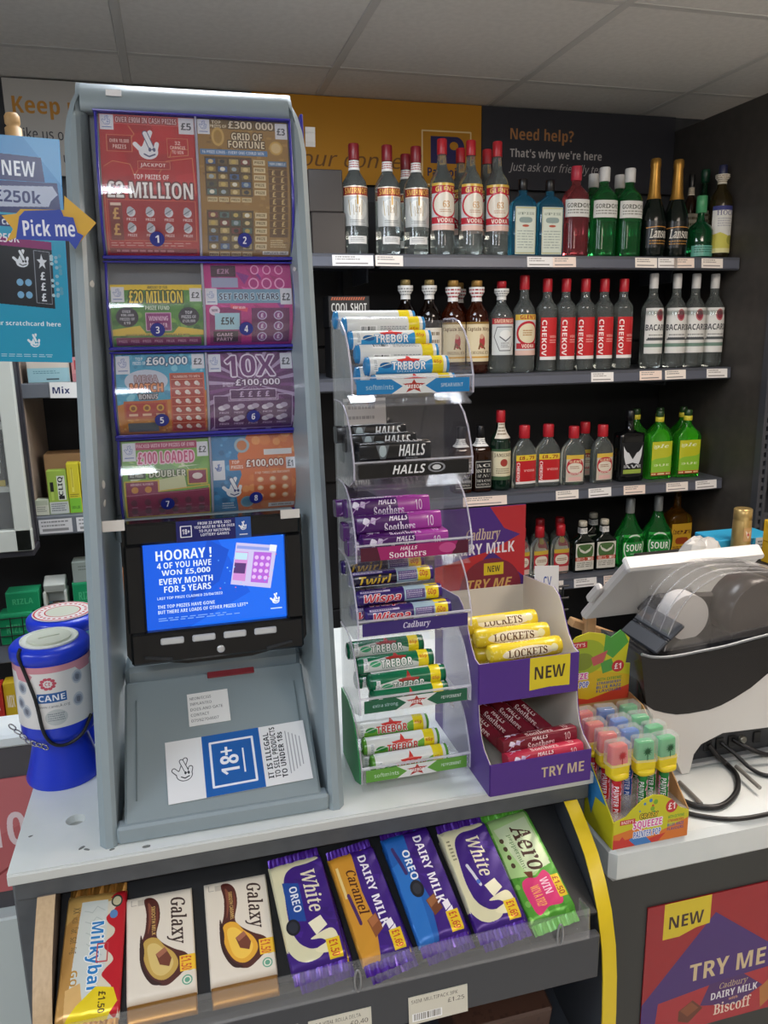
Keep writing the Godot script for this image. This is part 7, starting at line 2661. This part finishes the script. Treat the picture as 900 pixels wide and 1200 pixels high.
func promo() -> void:
	# blue scratchcard poster on a pole
	var c := canvas(420, 800, "2a9ec0")
	c.p([0, 0, 100, 0, 100, 30, 60, 24, 0, 36], "3f8fc8")
	c.p([70, 0, 100, 0, 100, 20], "5aa4d8")
	c.p([30, 7.5, 84, 8.5, 86, 19, 30, 19], "1e2a66")
	c.t("NEW", 52, 10.5, 27, 6.5, "eef2f8")
	c.p([30, 19.5, 96, 19, 98, 33, 30, 33], "1e2a66")
	c.p([34, 22, 92, 20.5, 96, 24, 90, 27, 88, 29.5, 34, 31], "b8c0d4")
	c.t("£250k", 44, 23, 38, 5.5, "1e2a66")
	c.r(30, 34, 50, 5, "1e2a66")
	c.t("in cash", 40, 35, 24, 3.4, "eef2f8")
	c.p([30, 46, 88, 48, 88, 75, 30, 73], "23262c")
	c.p([30, 43, 88, 45, 88, 48.5, 30, 47], "8a2a6a")
	c.t("£250K", 40, 42, 22, 4, "f0e8f0")
	c.hand(63, 53, 15, "e6eaf0", "23262c")
	c.p([73, 49, 86, 49.5, 86, 73, 73, 72.5], "2c2f36")
	c.l([73, 49, 86, 49.5, 86, 73, 73, 72.5], 0.6, "8a8f98", true)
	c.p([79, 50.5, 80.4, 53, 83.6, 53.2, 81.2, 54.6, 82, 57, 79.4, 55.6, 76.6, 57, 77.6, 54.6, 75, 53, 78, 52.8], "e0e4ea")
	for k in 3:
		c.t("£", 77.4, 58.5 + 4.8 * k, 4, 3.6, "e0e4ea")
	for k in 2:
		for x in [60, 67]:
			c.e(x, 63.5 + 5.6 * k, 2.8, 1.6, "7fb4d8")
	for k in 22:
		c.disc(91 + 4 * sin(k * 2.1), 60 + 9 * cos(k * 1.7), 1.5, ["8fb8c8", "5aa0b8", "b0ccd4"][k % 3])
	c.t("Buy your scratchcard here", 20, 81, 72, 2.8, "e6f2f6")
	c.hand(69, 90, 12, "e8f2f6", "2a9ec0")
	c.lines(40, 96.2, 52, 1.8, 2, "a8d4e0", 0.4)
	var p := ink(c)
	var o := thing("promo_poster", "turquoise scratchcard poster on a wooden pole beside the dispenser", "poster")
	piece(o, "board", card(0.165, 0.318, 0.004, p), print_mat(p, "gloss"), Vector3(-0.2245, 1.651, -1.3), rz(-2.4))
	piece(o, "stand_post", block(Vector3(0.02, 0.86, 0.012), 0.003), mat("post_grey", "7a7d80", 0.4), Vector3(-0.36, 1.381, -1.3105))
	piece(o, "bracket", block(Vector3(0.13, 0.02, 0.006), 0.002), mat("post_grey", "7a7d80", 0.4), Vector3(-0.3, 1.62, -1.3062))
	piece(o, "pole", lathe([[0.008, 0.0], [0.0105, -0.004], [0.0105, -0.014], [0.008, -0.017], [0.0115, -0.02], [0.0115, -0.3]], 18), worn("pole_wood", "b08a58", "c29c68", 0.5, 0.03, 10.0), Vector3(-0.198, 1.842, -1.3145))
	# arrow card stuck to the rail
	o = thing("arrow_sign", "blue and yellow card arrow lettered Pick me, fixed to the dispenser rail", "sign")
	var z := -0.985
	var s := Shape.new()
	s.extrude(pts([-0.17, 1.657, -0.155, 1.659, -0.15, 1.664, -0.105, 1.664, -0.103, 1.679, -0.072, 1.651, -0.097, 1.624, -0.099, 1.634, -0.145, 1.632, -0.152, 1.636, -0.168, 1.630, -0.160, 1.643]), Transform3D(Basis.IDENTITY, Vector3(0, 0, z)), 0.0012)
	piece(o, "yellow_arrow", s.done(), mat("arrow_yellow", "d8a824", 0.4))
	c = canvas(420, 180, "2340a8")
	c.p([0, 0, 20, 0, 0, 30], "1c3490")
	c.t("Pick me", 12, 26, 76, 42, "e8ecf6", "b")
	p = ink(c)
	s = Shape.new()
	s.extrude(pts([-0.158, 1.632, -0.152, 1.656, -0.146, 1.662, -0.108, 1.664, -0.106, 1.657, -0.096, 1.656, -0.093, 1.640, -0.087, 1.637, -0.097, 1.622, -0.103, 1.631]), Transform3D(Basis.IDENTITY, Vector3(0, 0, z + 0.0014)), 0.001, p.uv)
	piece(o, "blue_panel", s.done(), print_mat(p, "card"))


func box_print(bg: String, bits: Array, w := 160, h := 200) -> Dictionary:
	var c := canvas(w, h, bg)
	for q in bits:
		if q[0] == "t":
			c.t(q[1], q[2], q[3], q[4], q[5], q[6], "b", q[7] if q.size() > 7 else 0)
		elif q[0] == "r":
			c.r(q[1], q[2], q[3], q[4], q[5])
		elif q[0] == "l":
			c.lines(q[1], q[2], q[3], q[4], q[5], q[6], 0.4)
	return ink(c)


func pack(called: String, label: String, p: Dictionary, at: Vector3, size: Vector3, group := "", turn := 0.0, side := Rect2()) -> MeshInstance3D:
	var s := Shape.new()
	s.box(Vector3(0, size.y / 2, 0), size, 0.001, {"f": p.uv, "t": part_of(p.uv, 5, 2, 10, 4)}, part_of(p.uv, 3, 3, 2, 2))
	return lone(called, label, "box", s.done(), print_mat(p, "card"), at, ry(turn), group)


func gantry() -> void:
	var o := thing("tobacco_shelves", "grey shelving with beige sides behind the collecting tins", "shelves")
	var edge := mat("gantry_edge", "6a6f76", 0.4)
	var beige := worn("gantry_side", "8a7a6c", "978778", 0.55, 0.02, 3.0)
	var dark := mat("gantry_back", "1b1a1b", 0.6)
	piece(o, "back_panel", block(Vector3(0.72, 1.9, 0.02)), dark, Vector3(-0.19, 0.95, -2.245))
	piece(o, "side_panel", block(Vector3(0.012, 0.54, 0.27), 0.002), beige, Vector3(-0.344, 1.342, -2.1))
	for q in [[1.428, 0.034], [1.115, 0.046], [0.804, 0.046]]:
		var sh := piece(o, "shelf", blocks([[Vector3(0.0, -0.008, -0.14), Vector3(0.52, 0.016, 0.28)], [Vector3(0.0, -q[1] / 2, 0.0), Vector3(0.52, q[1], 0.014)]], 0.002), edge, Vector3(-0.095 if q[0] > 0.9 else -0.25, q[0], -1.957))
		if q[0] < 1.2 and q[0] > 1.0:
			for x in [-0.298, -0.214]:
				var t := box_print("dcdcdc", [["l", 8, 14, 80, 50, 2, "8a8a8a"], ["r", 10, 66, 78, 18, "8f8f8f"]], 100, 50)
				piece(sh, "price_ticket", card(0.074, 0.034, 0.001, t), print_mat(t), Vector3(x + 0.095, -0.024, 0.008))
			var hook := box_print("e2e2e0", [["l", 10, 20, 70, 50, 2, "9a9a9a"]], 60, 40)
			piece(sh, "price_ticket", card(0.05, 0.034, 0.001, hook), print_mat(hook), Vector3(-0.13 + 0.095, -0.024, 0.008))
		if q[0] > 1.4:
			var t := box_print("e6e6e2", [["t", "Mix", 8, 28, 52, 44, "2a3460"]], 120, 70)
			piece(sh, "price_ticket", card(0.072, 0.036, 0.001, t), print_mat(t), Vector3(-0.242 + 0.095, -0.017, 0.0082), rz(-1.5), "white card with Mix written by hand")
	# top of the shelf: cartons cut by the poster
	pack("carton", "cream and pale blue carton on the shelf marked Mix", box_print("d4cbbd", [["r", 0, 40, 100, 60, "9cc4cc"], ["l", 14, 52, 70, 16, 2, "5a8a94"], ["r", 44, 84, 30, 6, "4a5a60"]]), Vector3(-0.279, 1.4283, -1.995), Vector3(0.092, 0.056, 0.06))
	pack("carton", "pink carton next to the cream and pale blue one", box_print("c88a8a", [["t", "L", 10, 10, 30, 40, "a8383c"], ["r", 0, 66, 100, 34, "b87a80"]]), Vector3(-0.198, 1.4283, -1.99), Vector3(0.06, 0.056, 0.06))
	# vape shelf
	pack("carton", "plain brown cardboard carton standing behind the vape boxes", box_print("a8845c", [["l", 60, 70, 30, 8, 1, "9a7850"]]), Vector3(-0.22, 1.1153, -2.06), Vector3(0.2, 0.138, 0.07))
	pack("vape_box", "small white box on the shelf edge beside the lime vape box", box_print("cfd0be", [["r", 0, 0, 100, 34, "b8bfa8"], ["l", 14, 44, 72, 40, 3, "7a8076"]]), Vector3(-0.327, 1.1153, -1.98), Vector3(0.032, 0.038, 0.03))
	pack("vape_box", "lime and black vape box lettered CLIQ", box_print("9cba4a", [["r", 0, 72, 100, 28, "c8ccc8"], ["l", 8, 76, 84, 20, 4, "5a6068"], ["r", 12, 26, 18, 22, "1c1f1c"], ["r", 14, 48, 14, 20, "b8d060"], ["r", 50, 12, 42, 56, "dfe4d6"], ["t", "CLIQ", 54, 14, 30, 44, "16181a", 3], ["r", 54, 58, 30, 8, "16181a"]]), Vector3(-0.288, 1.1153, -1.985), Vector3(0.044, 0.106, 0.03))
	var yl := box_print("d2c62e", [["r", 0, 70, 100, 30, "7fc23a"], ["t", "LEMON & LIME", 14, 86, 70, 6, "3a6a1c"], ["r", 30, 12, 20, 46, "e0d860"], ["r", 36, 8, 8, 40, "b8a820"], ["l", 10, 62, 80, 8, 2, "6a6420"]])
	pack("vape_box", "yellow and lime vape box next to the one lettered CLIQ", yl, Vector3(-0.2505, 1.1153, -1.985), Vector3(0.028, 0.122, 0.03), "yellow and lime vape boxes")
	pack("vape_box", "yellow and lime vape box next to the dispenser rail", yl, Vector3(-0.2205, 1.1153, -1.985), Vector3(0.028, 0.122, 0.03), "yellow and lime vape boxes")
	# tobacco boxes on the low shelf
	var green := box_print("148a58", [["t", "RIZLA", 18, 34, 64, 30, "4ab07a"], ["r", 0, 0, 100, 8, "2aa06c"]], 160, 100)
	pack("tobacco_box", "green tobacco-paper box standing in the wire rack", green, Vector3(-0.411, 0.8043, -1.975), Vector3(0.075, 0.078, 0.05), "green tobacco-paper boxes")
	pack("tobacco_box", "green tobacco-paper box on top of the one in the wire rack", green, Vector3(-0.393, 0.8827, -1.985), Vector3(0.074, 0.05, 0.05), "green tobacco-paper boxes")
	pack("tobacco_box", "green tobacco-paper box stacked beside the white dispenser box, lower of two", green, Vector3(-0.243, 0.8043, -1.985), Vector3(0.07, 0.068, 0.05), "green tobacco-paper boxes")
	pack("tobacco_box", "green tobacco-paper box stacked beside the white dispenser box, upper of two", green, Vector3(-0.243, 0.8727, -1.985), Vector3(0.07, 0.07, 0.05), "green tobacco-paper boxes")
	pack("tobacco_box", "grey-white box on top of the green stack beside the dispenser rail", box_print("8f9a94", [["l", 20, 20, 60, 30, 2, "6a746e"]]), Vector3(-0.24, 0.943, -1.985), Vector3(0.068, 0.052, 0.05))
	pack("tobacco_box", "orange and white pack on the low shelf, seen through the dispenser frame", box_print("d8d0c4", [["r", 0, 0, 100, 70, "c8772a"], ["r", 20, 30, 60, 24, "e0c8a0"]]), Vector3(-0.172, 0.8043, -1.985), Vector3(0.05, 0.155, 0.05))
	o = thing("filter_dispenser", "white plastic dispenser box between the green tobacco boxes", "dispenser box", Vector3(-0.32, 0.8043, -1.985))
	var wp := mat("dispenser_white", "c6cac2", 0.5)
	piece(o, "body", blocks([[Vector3(-0.024, 0.06, 0), Vector3(0.006, 0.12, 0.05)], [Vector3(0.024, 0.06, 0), Vector3(0.006, 0.12, 0.05)], [Vector3(0, 0.07, -0.022), Vector3(0.044, 0.14, 0.004)], [Vector3(0, 0.133, -0.005), Vector3(0.05, 0.024, 0.04), rx(24.0)]], 0.002), wp)
	piece(o, "contents", block(Vector3(0.042, 0.085, 0.036), 0.002), print_mat(green, "card"), Vector3(0, 0.043, 0.003))
	o = thing("wire_rack", "black wire rack holding green tobacco boxes on the low shelf", "rack")
	var s := Shape.new()
	for k in 4:
		s.tube([Vector3(-0.452, 0.8065 + 0.022 * k, -1.944), Vector3(-0.366, 0.8065 + 0.022 * k, -1.944)], 0.0014, 6)
		s.tube([Vector3(-0.45 + 0.027 * k, 0.806, -1.944), Vector3(-0.45 + 0.027 * k, 0.875, -1.944)], 0.0014, 6)
	piece(o, "wires", s.done(), mat("wire_black", "18191b", 0.4))
	# sweets glimpsed under the low shelf
	for k in 4:
		var col: String = ["b8322c", "d0b02a", "b84a2a", "c8a83a"][k]
		pack("snack_pack", ["red snack pack on the floor unit under the tobacco shelf", "yellow snack pack leaning next to the red one under the shelf", "orange snack pack behind the white pipe under the shelf", "mustard snack pack at the back under the tobacco shelf"][k], box_print(col, [["t", "MIX", 20, 20, 60, 20, "f0e6d8"], ["r", 10, 60, 80, 20, "e8d8b0"]]), Vector3(-0.475 + 0.032 * k, 0.55, -1.95 - 0.01 * k), Vector3(0.03, 0.16, 0.04))
	lone("floor_unit", "dark low unit under the tobacco shelves", "unit", block(Vector3(0.6, 0.55, 0.3), 0.004), mat("gantry_back", "1b1a1b", 0.6), Vector3(-0.25, 0.2749, -2.05))
	# white cabinet with a glass door
	o = thing("glass_cabinet", "white framed glass-fronted cabinet beside the beige shelf side", "cabinet")
	var white := mat("cabinet_white", "c9cdc4", 0.4)
	var z := -1.85
	piece(o, "frame", blocks([[Vector3(-0.353, 1.29, z - 0.01), Vector3(0.034, 0.46, 0.02)], [Vector3(-0.56, 1.085, z - 0.01), Vector3(0.45, 0.05, 0.02)], [Vector3(-0.56, 1.5, z - 0.01), Vector3(0.45, 0.04, 0.02)]], 0.002), white)
	piece(o, "carcass", blocks([[Vector3(-0.56, 1.052, z - 0.052), Vector3(0.448, 0.016, 0.08)], [Vector3(-0.56, 1.29, z - 0.09), Vector3(0.448, 0.46, 0.006)], [Vector3(-0.347, 1.29, z - 0.052), Vector3(0.012, 0.46, 0.08)]], 0.002), mat("cabinet_dark", "35343a", 0.5))
	piece(o, "glass_door", block(Vector3(0.41, 0.38, 0.003)), pane("cabinet_glass", "dfe6e4", 0.08, 0.03), Vector3(-0.575, 1.295, z - 0.008))
	piece(o, "shelf", blocks([[Vector3(-0.56, 1.2, z - 0.05), Vector3(0.43, 0.012, 0.06)], [Vector3(-0.56, 1.34, z - 0.05), Vector3(0.43, 0.012, 0.06)]]), white)
	pack("carton", "black carton with yellow foot in the glass cabinet", box_print("1a1a1c", [["t", "TT", 60, 40, 30, 30, "c8ccd0"], ["r", 0, 86, 100, 14, "c8b02a"]]), Vector3(-0.405, 1.2063, z - 0.05), Vector3(0.05, 0.1, 0.05))
